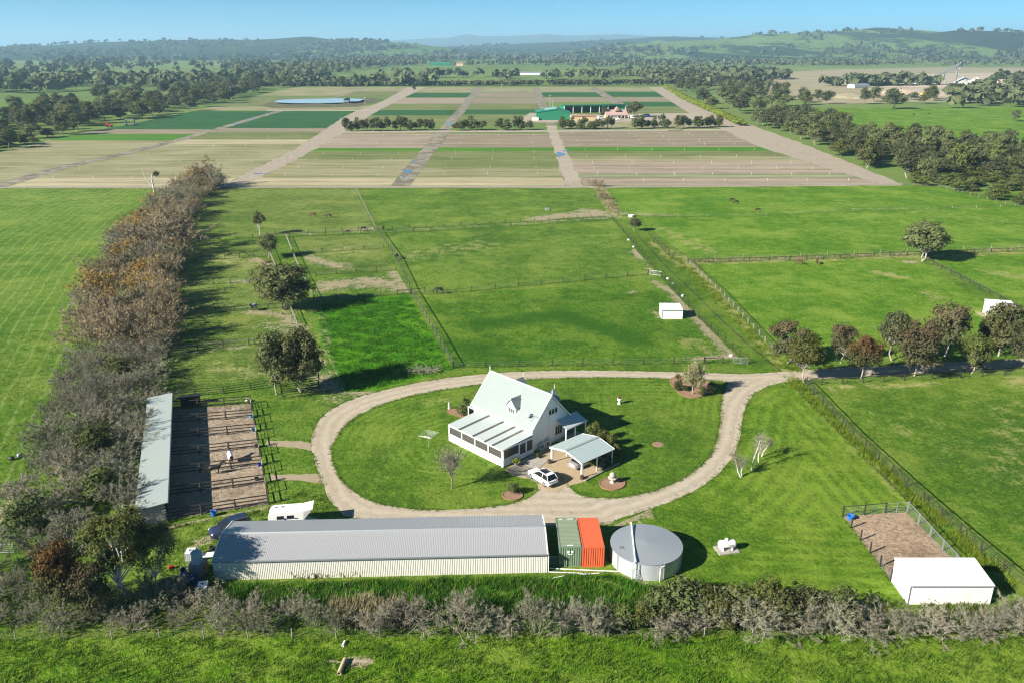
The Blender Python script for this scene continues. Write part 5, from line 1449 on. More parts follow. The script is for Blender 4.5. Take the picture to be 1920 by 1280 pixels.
for base, yt, wpx, kd, lb in (((372, 352), 311, 50, 'gold', 'brown gold leaved tree at the far tip of the winter hedge'), ((389, 350), 292, 60, 'brown', 'tall bare spreading tree beside the crop track'), ((300, 478), 395, 130, 'brown', 'widest bare brown tree arching over the middle of the winter hedge'),
                              ((285, 575), 520, 90, 'gold', 'brightest golden leaved tree of the winter hedge'), ((293, 655), 618, 46, 'gold', 'small yellowish willow bush beside the left paddock fence')):
    w = G(*base); sc = FPX / depth(w)
    shrub(kd, w, height_at(base, yt), wpx / sc, '', None, label=lb)
p = G(290, 372); d = thing('dead_tree', 'dead grey snag with one leafy tuft near the top of the hedge', 'tree', (*p, 0))
m = MB(); m.path([(0, 0, 0), (.2, 0, 4), (-.1, 0, 7.5), (.6, 0, 9.5)], [.35, .3, .22, .08], 6); m.path([(.2, 0, 4), (-2.5, 0, 7.5), (-3.2, 0, 11)], [.2, .14, .04], 5); m.path([(-.1, 0, 7.5), (2, 0, 8.6)], [.15, .07], 5); m.part('trunk', M_birch, d)
rng = np.random.default_rng(4); V, F = leaves(rng, np.array([[1.8, 0, 9.2]] * 60), 5, .55, .3); m = MB(); m.add(V, F); m.part('crown', M_gum2, d)
# front hedge along the fence
hp = GL((-90, 1188), (640, 1184), (640, 1158), (430, 1150), (330, 1112), (-60, 1110))
for p in scatter(hp, 2.5, 8, 4000, 120):
    u = vr.random(); kind = 'grey' if u < .5 else 'mossy' if u < .72 else 'mauve' if u < .9 or p[0] > -37 else 'green'
    shrub(kind, p, vr.uniform(1.9, 3.2), vr.uniform(2.8, 4.2), ('along the front fence left of the shed' if p[0] < -34 else 'along the front fence below the shed'), 'front hedge shrubs')
for x, y, yt, wpx, kd in ((700, 1185, 1135, 50, 'mauve'), (760, 1180, 1118, 90, 'mauve'), (860, 1182, 1115, 80, 'mauve'), (900, 1184, 1128, 60, 'grey'), (940, 1186, 1150, 50, 'mauve'), (1005, 1186, 1110, 78, 'grey'), (1060, 1186, 1128, 60, 'mauve'), (1100, 1182, 1115, 70, 'grey'), (1130, 1186, 1135, 50, 'mauve'),
                          (1240, 1186, 1132, 78, 'mauve'), (1300, 1184, 1140, 60, 'mauve'), (1420, 1184, 1130, 90, 'grey'), (1500, 1184, 1140, 80, 'mauve'), (1560, 1184, 1132, 80, 'grey'), (1630, 1186, 1142, 80, 'mauve'), (1690, 1186, 1146, 70, 'grey'), (1750, 1186, 1148, 80, 'mauve'), (1810, 1185, 1150, 70, 'grey'), (1850, 1184, 1146, 80, 'mauve'), (1905, 1184, 1128, 90, 'grey'), (1960, 1184, 1120, 90, 'mauve'),
                          (1205, 1178, 1132, 44, 'green'), (1170, 1176, 1137, 50, 'green'), (1275, 1150, 1094, 110, 'green'), (1320, 1150, 1102, 90, 'green'), (1385, 1150, 1104, 90, 'green'), (1345, 1168, 1110, 80, 'mossy'), (1410, 1170, 1112, 80, 'grey'), (1440, 1148, 1098, 90, 'green'), (1510, 1150, 1106, 90, 'green'), (1490, 1168, 1112, 70, 'mossy'), (1570, 1155, 1104, 90, 'green'), (1240, 1165, 1112, 70, 'green'), (1465, 1168, 1112, 80, 'green'), (1350, 1170, 1122, 70, 'green')):
    w = G(x, y); sc = FPX / depth(w)
    shrub(kd, w, height_at((x, y), yt), wpx / sc * 1.1, ('along the front fence below shed and containers' if x < 1140 else 'along the front fence below the thicket' if x < 1600 else 'along the front fence below the white shed') if kd != 'green' else ('at the left end of the thicket below the water tank' if x < 1250 else 'in the tall middle of the thicket below the gas tank' if x < 1450 else 'at the right end of the thicket below the gas tank'), 'front hedge shrubs' if kd != 'green' else 'dark bushes below the gas tank')
# bare tree on the lawn, birches, garden shrubs
tm, _ = twig_meshes(91, 6.0, 5.0, 12, (4, 3), 7, M_twg, .07, trunk=True)
h = height_at((848, 916), 846); place('bare_tree', 'small bare vase shaped tree on the lawn below the clothes line', 'tree', (tm,), G(848, 916), (h / 6.0, h / 6.0, h / 6.0), .4, None, ('branches',))
def birch(base, dx_, ytop, label, seed):
    rng = np.random.default_rng(seed); h = height_at(base, ytop); w = G(*base)
    t = thing('silver_birch', label, 'tree', (*w, 0), 0, 'silver birches on the slashed grass')
    m = MB(); top = np.array([dx_, .5, h]); pts = [np.zeros(3), top * .3 + np.array([-.15, 0, 0]), top * .65, top]; m.path(pts, [.09, .08, .055, .02], 6); m.part('trunk', M_birch, t)
    m = MB()
    for _ in range(26):
        s = rng.uniform(.45, 1); p0 = top * s; d = rng.normal(0, 1, 3); d[2] = abs(d[2]) + .3; d /= np.linalg.norm(d); e = p0 + d * rng.uniform(.6, 1.3)
        m.tube(p0, e, .025, .012, 4, cap=False)
        for _ in range(9):
            q = p0 + (e - p0) * rng.uniform(.3, 1); f = q + rng.normal(0, .35, 3); m.tube(q, f, .012, .006, 3, cap=False)
    m.part('twigs', M_twp, t)
birch((1409, 881), 1.0, 818, 'tallest white birch of the group on the slashed grass', 1); birch((1422, 866), .3, 826, 'middle white birch behind the tallest one', 2); birch((1428, 856), 1.2, 828, 'slanting white birch at the back of the group', 3)
birch((1389, 895), -1.0, 858, 'twin stemmed little birch nearest the drive, left stem', 4); birch((1391, 894), .1, 864, 'twin stemmed little birch nearest the drive, right stem', 5)

def bed(name, label, poly, mat, edge_mat=M_brick, ew=.16):
    """mulched garden bed with an edging of single bricks"""
    B = smooth_closed(poly, 2); o = B.mean(0)
    t = thing(name, label, 'garden bed', (*o, .06))
    m = MB(); m.prism(list(B - o), 0.0, .07, 'z'); m.part('mulch', mat, t, fix=True)
    Rr = resample(B, .30)
    bm_ = bm_brick
    for k in range(len(Rr)):
        a, b = Rr[k], Rr[(k + 1) % len(Rr)]; d = b - a
        inst('brick', bm_, t, (*(a - o + d / 2), .05), (0, 0, math.atan2(d[1], d[0])))
    return t
mm = MB(); mm.box((0, 0, 0), (.27, ew if False else .13, .14)); bm_brick = mm.mesh('brick', M_brick)
def ell(px, py, rx, ry, n=16): return [G(px + rx * math.cos(a), py + ry * math.sin(a)) for a in np.linspace(0, 2 * math.pi, n, endpoint=False)]
bed('garden_bed', 'round mulched bed around the stone ball fountain', ell(1148, 907, 24, 12), M_bark)
bed('garden_bed', 'small half round bed holding the clipped brown bush', ell(961, 929, 19, 9), M_bark)
bed('garden_bed', 'kidney shaped mulched bed under the weeping tree', GL((1254, 716), (1262, 706), (1290, 706), (1330, 716), (1348, 728), (1322, 742), (1298, 748), (1275, 740)), M_bark)
bed('garden_bed', 'little mulched bed at the left rear of the house', GL((834, 772), (850, 765), (868, 774), (880, 782), (868, 784), (850, 777)), M_bark)
p = G(1234, 833); t = thing('tree_stump', 'flat round bare patch of an old stump on the lawn', 'stump', (*p, .06))
m = MB(); m.lathe([(.0, .05), (.75, .05), (.85, 0)], (0, 0, 0), 20); m.part('stump_top', M_bark, t)
w, f_ = twig_meshes(95, 4.4, 8.0, 16, (5, 4), 12, twigmat('olive_twigs', (0.20, 0.19, 0.10), (0.34, 0.32, 0.19)), .09, M_gumgreen, 900, .14, True, 1.0, .22)
h = height_at((1298, 739), 682); sc = FPX / depth(G(1298, 739))
place('weeping_tree', 'domed half bare weeping tree in the kidney shaped bed', 'tree', (w, f_), G(1298, 739), (78 / sc / 8.4, 78 / sc / 8.4, h / 4.4), 0, None, ('branches', 'leaves'))
def bush(base, ytop, wpx, v, label, group=None, cat='bush'):
    w = G(*base); sc = FPX / depth(w); return place('garden_shrub', label, cat, SV[v], (w[0], w[1], .06), (wpx / sc / 4.6, wpx / sc / 4.6, height_at(base, ytop) / 4.0), vr.uniform(0, 6), group)
bush((1270, 732), 700, 18, 0, 'dark clipped shrub at the left of the weeping tree bed'); bush((1317, 742), 724, 20, 3, 'yellow green small shrub at the foot of the weeping tree'); bush((1334, 738), 714, 22, 1, 'dark shrub at the right of the weeping tree'); bush((1284, 733), 722, 14, 2, 'low olive plant in the weeping tree bed')
bush((962, 926), 905, 26, 1, 'clipped brown green bush in the half round bed'); bush((872, 778), 746, 34, 0, 'round dark bush at the left rear corner of the house')
bush((1115, 826), 790, 30, 3, 'tallest olive bush behind the carport'); bush((1132, 838), 806, 30, 2, 'middle olive bush behind the carport'); bush((1146, 852), 815, 30, 3, 'olive bush at the right corner of the carport'); bush((1155, 862), 832, 24, 1, 'dark low bush beside the right carport post')
bush((1118, 876), 858, 24, 2, 'scraggly rose bush against the carport side'); bush((1138, 868), 852, 22, 2, 'small scraggly rose bush near the carport rear post')
bush((1009, 858), 850, 12, 3, 'little green plant at the foot of the gable wall')
for x, y, yt, wp, lb in ((1112, 350, 333, 20, 'reddish brown bush where the drain meets the crops'), (1124, 351, 333, 20, 'brown bush just right of the reddish one at the drain head'), (1131, 375, 357, 22, 'dark brown bush halfway down the reedy drain'), (1139, 386, 374, 16, 'smallest brown bush at the bottom of the reedy drain')):
    w = G(x, y); sc = FPX / depth(w); shrub('brown', w, height_at((x, y), yt), wp / sc, '', None, label=lb)

# -- mid distance gum belts -------------------------------------------------------------
FH, FW = 16.0, 14.0
FV = [tree_meshes(100 + k, FH, FW, 17, 14, 8, .66, .72, .32, [M_gum, M_gum2, M_gum, M_gumgreen, M_gum2][k % 5], M_trunk if k % 2 else M_trunkd, z0=.55, zr=.38, r=(.12, .22)) for k in range(7)]
WV = [tree_meshes(120 + k, 8.0, 8.0, 9, 14, 7, .55, .5, .2, [M_wattle, M_gumgreen, M_tea][k], M_trunkd, z0=.52, zr=.40, multi=2, fork=.2) for k in range(3)]
count = [0]
TONE = ['grey green', 'dark', 'grey green', 'olive', 'dark', 'grey green', 'dark']
def ftree(p, h, wd, label, group, big=True, name=None):
    count[0] += 1
    ki = vr.randrange(7) if big else vr.randrange(3)
    me = FV[ki] if big else WV[ki]
    if label.startswith('@'):
        d_ = p[1]; size = ('low ' if h < 11 else 'towering ' if h > 15 else '') if big else ('low ' if h < 4 else '')
        tone = TONE[ki] if big else ('grey', 'olive', 'dark')[ki]
        trunk = ''; tone = tone + ((' pale trunked' if ki % 2 else ' dark trunked') if big else '')
        label = size + tone + ' ' + label[1:].replace('%', trunk)
    H, W_ = (FH, FW) if big else (8.0, 8.0)
    return place(name or ('gum_tree' if big else 'bush'), label, 'tree' if big else 'bush', me, p, (wd / W_, wd / W_, h / H), vr.uniform(0, 6.28), group)
for p in scatter(GL((-120, 292), (0, 286), (130, 252), (230, 234), (330, 214), (430, 192), (500, 174), (560, 160), (470, 158), (380, 166), (300, 176), (180, 190), (60, 208), (-120, 225)), 12, 21, 9000, 125):
    ftree(p, vr.uniform(10, 18), vr.uniform(11, 17), ('@gum% at the near end of the left garden belt' if p[1] < 560 else '@gum% midway along the left garden belt' if p[1] < 800 else '@gum% at the dam end of the left garden belt'), 'gum belt left of the market garden')
for p in scatter(GL((-160, 320), (0, 290), (110, 262), (60, 240), (-160, 260)), 8, 22, 3000, 40):
    ftree(p, vr.uniform(3, 7), vr.uniform(6, 10), '@scrub bush at the near end of the left gum belt', 'scrub by the left gum belt', False)
for p in scatter(GL((1700, 348), (1560, 290), (1500, 262), (1440, 244), (1390, 228), (1420, 218), (1520, 224), (1640, 262), (1760, 284), (1960, 290), (2080, 330), (2080, 372), (1940, 345), (1800, 330)), 8.6, 23, 9000, 110):
    ftree(p, vr.uniform(8, 15), vr.uniform(9, 14), ('@gum% at the near end of the right track belt' if p[1] < 450 else '@gum% midway along the right track belt' if p[1] < 580 else '@gum% at the far end of the right track belt'), 'gum belt along the right hand farm track')
for p in scatter(GL((1390, 226), (1330, 204), (1290, 184), (1252, 162), (1300, 156), (1400, 166), (1500, 180), (1560, 196), (1470, 202), (1430, 212)), 16, 24, 6000, 50):
    ftree(p, vr.uniform(11, 19), vr.uniform(12, 18), ('@gum% behind the near half of the yellow green hedge' if p[1] < 900 else '@gum% behind the far half of the yellow green hedge'), 'gum belt behind the yellow green hedge')
for p in scatter(GL((1700, 350), (1760, 352), (1960, 398), (2090, 420), (2090, 350), (1960, 338), (1820, 322), (1740, 326)), 5.2, 25, 6000, 90):
    ftree(p, vr.uniform(2.5, 5), vr.uniform(5, 8), ('@feathery wattle bush above the corner of the right paddock' if p[0] < 185 else '@feathery wattle bush along the right paddock fence'), 'wattle scrub above the right paddock', False)
for p in scatter(GL((1560, 200), (1700, 196), (2100, 196), (2100, 188), (1760, 184), (1640, 190)), 18, 26, 4000, 24):
    ftree(p, vr.uniform(8, 17), vr.uniform(12, 18), '@gum% in the row between the green paddock and quarry', 'gum row in front of the quarry')
def merged_trees(name, pts, hs, ws, seed):
    """the trees packed between the ones that can be told apart: one mass"""
    rng = np.random.default_rng(seed); mb = MB(); cr = []
    for me, _ in FV[:4]:
        co = np.empty(len(me.vertices) * 3, np.float32); me.vertices.foreach_get('co', co); co = co.reshape(-1, 4, 3).astype(float); cr.append(co)
    for p in pts:
        c = cr[rng.integers(0, 4)]; c = c[rng.uniform(0, 1, len(c)) < .6]; a = rng.uniform(0, 6.28); s = rng.uniform(*ws) / FW; h = rng.uniform(*hs) / FH
        x, y = c[..., 0] * s, c[..., 1] * s
        V = np.stack([x * math.cos(a) - y * math.sin(a) + p[0], x * math.sin(a) + y * math.cos(a) + p[1], c[..., 2] * h], -1).reshape(-1, 3)
        mb.add(V, np.arange(len(V)).reshape(-1, 4))
    o = mb.part(name, M_gum2); o['kind'] = 'stuff'
merged_trees('belt_undergrowth', scatter(GL((-160, 262), (20, 262), (150, 240), (260, 222), (350, 206), (440, 186), (500, 172), (440, 168), (320, 182), (180, 200), (40, 226), (-160, 236)), 13, 61, 4000, 95), (8, 15), (12, 17), 1)
merged_trees('belt_undergrowth', scatter(GL((1740, 338), (1620, 296), (1540, 268), (1480, 246), (1440, 232), (1520, 232), (1640, 268), (1760, 292), (1960, 300), (2080, 330), (2080, 365), (1900, 335)), 9, 62, 4000, 80), (6, 11), (9, 13), 2)
# yellow green hedge
for k, (x, y) in enumerate(resample(GL((1247, 165), (1290, 190), (1330, 208), (1388, 236)), 9, False)):
    ftree((x, y), 4.5, 10, 'clipped yellow green hedge plant along the far farm track', 'yellow green hedge plants', False)
HM = [tree_meshes(140, 8.0, 8.0, 9, 16, 7, .6, .5, .2, M_lime, M_trunkd, z0=.5, zr=.42, multi=2, fork=.2)]
for o in [o for o in COL.objects if o.get('group') == 'yellow green hedge plants']:
    for ch in o.children:
        if ch.name.startswith('crown'): ch.data = HM[0][0]
# wind-break rows across the garden
for a, b, lab, n in (((645, 247), (815, 245), 'evergreen in the long windbreak row at the left of the garden', 17), ((850, 246), (910, 245), 'evergreen in the short middle windbreak clump', 7), ((928, 246), (1000, 245), 'evergreen in the broken windbreak below the green shed', 5), ((1050, 243), (1152, 242), 'evergreen in the windbreak below the tan wall', 10), ((1185, 242), (1245, 241), 'evergreen in the windbreak below the white vans', 5), ((1265, 242), (1350, 239), 'evergreen in the last windbreak before the right track', 8)):
    for k in range(n):
        p = G(a[0] + (b[0] - a[0]) * (k + .5) / n + vr.uniform(-3, 3), a[1] + (b[1] - a[1]) * k / n + vr.uniform(-1, .5))
        ftree(p, vr.uniform(5.5, 10.5), vr.uniform(5, 8.5), lab, 'windbreak trees of the market garden', vr.random() < .6, 'windbreak_tree')
for x, y, yt, wpx, lb in ((1189, 220, 189, 36, 'big round tree beside the farm cottage'), (1132, 222, 198, 15, 'dark tree in front of the long open shed'), (776, 172, 157, 10, 'lone tree at the far end of the main track'), (640, 163, 144, 22, 'round tree on the far hedge left of the main track'), (1675, 205, 165, 46, 'big gum in front of the quarry pit'), (1903, 228, 205, 22, 'pale half dead tree leaning at the right paddock edge'), (1250, 246, 222, 18, 'tree at the right end of the cottage windbreak')):
    w = G(x, y); sc = FPX / depth(w); ftree(w, height_at((x, y), yt), wpx / sc, lb, None)

# -- far woods: too many and too small to tell apart ----------------------------------------
def woods(name, pts, hs, ws, mat, seed, quads=16):
    """one object: small crowns of leaf clumps, real size, standing on the ground"""
    rng = np.random.default_rng(seed); pts = np.asarray(pts); n = len(pts)
    h = rng.uniform(*hs, n); w = rng.uniform(*ws, n)
    d = rng.normal(0, 1, (n, quads, 3)); d[..., 2] = np.abs(d[..., 2]) - .25; d /= np.linalg.norm(d, axis=2)[..., None]
    rad = rng.uniform(.55, 1, (n, quads, 1))
    C = np.concatenate([pts, np.zeros((n, 1))], 1)[:, None, :] + np.stack([d[..., 0] * w[:, None] * .5, d[..., 1] * w[:, None] * .5, h[:, None] * (.55 + d[..., 2] * .45)], 2) * np.concatenate([rad, rad, np.ones_like(rad)], 2)
    m = n * quads; C = C.reshape(-1, 3); s = np.repeat(w * .30, quads)[:, None] * rng.uniform(.7, 1.3, (m, 1))
    a = rng.normal(0, 1, (m, 3)); nn = d.reshape(-1, 3) * 1.3 + rng.normal(0, .6, (m, 3)); nn[:, 2] += .35; nn /= np.linalg.norm(nn, axis=1)[:, None]; a -= nn * (a * nn).sum(1)[:, None]; a /= np.linalg.norm(a, axis=1)[:, None]; b = np.cross(nn, a)
    V = np.stack([C - a * s, C - b * s * .8, C + a * s, C + b * s * .8], 1).reshape(-1, 3)
    V[:, 2] = np.maximum(V[:, 2], .05)
    mb = MB(); mb.add(V, np.arange(m * 4).reshape(-1, 4)); o = mb.part(name, mat); o['kind'] = 'stuff'; return o
def far_leafy(name, d, l):
    return leafy(name, d, l, scale=.06, trans=.15)
M_fw = far_leafy('far_wood_leaves', (0.040, 0.052, 0.024), (0.110, 0.122, 0.060))
def band(poly, n, seed, clump=0.0, cs=60):
    rng = np.random.default_rng(seed); poly = np.array(poly); lo, hi = poly.min(0), poly.max(0); out = []
    if clump:
        c = rng.uniform(lo, hi, (clump, 2)); c = c[inside(c, poly)]
        P = np.vstack([q + rng.normal(0, 1, (max(1, n // len(c)), 2)) * np.array([cs * rng.uniform(.5, 2.2), cs * .35]) for q in c]); return P
    while len(out) < n:
        P = rng.uniform(lo, hi, (n * 3, 2)); out += list(P[inside(P, poly)])
    return np.array(out[:n])
bands = []
def row_pts(a, b, n, j, seed):
    rng = np.random.default_rng(seed); a, b = G(*a), G(*b); t = rng.uniform(0, 1, (n, 1)); return a + (b - a) * t + rng.normal(0, j, (n, 2))
woods('far_hedge', row_pts((486, 162), (1240, 160), 420, 4, 1), (4, 8), (6, 11), M_fw, 1)
woods('far_woodland', np.vstack([band(GL((455, 160), (560, 158), (660, 134), (830, 112), (760, 110), (620, 116), (500, 128), (430, 142)), 700, 2),
      band(GL((-150, 178), (60, 176), (240, 170), (440, 160), (430, 148), (250, 152), (-150, 160)), 190, 3),
      band(GL((-150, 160), (480, 142), (480, 122), (-150, 126)), 170, 4, 22, 60)]), (10, 19), (13, 21), M_fw, 2)
woods('far_woodland', np.vstack([band(GL((1250, 160), (1400, 164), (1480, 148), (1420, 138), (1250, 136), (1180, 142)), 420, 5), band(GL((1200, 132), (1560, 132), (1700, 124), (1560, 112), (1300, 114), (1150, 122)), 520, 6, 26, 80),
      band(GL((1760, 126), (2200, 132), (2200, 100), (1900, 100), (1720, 108)), 1300, 7), band(GL((1560, 166), (1790, 160), (1790, 152), (1560, 156)), 70, 8, 6, 25), band(GL((1770, 204), (2100, 198), (2100, 172), (1790, 176)), 130, 9), band(GL((1850, 158), (2100, 158), (2100, 150), (1850, 152)), 60, 10)]), (9, 18), (12, 20), M_fw, 3)
woods('far_woodland', np.vstack([row_pts((730, 147), (885, 145), 34, 14, 11), row_pts((930, 150), (962, 146), 9, 14, 12), row_pts((1035, 150), (1205, 141), 60, 26, 13), row_pts((440, 126), (640, 122), 60, 20, 14), row_pts((690, 126), (830, 122), 50, 20, 15), row_pts((560, 160), (800, 161), 40, 8, 16), row_pts((860, 124), (1160, 118), 110, 60, 17)]), (9, 17), (11, 18), M_fw, 4)
M_fw2 = far_leafy('distant_wood_leaves', (0.036, 0.048, 0.026), (0.085, 0.098, 0.055))
woods('distant_woodland', np.vstack([band(GL((540, 116), (1500, 116), (1600, 101), (480, 102)), 1600, 20, 80, 170), band(GL((-300, 112), (640, 108), (640, 100), (-300, 101)), 620, 21, 36, 200), band(GL((1100, 112), (1800, 112), (1800, 103), (1100, 103)), 700, 22, 50, 150), band(GL((-200, 142), (500, 118), (640, 108), (-200, 110)), 150, 23, 30, 60)]), (12, 22), (20, 40), M_fw2, 5, 14)

def hill_woods():
    for q, (o, V, n, m) in enumerate(HILLS):
        if o.name.startswith('mountains'): continue
        rng = np.random.default_rng(50 + q); A = V.reshape(m, n, 3)
        k = 1900; i = rng.integers(1, 13, k); j = rng.integers(0, n - 1, k); u = rng.uniform(0, 1, (k, 1)); v = rng.uniform(0, 1, (k, 1))
        P = A[i, j] * (1 - u) * (1 - v) + A[i - 1, j] * u * (1 - v) + A[i, j + 1] * (1 - u) * v + A[i - 1, j + 1] * u * v
        s = np.sin(P[:, 0] / 170 + q) + np.sin(P[:, 1] / 210 + P[:, 0] / 400) + np.sin(P[:, 0] / 61 - P[:, 1] / 90) * .8 + rng.normal(0, .35, k)
        P = P[s > (.1 if q in (0, 6) else .75)]
        w = woods('hill_woodland', P[:, :2], (10, 20), (16, 34), M_fw2, 60 + q, 9)
        me = w.data; co = np.empty(len(me.vertices) * 3, np.float32); me.vertices.foreach_get('co', co); co = co.reshape(-1, 3)
        co[:, 2] += np.repeat(P[:, 2] - 1.5, 9 * 4); me.vertices.foreach_set('co', co.ravel()); me.update()
hill_woods()
# ---------------------------------------------------------------- vehicles
M_carwhite = plain('car_white', (0.80, 0.80, 0.80), 0.25, 0.02, 1, 0.6)
M_carsilver = plain('car_silver', (0.42, 0.42, 0.43), 0.3, 0.03, 1, 0.6, 0.5)
M_carblue = plain('car_navy', (0.022, 0.032, 0.07), 0.25, 0.05, 1, 0.6)
M_cglass = NT('car_glass').fin((0.012, 0.014, 0.017), 0.05, 0.8)
M_red = plain('red_lens', (0.45, 0.02, 0.015), 0.3, 0.05)
M_lamp = plain('lamp_lens', (0.75, 0.76, 0.78), 0.15, 0.02)
M_plate = plain('number_plate', (0.7, 0.7, 0.68), 0.5, 0.02)
M_alloy = plain('alloy', (0.45, 0.46, 0.47), 0.35, 0.1, 3, 0.5, 0.7)
def loft(secs, closed_ends=True):
    """secs: list of rings of equal count"""
    n = len(secs[0]); V = np.vstack(secs); F = []
    i = np.arange(n); j = (i + 1) % n
    for k in range(len(secs) - 1): F.append(np.stack([i + k * n, j + k * n, j + (k + 1) * n, i + (k + 1) * n], 1))
    mb = MB(); mb.add(V, np.vstack(F))
    for k in (0, len(secs) - 1): mb.add(secs[k], [[0, a, a + 1] for a in range(1, n - 1)])
    return mb
def ring(x, hw_, z0, z1, rnd, tumble=0.0):
    """body cross-section at x: half width, bottom, top, corner radius, inward lean of the top"""
    pts = []
    hw1 = hw_ - tumble
    pts = [(-hw_ + .06, z0), (hw_ - .06, z0), (hw_, z0 + .1), (hw_, z0 + (z1 - z0) * .55), (hw1, z1 - rnd), (hw1 - rnd, z1), (hw1 * .5, z1 + .02), (-hw1 * .5, z1 + .02), (-hw1 + rnd, z1), (-hw1, z1 - rnd), (-hw_, z0 + (z1 - z0) * .55), (-hw_, z0 + .1)]
    return np.array([(x, y, z) for y, z in pts])
def car(name, label, loc, rz, body, L, W, H, style, wb, roofglass=False):
    t = thing(name, label, 'car', loc, rz)
    hw_ = W / 2; x0, x1 = -L / 2, L / 2       # front at +x
    belt = H * .60
    suv = style == 'suv'
    bonnet = H * (.60 if suv else .56)
    secs = [ring(x0, hw_ * .84, .42, belt * .82, .06, .05), ring(x0 + .10, hw_ * .95, .30, belt * .96, .06, .04), ring(x0 + .55, hw_, .24, belt * (1.0 if suv else 1.01), .05, .04), ring(0, hw_, .22, belt, .05, .05), ring(x1 - 1.35, hw_, .22, belt * .99, .05, .06), ring(x1 - 1.1, hw_, .22, bonnet * .98, .08, .08), ring(x1 - .45, hw_ * .96, .24, bonnet * .90, .1, .1), ring(x1 - .12, hw_ * .86, .28, bonnet * .80, .1, .06), ring(x1, hw_ * .72, .36, bonnet * .62, .08, .04)]
    b = loft(secs).part('body', body, t, smooth=True, fix=True)
    # greenhouse (dark glass) with a painted roof and pillars
    gx = (x0 + (.18 if suv else .62), x0 + (.62 if suv else 1.35), x1 - 2.25, x1 - 1.15)
    def gr(x, hwv, z): return np.array([(x, -hwv, z), (x, hwv, z)])
    zt = H
    def sec(x, zb, z1, w0, w1): return np.array([(x, -w0, zb), (x, w0, zb), (x, w1, z1), (x, w1 * .5, z1 + .012), (x, -w1 * .5, z1 + .012), (x, -w1, z1)])
    w0 = hw_ - .09; w1 = hw_ - .30
    gs = [sec(gx[0], belt - .03, belt + .02, w0, w0 - .02), sec(gx[1], belt - .03, zt - .07, w0, w1), sec((gx[1] + gx[2]) / 2, belt - .03, zt - .03, w0, w1), sec(gx[2], belt - .03, zt - .07, w0, w1), sec(gx[3], belt - .05, belt + .0, w0, w0 - .02)]
    g = loft(gs).part('windows', M_cglass, t, fix=True)
    m = MB()
    rs = [sec(gx[1] - .06, zt - .08, zt - .045, w1 + .02, w1), sec((gx[1] + gx[2]) / 2, zt - .06, zt + .0, w1 + .03, w1 + .01), sec(gx[2] + .06, zt - .08, zt - .045, w1 + .02, w1)]
    r_ = loft(rs).part('roof', body, t, smooth=False, fix=True)
    for s in (-1, 1):
        m = MB()
        for xa, za, xb, zb in ((gx[1], zt - .05, gx[0] + .02, belt), (gx[2], zt - .05, gx[3], belt), ((gx[1] + gx[2]) / 2, zt - .03, (gx[1] + gx[2]) / 2, belt)):
            m.tube((xa, s * (w1 + .01), za), (xb, s * (w0 + .0), zb), .045, n=5)
        m.part('pillars', body, t)
        m = MB(); m.box((gx[3] - .25, s * (hw_ + .06), belt + .06), (.14, .2, .14)); m.part('mirror', body, t)
        m = MB(); m.box((x0 + .08, s * hw_ * .72, belt * .86), (.1, hw_ * .36, .16)); m.part('tail_light', M_red, t)
        m = MB(); m.box((x1 - .2, s * hw_ * .66, bonnet * .74), (.22, hw_ * .36, .13), rz=-s * .35); m.part('headlight', M_lamp, t)
        if suv:
            m = MB(); m.tube((gx[1] + .1, s * (w1 - .02), zt + .05), (gx[2] - .1, s * (w1 - .02), zt + .05), .022, n=5); m.part('roof_rail', M_steel, t)
    for x in (-wb / 2 - .02, wb / 2 + .05):
        for s in (-1, 1):
            r = .36 if suv else .325
            w_ = MB(); w_.lathe([(.0, -.1), (r * .9, -.1), (r, -.06), (r, .06), (r * .9, .1), (0, .1)], (0, 0, 0), 20, axis='y'); tyre = w_.part('wheel', M_rubber, t, loc=(x, s * (hw_ - .09), r))
            c = MB(); c.lathe([(0, .0), (r * .62, .0), (r * .66, .03), (0, .03)], (0, 0, 0), 14, axis='y')
            for q in range(5):
                a = q * 2 * math.pi / 5; c.box((math.cos(a) * r * .34, -.0, math.sin(a) * r * .34), (r * .6, .05, .06), ry=-a)
            rim = c.part('rim', M_alloy, tyre, loc=(0, s * .105 - .015, 0))
    m = MB(); m.box((x0 - .0, 0, belt * .62), (.04, .46, .12)); m.part('number_plate', M_plate, t)
    m = MB(); m.box((x0 + .06, 0, .38), (.16, W * .82, .16)); m.part('rear_bumper', M_black if suv else body, t)
    if roofglass:
        m = MB(); m.box(((gx[1] + gx[2]) / 2 + .25, 0, zt + .018), (1.15, w1 * 1.5, .02)); m.part('sunroof', M_cglass, t)
    return t
car('parked_suv', 'white SUV with black sunroof parked beside the front lawn', (4.05, 95.4, .08), R(127.9), M_carwhite, 4.5, 1.84, 1.66, 'suv', 2.68, True)
car('parked_sedan', 'silver grey sedan parked under the carport', (9.85, 99.95, .08), R(40.5), M_carsilver, 4.75, 1.8, 1.44, 'sedan', 2.75)
p = G(433, 999); car('parked_suv', 'dark navy four wheel drive half hidden behind the long shed', (p[0], p[1] + .2, .03), math.atan2(-.62, -1) , M_carblue, 4.9, 1.9, 1.8, 'suv', 2.8)
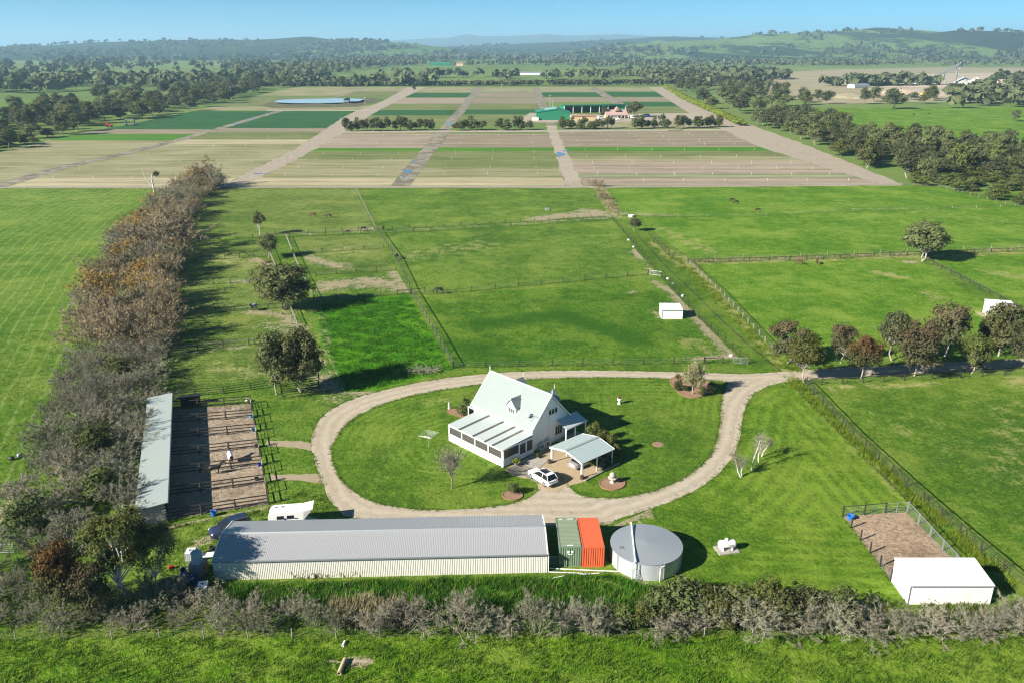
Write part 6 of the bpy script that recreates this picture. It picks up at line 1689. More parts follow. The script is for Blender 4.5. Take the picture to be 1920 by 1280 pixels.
# horse float
fl = thing('horse_float', 'white horse float with its ramp door let down, behind the long shed', 'trailer', (-26.6, 84.6, .04), math.atan2(.72, 4.9))
m = MB()
prof = [(-2.2, .62), (-2.35, 1.2), (-2.3, 1.9), (-2.0, 2.32), (-1.6, 2.42), (1.75, 2.42), (1.75, .55)]
m.prism(prof, -.95, .95, 'y'); m.part('body', M_white, fl, fix=True)
m = MB(); m.prism([(1.76, 1.25), (1.76, 2.44), (2.9, 2.66), (2.9, 2.60), (1.82, 2.36), (1.82, 1.25)], -.95, .95, 'y'); m.part('top_door', M_white, fl, fix=True)
m = MB(); m.prism([(1.78, .55), (3.2, .06), (3.2, .12), (1.78, .65)], -.9, .9, 'y'); m.part('ramp', M_steel, fl, fix=True)
for x in (-.9, .25):
    m = MB(); m.box((x, -.96, 1.75), (.8, .03, .45)); m.part('window', M_cglass, fl)
m = MB(); m.box((-.35, -.965, 1.4), (.25, .02, .5)); m.box((.9, -.965, 1.55), (.4, .02, .12)); m.part('blue_logo', M_dblue, fl)
for x in (-1.5, -.7):
    m = MB(); m.box((x, .35, 2.45), (.3, .24, .06)); m.part('roof_vent', M_steel, fl)
for x in (-.05, .85):
    for s in (-1, 1):
        m = MB(); m.lathe([(0, -.1), (.3, -.1), (.33, 0), (.3, .1), (0, .1)], (x, s * .98, .33), 16, axis='y'); w_ = m.part('wheel', M_rubber, fl)
m = MB(); m.tube((-2.2, -.5, .5), (-3.5, 0, .5), .05); m.tube((-2.2, .5, .5), (-3.5, 0, .5), .05); m.tube((-3.3, 0, .5), (-3.3, 0, .02), .04); m.part('drawbar', M_steel, fl)

# ---------------------------------------------------------------- yard clutter left of the long shed
def tote(label, p, rz):
    t = thing('water_tote', label, 'plastic tank', (*p, .03), rz, 'white caged plastic totes')
    m = MB(); m.box((0, 0, .66), (.94, 1.12, .95)); m.box((0, 0, 1.16), (.5, .6, .06)); m.part('bottle', M_white, t)
    m = MB()
    for x in np.linspace(-.5, .5, 6):
        for y in (-.6, .6): m.tube((x, y, .15), (x, y, 1.15), .018, n=4)
    for y in np.linspace(-.6, .6, 6):
        for x in (-.5, .5): m.tube((x, y, .15), (x, y, 1.15), .018, n=4)
    for z in (.2, .45, .7, .95, 1.15):
        for x in (-.5, .5): m.tube((x, -.6, z), (x, .6, z), .018, n=4)
        for y in (-.6, .6): m.tube((-.5, y, z), (.5, y, z), .018, n=4)
    m.part('cage', M_galv, t)
    m = MB(); m.box((0, 0, .07), (1.0, 1.2, .14)); m.part('pallet', M_steel, t)
    m = MB(); m.lathe([(0, 0), (.12, 0), (.12, .06), (0, .06)], (0, 0, 1.19), 12); m.part('cap', M_black, t)
tote('white caged tote standing on the grass left of the shed end', G(359, 1048), .1)
tote('white caged tote among twigs below the small tin box', G(382, 1112), .2)
p = G(373, 1078); t = thing('feed_box', 'tin sided box carrying a round metal silo tank', 'box', (*p, .03), .05)
m = MB(); m.box((0, .2, .75), (1.55, 1.5, 1.5)); m.part('body', M_galv, t)
m = MB(); m.box((0, .2, 1.53), (1.65, 1.6, .06)); m.part('lid', M_steel, t)
m = MB(); m.box((.8, .2, .75), (.04, 1.4, 1.4)); m.part('plywood_side', plain('plywood', (.30, .19, .10), .8, .2), t)
t = thing('round_tank', 'open topped round metal tank standing on the tin sided box', 'tank', (p[0] - .05, p[1] + .25, 1.59))
prof = []
for k in range(12): prof += [(.60, k * .1), (.575, k * .1 + .05)]
m = MB(); m.lathe(prof + [(.6, 1.2), (.5, 1.24), (.3, 1.26), (.3, 1.2), (0, 1.2)], (0, 0, 0), 28); m.part('shell', M_tank, t)
p = G(352, 1090); q = thing('quad_bike', 'blue quad bike parked in the shade of the thicket', 'quad bike', (*p, .03), R(150))
def wheel4(t, r, w, pts):
    for x, y in pts:
        m = MB(); m.lathe([(0, -w), (r * .8, -w), (r, -w * .6), (r, w * .6), (r * .8, w), (0, w)], (x, y, r), 14, axis='y'); m.part('wheel', M_rubber, t)
wheel4(q, .32, .14, ((-.6, -.45), (-.6, .45), (.6, -.45), (.6, .45)))
m = MB(); m.prism([(-.95, .6), (-.9, .82), (-.3, .8), (.1, .88), (.55, .85), (.95, .72), (.9, .58), (.3, .5), (-.4, .5)], -.3, .3, 'y'); m.box((.65, 0, .72), (.55, 1.05, .07)); m.box((-.65, 0, .74), (.6, 1.05, .07)); m.part('body', M_dblue, q, fix=True)
m = MB(); m.box((-.2, 0, .9), (.65, .3, .12)); m.part('seat', M_black, q)
m = MB(); m.tube((.4, 0, .85), (.3, 0, 1.1), .03); m.tube((.3, -.36, 1.12), (.3, .36, 1.12), .022); m.part('handlebar', M_black, q)
m = MB()
for y in (-.3, 0, .3): m.tube((-.95, y, .86), (-.5, y, .86), .015)
m.part('rack', M_steel, q)
def tub(label, p, r=.3, h=.5, mat=M_blue, name='feed_tub', group='blue feed tubs', z=.06):
    t = thing(name, label, 'tub', (*p, z), 0, group)
    m = MB(); m.lathe([(.0, .03), (r * .8, .03), (r * .8, 0), (r * .86, 0), (r, h), (r * 1.06, h), (r * 1.06, h - .04), (r * .95, h - .03), (r * .8, .06), (0, .06)], (0, 0, 0), 18); m.part('shell', mat, t)
    m = MB(); m.path([(-r, 0, h), (-r * .6, 0, h + .12), (r * .6, 0, h + .12), (r, 0, h)], .012, 4); m.part('handle', M_steel, t)
tub('deep blue drum standing beside the quad bike', G(378, 1100), .3, .85, M_dblue, 'plastic_drum', None)
tub('deep blue drum behind the quad bike seat', G(345, 1078), .3, .85, M_dblue, 'plastic_drum', None)
tub('deep blue tub lying between quad bike and tin box', G(362, 1096), .32, .5, M_dblue, 'plastic_drum', None)
tub('bright blue barrel outside the bottom pen rail', G(401, 966), .34, .62, M_blue, 'blue_barrel', None)
for (x, y), lb in (((471, 783), 'light blue tub at the front of the second highest pen'), ((476, 808), 'light blue tub at the front of the third highest pen'), ((487, 873), 'violet blue tub at the front of the third lowest pen'), ((482, 900), 'black tub at the front of the second lowest pen'), ((482, 838), 'black tub at the front of the middle pen')):
    tub(lb, G(x, y), .28, .42, M_black if 'black' in lb else M_dblue if 'violet' in lb else plain('light_blue_plastic', (.03, .30, .55), .4))
tub('white bucket in the top corner of the highest pen', G(464, 753), .3, .45, M_white)
tub('blue water tub in the top left corner of the sandy kennel run', K[0] + np.array([.75, -.55]), .42, .55, M_blue)
p = G(316, 758); t = thing('shelter_box', 'black box at the top of the stable front', 'box', (p[0] + 2.2, p[1] - .3, .05), rz)
m = MB(); m.box((0, -1.4, .7), (.9, 3.0, 1.4)); m.box((0, -1.4, 1.43), (1.0, 3.1, .06)); m.part('body', M_black, t)
def bale(label, base):
    p = G(*base); t = thing('round_bale', label, 'hay bale', (*p, .02), R(-70), 'round hay bales')
    m = MB(); m.lathe([(0.01, -.6), (.5, -.62), (.68, -.55), (.72, 0), (.68, .55), (.5, .62), (.01, .6)], (0, 0, .72), 26, axis='x'); m.part('straw', plain('bale_straw', (.42, .25, .11), .95, .3, 3, .1, 0, .9, bscale=12), t, smooth=True)
    m = MB(); m.lathe([(.725, -.5), (.735, 0), (.725, .5)], (0, 0, .72), 26, axis='x'); m.part('net_wrap', plain('bale_wrap', (.50, .46, .40), .9, .2), t, smooth=True)
bale('orange faced round hay bale seen through the open gum crown', (214, 1034)); bale('grey wrapped round hay bale behind the orange faced one', (250, 1028))
t = thing('tyre_stack', 'two old tyres piled at the upper left corner of the long shed', 'tyres', (*G(398, 1030), .03))
for k in range(2):
    m = MB(); m.lathe([(.2, 0), (.34, .02), (.38, .1), (.34, .19), (.2, .2), (.2, 0)], (0, 0, k * .2), 18); m.part('tyre', M_rubber, t)
t = thing('white_board', 'white panel lying between the round tank and the shed', 'panel', (*G(390, 1046), .35), .2)
m = MB(); m.box((0, 0, .12), (1.5, .9, .1)); m.part('panel_top', M_white, t)
for x in (-.6, .6):
    m = MB(); m.box((x, 0, -.1), (.08, .7, .4)); m.part('leg', M_tgrey, t)
t = thing('red_cart', 'small red cart glimpsed through the thicket', 'cart', (*G(322, 1066), .03), .6, None, .6)
m = MB(); m.prism([(-.5, .25), (-.45, .7), (.1, .6), (.5, .5), (.5, .25)], -.3, .3, 'y'); m.part('body', M_red, t, fix=True)
wheel4(t, .16, .06, ((-.35, -.33), (-.35, .33), (.35, -.33), (.35, .33)))
p = G(30, 858); 
for k, (x, y, lb) in enumerate(((22, 862, 'black wrapped silage bale nearest the left hedge edge'), (38, 856, 'smaller dark silage bundle beside the black one'))):
    t = thing('silage_bundle', lb, 'bundle', (*G(x, y), .02), k, 'dark bundles by the left hedge', .6); m = MB(); m.lathe([(0.01, -.6), (.4, -.55), (.5, -.3), (.52, .2), (.4, .55), (.01, .6)], (0, 0, .45), 14, axis='x'); m.part('wrap', M_black if k == 0 else M_steel, t, smooth=True)

# ---------------------------------------------------------------- garden things
p = G(804, 838); t = thing('clothes_line', 'grey rotary clothes line on the lawn left of the house', 'clothes line', (*p, .06), .35)
m = MB(); m.tube((0, 0, 0), (0, 0, 1.95), .045, .035, 8); m.part('pole', M_steel, t)
for k in range(4):
    a = k * math.pi / 2; m = MB(); m.tube((0, 0, 1.7), (1.55 * math.cos(a), 1.55 * math.sin(a), 2.05), .022); m.part('arm', M_galv, t)
m = MB()
for r in np.linspace(.45, 1.55, 6):
    for k in range(4):
        a, b = k * math.pi / 2, (k + 1) * math.pi / 2; z = 1.7 + .35 * r / 1.55
        m.tube((r * math.cos(a), r * math.sin(a), z), (r * math.cos(b), r * math.sin(b), z), .011, n=3, cap=False)
m.part('lines', M_trim, t)
p = G(1148, 905); t = thing('stone_fountain', 'stone ball fountain on a pale bowl pedestal', 'fountain', (*p, .1))
m = MB(); m.lathe([(0, 0), (.34, 0), (.34, .08), (.2, .16), (.16, .4), (.25, .52), (.55, .66), (.6, .76), (.5, .74), (.0, .68)], (0, 0, 0), 24); m.part('pedestal', plain('cast_stone', (.55, .50, .42), .9, .15, 4), t, smooth=True)
m = MB(); m.lathe([(.42 * math.sin(a), .96 - .42 * math.cos(a)) for a in np.linspace(.01, math.pi - .01, 14)], (0, 0, .12), 24); m.part('ball', plain('grey_stone', (.34, .31, .26), .9, .2, 4), t, smooth=True)
p = G(1161, 757); t = thing('garden_urn', 'white pedestal urn with a brown plant on the rear lawn', 'urn', (*p, .06))
m = MB(); m.lathe([(0, 0), (.3, 0), (.3, .1), (.2, .15), (.2, .55), (.3, .62), (.36, .95), (.3, .95), (.0, .85)], (0, 0, 0), 18); m.part('urn_body', M_white, t, smooth=True)
rng = np.random.default_rng(9); V, F = leaves(rng, rng.normal(0, .16, (30, 3)) + np.array([0, 0, 1.15]), 6, .08, .09); m = MB(); m.add(V, F); m.part('plant', M_rust, t)
p = G(842, 767); t = thing('garden_statue', 'small white statue in the bed at the left rear of the house', 'statue', (*p, .1))
m = MB(); m.lathe([(0, 0), (.2, 0), (.2, .12), (.11, .2), (.13, .5), (.16, .75), (.08, .9), (.1, 1.0), (.08, 1.12), (0, 1.18)], (0, 0, 0), 14); m.part('figure', M_white, t, smooth=True)
p = G(969, 872); t = thing('plant_pot', 'grey tub with a leafy plant beside the sun room door', 'plant pot', (*p, .09))
m = MB(); m.lathe([(0, 0), (.3, 0), (.4, .5), (.44, .5), (.44, .42), (.36, .42), (0, .4)], (0, 0, 0), 18); m.part('pot', M_steel, t)
V, F = leaves(rng, rng.normal(0, .22, (40, 3)) * np.array([1, 1, .6]) + np.array([0, 0, .72]), 7, .1, .12); m = MB(); m.add(V, F); m.part('plant', M_lime, t)
for (x, y), lb in (((1030, 868), 'dark barrel pot at the left front carport post'), ((1091, 898), 'dark barrel pot at the right front carport post')):
    t = thing('barrel_pot', lb, 'plant pot', (*G(x, y), .08), 0, 'dark pots at the carport posts'); m = MB(); m.lathe([(0, 0), (.24, 0), (.3, .25), (.26, .5), (.22, .5), (0, .45)], (0, 0, 0), 16); m.part('pot', plain('rust_pot', (.07, .045, .03), .7, .3), t)
p = G(1097, 902); t = thing('garden_sleeper', 'long timber sleeper edging the rose bed by the carport', 'edging', (*p, .06), math.atan2(*(G(1162, 869) - p)[::-1]))
m = MB(); L_ = np.linalg.norm(G(1162, 869) - p); m.box((L_ / 2, 0, .1), (L_, .2, .2)); m.part('sleeper', M_tgrey, t)
t = thing('timber_pile', 'grey brush pile by the far drive edge', 'brush pile', (*G(795, 697), .03)); rng = np.random.default_rng(2); m = MB()
for _ in range(160):
    a = rng.normal(0, 1, 3) * np.array([1.5, .8, .25]) + np.array([0, 0, .4]); d = rng.normal(0, 1, 3); d[2] *= .3; d /= np.linalg.norm(d); m.tube(a - d * .7, a + d * .7, .035, .02, 4, cap=False)
m.part('sticks', M_twg, t)
p = G(642, 1252); t = thing('drain_pipe', 'short tan concrete pipe lying in the front field', 'pipe', (*p, .02), R(84))
m = MB(); prof = [(.17, -.95), (.22, -.95), (.22, .95), (.17, .95), (.17, -.95)]; m.lathe(prof, (0, 0, .22), 18, axis='x'); m.part('pipe_wall', plain('tan_concrete', (.42, .33, .20), .9, .15), t, smooth=False)
m = MB(); m.box((0, 0, 0), (1, 1, 1)); t = thing('pipe_end', 'pale plastic pipe end under the front fence above the tan pipe', 'pipe', (*G(645, 1208), .02), R(84))
m = MB(); m.lathe([(.10, -.35), (.13, -.35), (.13, .35), (.10, .35), (.10, -.35)], (0, 0, .13), 14, axis='x'); m.part('pipe_wall', M_trim, t)
t = thing('water_trough', 'small white trough by the fence above the middle paddock', 'trough', (*G(1026, 394), .03), .2)
m = MB(); m.prism([(-.5, 0), (-.65, .55), (.65, .55), (.5, 0)], -1.2, 1.2, 'y'); m.part('tub', M_galv, t, fix=True)
t = thing('white_trough', 'white drum trough at the head of the drain lane', 'trough', (*G(1183, 407), .03), .2)
m = MB(); m.lathe([(0, 0), (.9, 0), (.95, .7), (.85, .7), (.8, .1), (0, .1)], (0, 0, 0), 20); m.part('tub', M_white, t)
# storm-water lid, concrete blocks along the lane fence
for k, (x, y) in enumerate(((1178, 451), (1188, 464), (1252, 524), (1262, 533), (1280, 556), (1370, 668))):
    t = thing('salt_block', ['pale feed block by the lane fence, farthest up the paddock', 'second pale feed block down the lane fence', 'pale feed block below the lane gate', 'dark feed bin on the fence below the gate', 'pale feed block above the white shed', 'pale feed block at the bottom of the lane fence'][k], 'block', (*G(x, y), .03), k, 'feed blocks along the lane fence')
    m = MB(); m.prism([(-.3, 0), (.3, 0), (.25, .35), (-.25, .35)], -.22, .22, 'y'); m.part('block', M_steel if k == 3 else M_white, t, fix=True)

# ---------------------------------------------------------------- horses and cattle
def animal(name, J, E, mat):
    """one continuous skin grown over a joint skeleton"""
    me = bpy.data.meshes.new(name); me.from_pydata([j[:3] for j in J], E, [])
    o = bpy.data.objects.new(name, me); COL.objects.link(o)
    md = o.modifiers.new('s', 'SKIN'); md.use_smooth_shade = True
    o.modifiers.new('u', 'SUBSURF').levels = 1
    for k, j in enumerate(J):
        r = j[3]; r = (r, r) if not hasattr(r, '__len__') else r
        me.skin_vertices[0].data[k].radius = r
        me.skin_vertices[0].data[k].use_root = (k == 0)
    dg = bpy.context.evaluated_depsgraph_get(); dg.update()
    m2 = bpy.data.meshes.new_from_object(o.evaluated_get(dg)); m2.name = name
    bpy.data.objects.remove(o); bpy.data.meshes.remove(me)
    m2.materials.clear(); m2.materials.append(mat)
    for p in m2.polygons: p.use_smooth = True; p.material_index = 0
    return m2
def horse_skel(graze, step=.12):
    J = [(0, 0, 1.12, (.26, .30)), (.42, 0, 1.14, (.25, .31)), (.66, 0, 1.2, (.19, .27)), (-.42, 0, 1.16, (.25, .29)), (-.70, 0, 1.18, (.20, .23))]
    E = [(0, 1), (1, 2), (0, 3), (3, 4)]
    if graze: neck = [(.98, 0, 1.02, (.12, .17)), (1.25, 0, .68, (.09, .13)), (1.34, 0, .46, (.10, .12)), (1.30, 0, .24, (.075, .09)), (1.26, 0, .08, (.06, .07))]
    else: neck = [(.92, 0, 1.45, (.12, .18)), (1.14, 0, 1.72, (.09, .14)), (1.28, 0, 1.80, (.10, .12)), (1.48, 0, 1.66, (.075, .09)), (1.62, 0, 1.54, (.06, .07))]
    b = 2
    for n_ in neck: J.append(n_); E.append((b, len(J) - 1)); b = len(J) - 1
    head = len(J) - 3
    for s in (-1, 1):        # ears
        h = J[head]; J.append((h[0] + (.02 if graze else -.05), s * .09, h[2] + (.10 if graze else .17), .02)); E.append((head, len(J) - 1))
    for s, o in ((-1, step), (1, -step)):
        b = 1
        for q in ((.50 + o * .3, s * .15, .84, .105), (.52 + o * .7, s * .15, .50, .058), (.50 + o, s * .15, .22, .043), (.53 + o, s * .15, .03, .062)):
            J.append(q); E.append((b, len(J) - 1)); b = len(J) - 1
    for s, o in ((-1, -step), (1, step)):
        b = 3
        for q in ((-.56 + o * .3, s * .16, .86, (.14, .16)), (-.52 + o * .6, s * .16, .68, .09), (-.74 + o, s * .15, .46, .052), (-.68 + o, s * .15, .20, .042), (-.64 + o, s * .15, .03, .062)):
            J.append(q); E.append((b, len(J) - 1)); b = len(J) - 1
    return J, E
M_bay = plain('bay_coat', (.085, .038, .022), .6, .25, 2); M_dbay = plain('dark_bay_coat', (.045, .022, .015), .6, .3, 2); M_blk = plain('black_coat', (.012, .011, .011), .55, .3, 2); M_chest = plain('chestnut_coat', (.13, .052, .026), .6, .2, 2)
M_hair = plain('black_hair', (.012, .010, .010), .8, .2)
M_rug = plain('white_rug', (.66, .68, .72), .8, .08, 2); M_rugb = plain('blue_grey_rug', (.35, .42, .55), .8, .1, 2)
HMesh = [animal('body', *horse_skel(False, .06), M_bay), animal('body', *horse_skel(True), M_bay)]
def tail_mesh(h):
    m = MB(); m.path([(-.86, 0, 1.24), (-1.0, 0, 1.1), (-1.04, 0, .75), (-1.0, 0, .42)], [.05, .075, .07, .02], 6); return m.mesh('tail', M_hair)
TM = tail_mesh(0)
def mane(g):
    m = MB()
    pts = [(.62, 1.46), (.95, 1.24), (1.2, .88), (1.3, .62)] if g else [(.6, 1.44), (.78, 1.66), (.98, 1.86), (1.18, 1.95)]
    for a, b in zip(pts[:-1], pts[1:]):
        m.prism([(a[0], a[1] - .14), (b[0], b[1] - .14), (b[0], b[1] + .0), (a[0], a[1] + .0)], -.035, .035, 'y')
    return m.mesh('mane', M_hair)
MN = [mane(False), mane(True)]
def rug_mesh():
    secs = []
    for x, w, zt, zb in ((-.92, .24, 1.40, .80), (-.7, .31, 1.47, .72), (-.3, .34, 1.49, .70), (.2, .34, 1.49, .70), (.58, .32, 1.52, .74), (.76, .26, 1.50, .84)):
        secs.append(np.array([(x, -w, zb), (x, -w * 1.02, (zt + zb) / 2), (x, -w * .8, zt - .08), (x, 0, zt), (x, w * .8, zt - .08), (x, w * 1.02, (zt + zb) / 2), (x, w, zb)]))
    n = 7; V = np.vstack(secs); F = []
    i = np.arange(n - 1)
    for k in range(len(secs) - 1): F.append(np.stack([i + k * n, i + 1 + k * n, i + 1 + (k + 1) * n, i + (k + 1) * n], 1))
    m = MB(); m.add(V, np.vstack(F)); return m.mesh('rug', M_rug, True)
RM = rug_mesh()
def horse(px, label, rz, mat, graze=True, rug=None, s=1.0):
    t = thing('horse', label, 'horse', (*G(*px), .05), rz, 'horses on the farm', s)
    b = inst('body', HMesh[1 if graze else 0], t); b.material_slots[0].link = 'OBJECT'; b.material_slots[0].material = mat
    inst('tail', TM, t); inst('mane', MN[1 if graze else 0], t)
    if rug:
        r = inst('rug', RM, t); r.material_slots[0].link = 'OBJECT'; r.material_slots[0].material = rug
horse((587, 407), 'chestnut horse grazing left in the top left paddock', R(185), M_chest); horse((617, 409), 'dark brown horse grazing right of the chestnut in the top left paddock', R(170), M_dbay)
horse((681, 434), 'black horse facing right at the fence post corner', R(5), M_blk, True); horse((651, 439), 'dark horse head down in the dirt lane', R(20), M_dbay, True, None, .8)
horse((719, 433), 'black horse standing just past the pale post fence', R(-70), M_blk, False); horse((744, 486), 'black horse facing away near the middle paddock fence', R(80), M_blk, True)
horse((824, 551), 'black horse grazing near the lower fence of the middle paddock', R(180), M_blk, True, None, 1.1)
horse((1373, 379), 'dark bay horse, rear one of the touching pair', R(190), M_dbay); horse((1379, 383), 'bright bay horse, front one of the touching pair', R(20), M_bay); horse((1421, 398), 'bay horse grazing alone below the touching pair', R(190), M_bay)
horse((1500, 497), 'bay horse with pale legs grazing under the dry grass fence', R(165), M_bay); horse((1531, 496), 'bay horse facing away right of the pale legged one', R(80), M_bay, True)
horse((477, 583), 'horse in a blue grey rug on bare ground by the fence', R(250), M_dbay, False, M_rugb); horse((503, 499), 'brown horse half behind the big dense tree', R(10), M_bay, True)
horse((478, 532), 'black horse in the shade left of the big dense tree', R(190), M_blk, True)
horse((433, 866), 'horse in a white rug standing in the stable pen', R(118), M_dbay, False, M_rug, .98); horse((403, 889), 'dark horse standing in the stable pen below the white rugged one', R(12), M_blk, False, None, 1.0)
t = thing('magpie', 'black bird on the bare ground below the rugged horse', 'bird', (*G(530, 590), .04), .3)
m = MB(); m.lathe([(.01, -.3), (.1, -.15), (.14, .05), (.08, .2), (.07, .28), (.01, .34)], (0, 0, .22), 10, axis='x'); m.tube((-.05, 0, 0), (-.02, 0, .15), .015); m.part('body', M_black, t)
CowM = animal('body', [(0, 0, 1.0, (.33, .36)), (.5, 0, 1.02, (.30, .34)), (.75, 0, 1.1, (.2, .26)), (-.5, 0, 1.04, (.31, .34)), (-.8, 0, 1.1, (.22, .25)), (1.05, 0, 1.15, (.14, .18)), (1.3, 0, 1.12, (.13, .14)), (1.55, 0, .95, (.09, .1))] + [(x, s * .2, z, r) for x in (.5, -.62) for s in (-1, 1) for z, r in ((.6, .11), (.3, .06), (.03, .07))], [(0, 1), (1, 2), (0, 3), (3, 4), (2, 5), (5, 6), (6, 7)] + [e for k in range(4) for e in (((1 if k < 2 else 3), 8 + 3 * k), (8 + 3 * k, 9 + 3 * k), (9 + 3 * k, 10 + 3 * k))], M_blk)
for k, (x, y) in enumerate(((1447, 209), (1452, 208.5), (1466, 211.5), (1713, 217), (1648, 243.5), (1741, 215.5))):
    t = thing('cow', ['black cow at the left end of the far green paddock', 'black cow touching the leftmost one', 'black cow just right of the pair', 'black cow alone in mid paddock', 'black cow beside the gum belt trees', 'dark cow right of the lone one'][k], 'cow', (*G(x, y), .06), k * 1.1, 'cattle in the far green paddock')
    inst('body', CowM, t)

# ---------------------------------------------------------------- market garden buildings
M_tin = plain('green_tin', (0.015, 0.17, 0.085), 0.5, .1, .3); M_tinroof = plain('green_tin_roof', (0.03, 0.22, 0.13), 0.45, .1, .3); M_tinpale = plain('pale_green_sheet', (0.22, .42, .38), .45, .1, .3)
M_tan_w = plain('tan_wall', (.56, .43, .25), .8, .1, .3); M_rust_roof = plain('terracotta_roof', (.36, .20, .15), .8, .15, .5); M_pinkroof = plain('faded_tile_roof', (.42, .29, .25), .8, .2, .5)
def gable(name, label, a, b, d, he, hr, mw_, mr, cat='shed'):
    """a, b: front corners on the ground; d depth going away"""
    a, b = np.asarray(a), np.asarray(b); v = b - a; L = np.linalg.norm(v); t = thing(name, label, cat, (*a, .1), math.atan2(v[1], v[0]))
    m = MB(); m.prism([(0, 0), (d, 0), (d, he), (d / 2, hr), (0, he)], 0, L, 'x'); m.part('wall', mw_, t, fix=True)
    for s in (0, 1):
        m = MB(); yE = -.4 if s == 0 else d + .4; m.prism([(yE, he - .1), (d / 2, hr), (d / 2, hr + .15), (yE, he + .05)], -.4, L + .4, 'x'); m.part('roof', mr, t, fix=True)
    return t, L
a, b = G(1006, 226), G(1068, 225); W_ = np.linalg.norm(b - a)
t = thing('green_shed', 'green tin shed with a low gable facing the windbreak', 'shed', (*a, .1), 0)
m = MB(); m.prism([(0, 0), (W_, 0), (W_, 5.2), (W_ * .62, 8.2), (0, 6.0)], 0, 24, 'y'); m.part('wall', M_tin, t, fix=True)
m = MB(); m.prism([(-.5, 5.9), (W_ * .62, 8.25), (W_ * .62, 8.55), (-.5, 6.2)], -.5, 24.5, 'y'); m.part('roof', M_tinroof, t, fix=True)
m = MB(); m.prism([(W_ * .62, 8.25), (W_ + .5, 5.0), (W_ + .5, 5.3), (W_ * .62, 8.55)], -.5, 24.5, 'y'); m.part('roof', M_tinroof, t, fix=True)
m = MB(); m.prism([(W_ * .25, 7.15), (W_ * .6, 8.5), (W_ * .6, 8.7), (W_ * .25, 7.35)], 6, 22, 'y'); m.part('skylight_sheets', M_tinpale, t, fix=True)
m = MB(); m.box((-1.0, -1.2, 1.0), (5, 2.4, 2.0)); m.part('lean_to', M_white, t)
a, b = G(1058, 213), G(1172, 211); v = b - a; L_ = np.linalg.norm(v)
t = thing('open_machinery_shed', 'long open fronted green machinery shed with dark bays', 'shed', (*a, .1), math.atan2(v[1], v[0]))
m = MB(); m.box((L_ / 2, 14, 3), (L_, .3, 6)); m.box((.2, 7, 3), (.3, 14, 6)); m.box((L_ - .2, 7, 3), (.3, 14, 6)); m.box((L_ * .93, .3, 3), (L_ * .14, .3, 6)); m.part('wall', M_tin, t)
m = MB(); m.prism([(-1, 6.6), (15, 5.6), (15, 5.9), (-1, 6.9)], -.5, L_ + .5, 'x'); m.box((L_ / 2, -.6, 6.2), (L_, .2, .9)); m.part('roof', M_tinroof, t, fix=True)
for k in range(8):
    m = MB(); m.box((L_ * k / 7.0, 0, 3), (.45, .45, 6)); m.part('post', M_white, t)
for k, lb in enumerate(('dark green implement parked in the third machinery bay', 'dark implement parked in the fourth machinery bay')):
    q = thing('tractor', lb, 'tractor', (*(a + v * (.32 + .16 * k) + np.array([0, 4.0])), .1), k); m = MB(); m.prism([(-2, .8), (-2, 2.6), (-.3, 2.7), (0, 1.7), (1.9, 1.6), (1.9, .8)], -.7, .7, 'y'); m.part('body', M_tin, q, fix=True)
    for x, r in ((-1.2, .9), (1.4, .55)):
        for s in (-1, 1):
            m = MB(); m.lathe([(0, -.2), (r, -.2), (r, .2), (0, .2)], (x, s * .9, r), 16, axis='y'); m.part('wheel', M_rubber, q)
t, L_ = gable('tan_packing_shed', 'low tan walled shed with a flat brick red roof', G(1072, 227.5), G(1116, 227), 9, 3.6, 4.1, M_tan_w, M_rust_roof)
t, L_ = gable('farm_cottage', 'cottage with a faded terracotta hipped roof and verandah arches', G(1136, 223), G(1176, 222.5), 12, 3.0, 6.2, M_tan_w, M_pinkroof, 'house')
m = MB(); m.prism([(L_ * .45, 5.6), (L_ * .68, 5.6), (L_ * .565, 8.3)], 2, 8, 'y'); m.part('roof_gable', M_rust_roof, t, fix=True)
m = MB(); m.prism([(-3, 2.5), (0, 3.1), (0, 3.25), (-3, 2.65)], 0, L_, 'x'); m.part('verandah_roof', M_pinkroof, t, fix=True)
for k in range(7):
    m = MB(); m.box((L_ * k / 6, -2.8, 1.25), (.25, .25, 2.5)); m.part('verandah_post', M_white, t)
for k in range(4):
    m = MB(); m.box((L_ * (k + .6) / 4.4, -.03, 1.4), (1.6, .08, 1.8)); m.part('window', M_glass, t)
def van(label, px, rz, mat, big=True):
    t = thing('parked_van', label, 'van', (*G(*px), .15), rz, 'vehicles by the cottage'); m = MB()
    m.prism([(-2.6, .4), (-2.6, 2.3), (1.4, 2.35), (2.2, 1.4), (2.7, 1.1), (2.7, .4)], -.95, .95, 'y'); m.part('body', mat, t, fix=True)
    m = MB(); m.box((-.3, 0, 1.75), (3.2, 1.94, .6)); m.part('windows', M_cglass, t)
    for x in (-1.6, 1.7):
        for s in (-1, 1):
            m = MB(); m.lathe([(0, -.12), (.36, -.12), (.36, .12), (0, .12)], (x, s * .9, .36), 14, axis='y'); m.part('wheel', M_rubber, t)
van('white minibus parked right of the cottage', (1188, 223), .1, M_white); van('blue van parked right of the white minibus', (1213, 220), .2, plain('van_blue', (.03, .10, .30), .4)); van('white ute in front of the cottage verandah', (1155, 226), .05, M_white); van('white vehicle at the left of the cottage', (1127, 224), .3, M_white)
def pole(label, px, ytop):
    h = height_at(px, ytop); t = thing('power_pole', label, 'pole', (*G(*px), 0), 0, 'power poles'); m = MB(); m.tube((0, 0, 0), (0, 0, h), .22, .15, 8); m.part('shaft', M_tpale, t); m = MB(); m.box((0, 0, h - .8), (2.6, .2, .2)); m.part('crossarm', M_tpale, t)
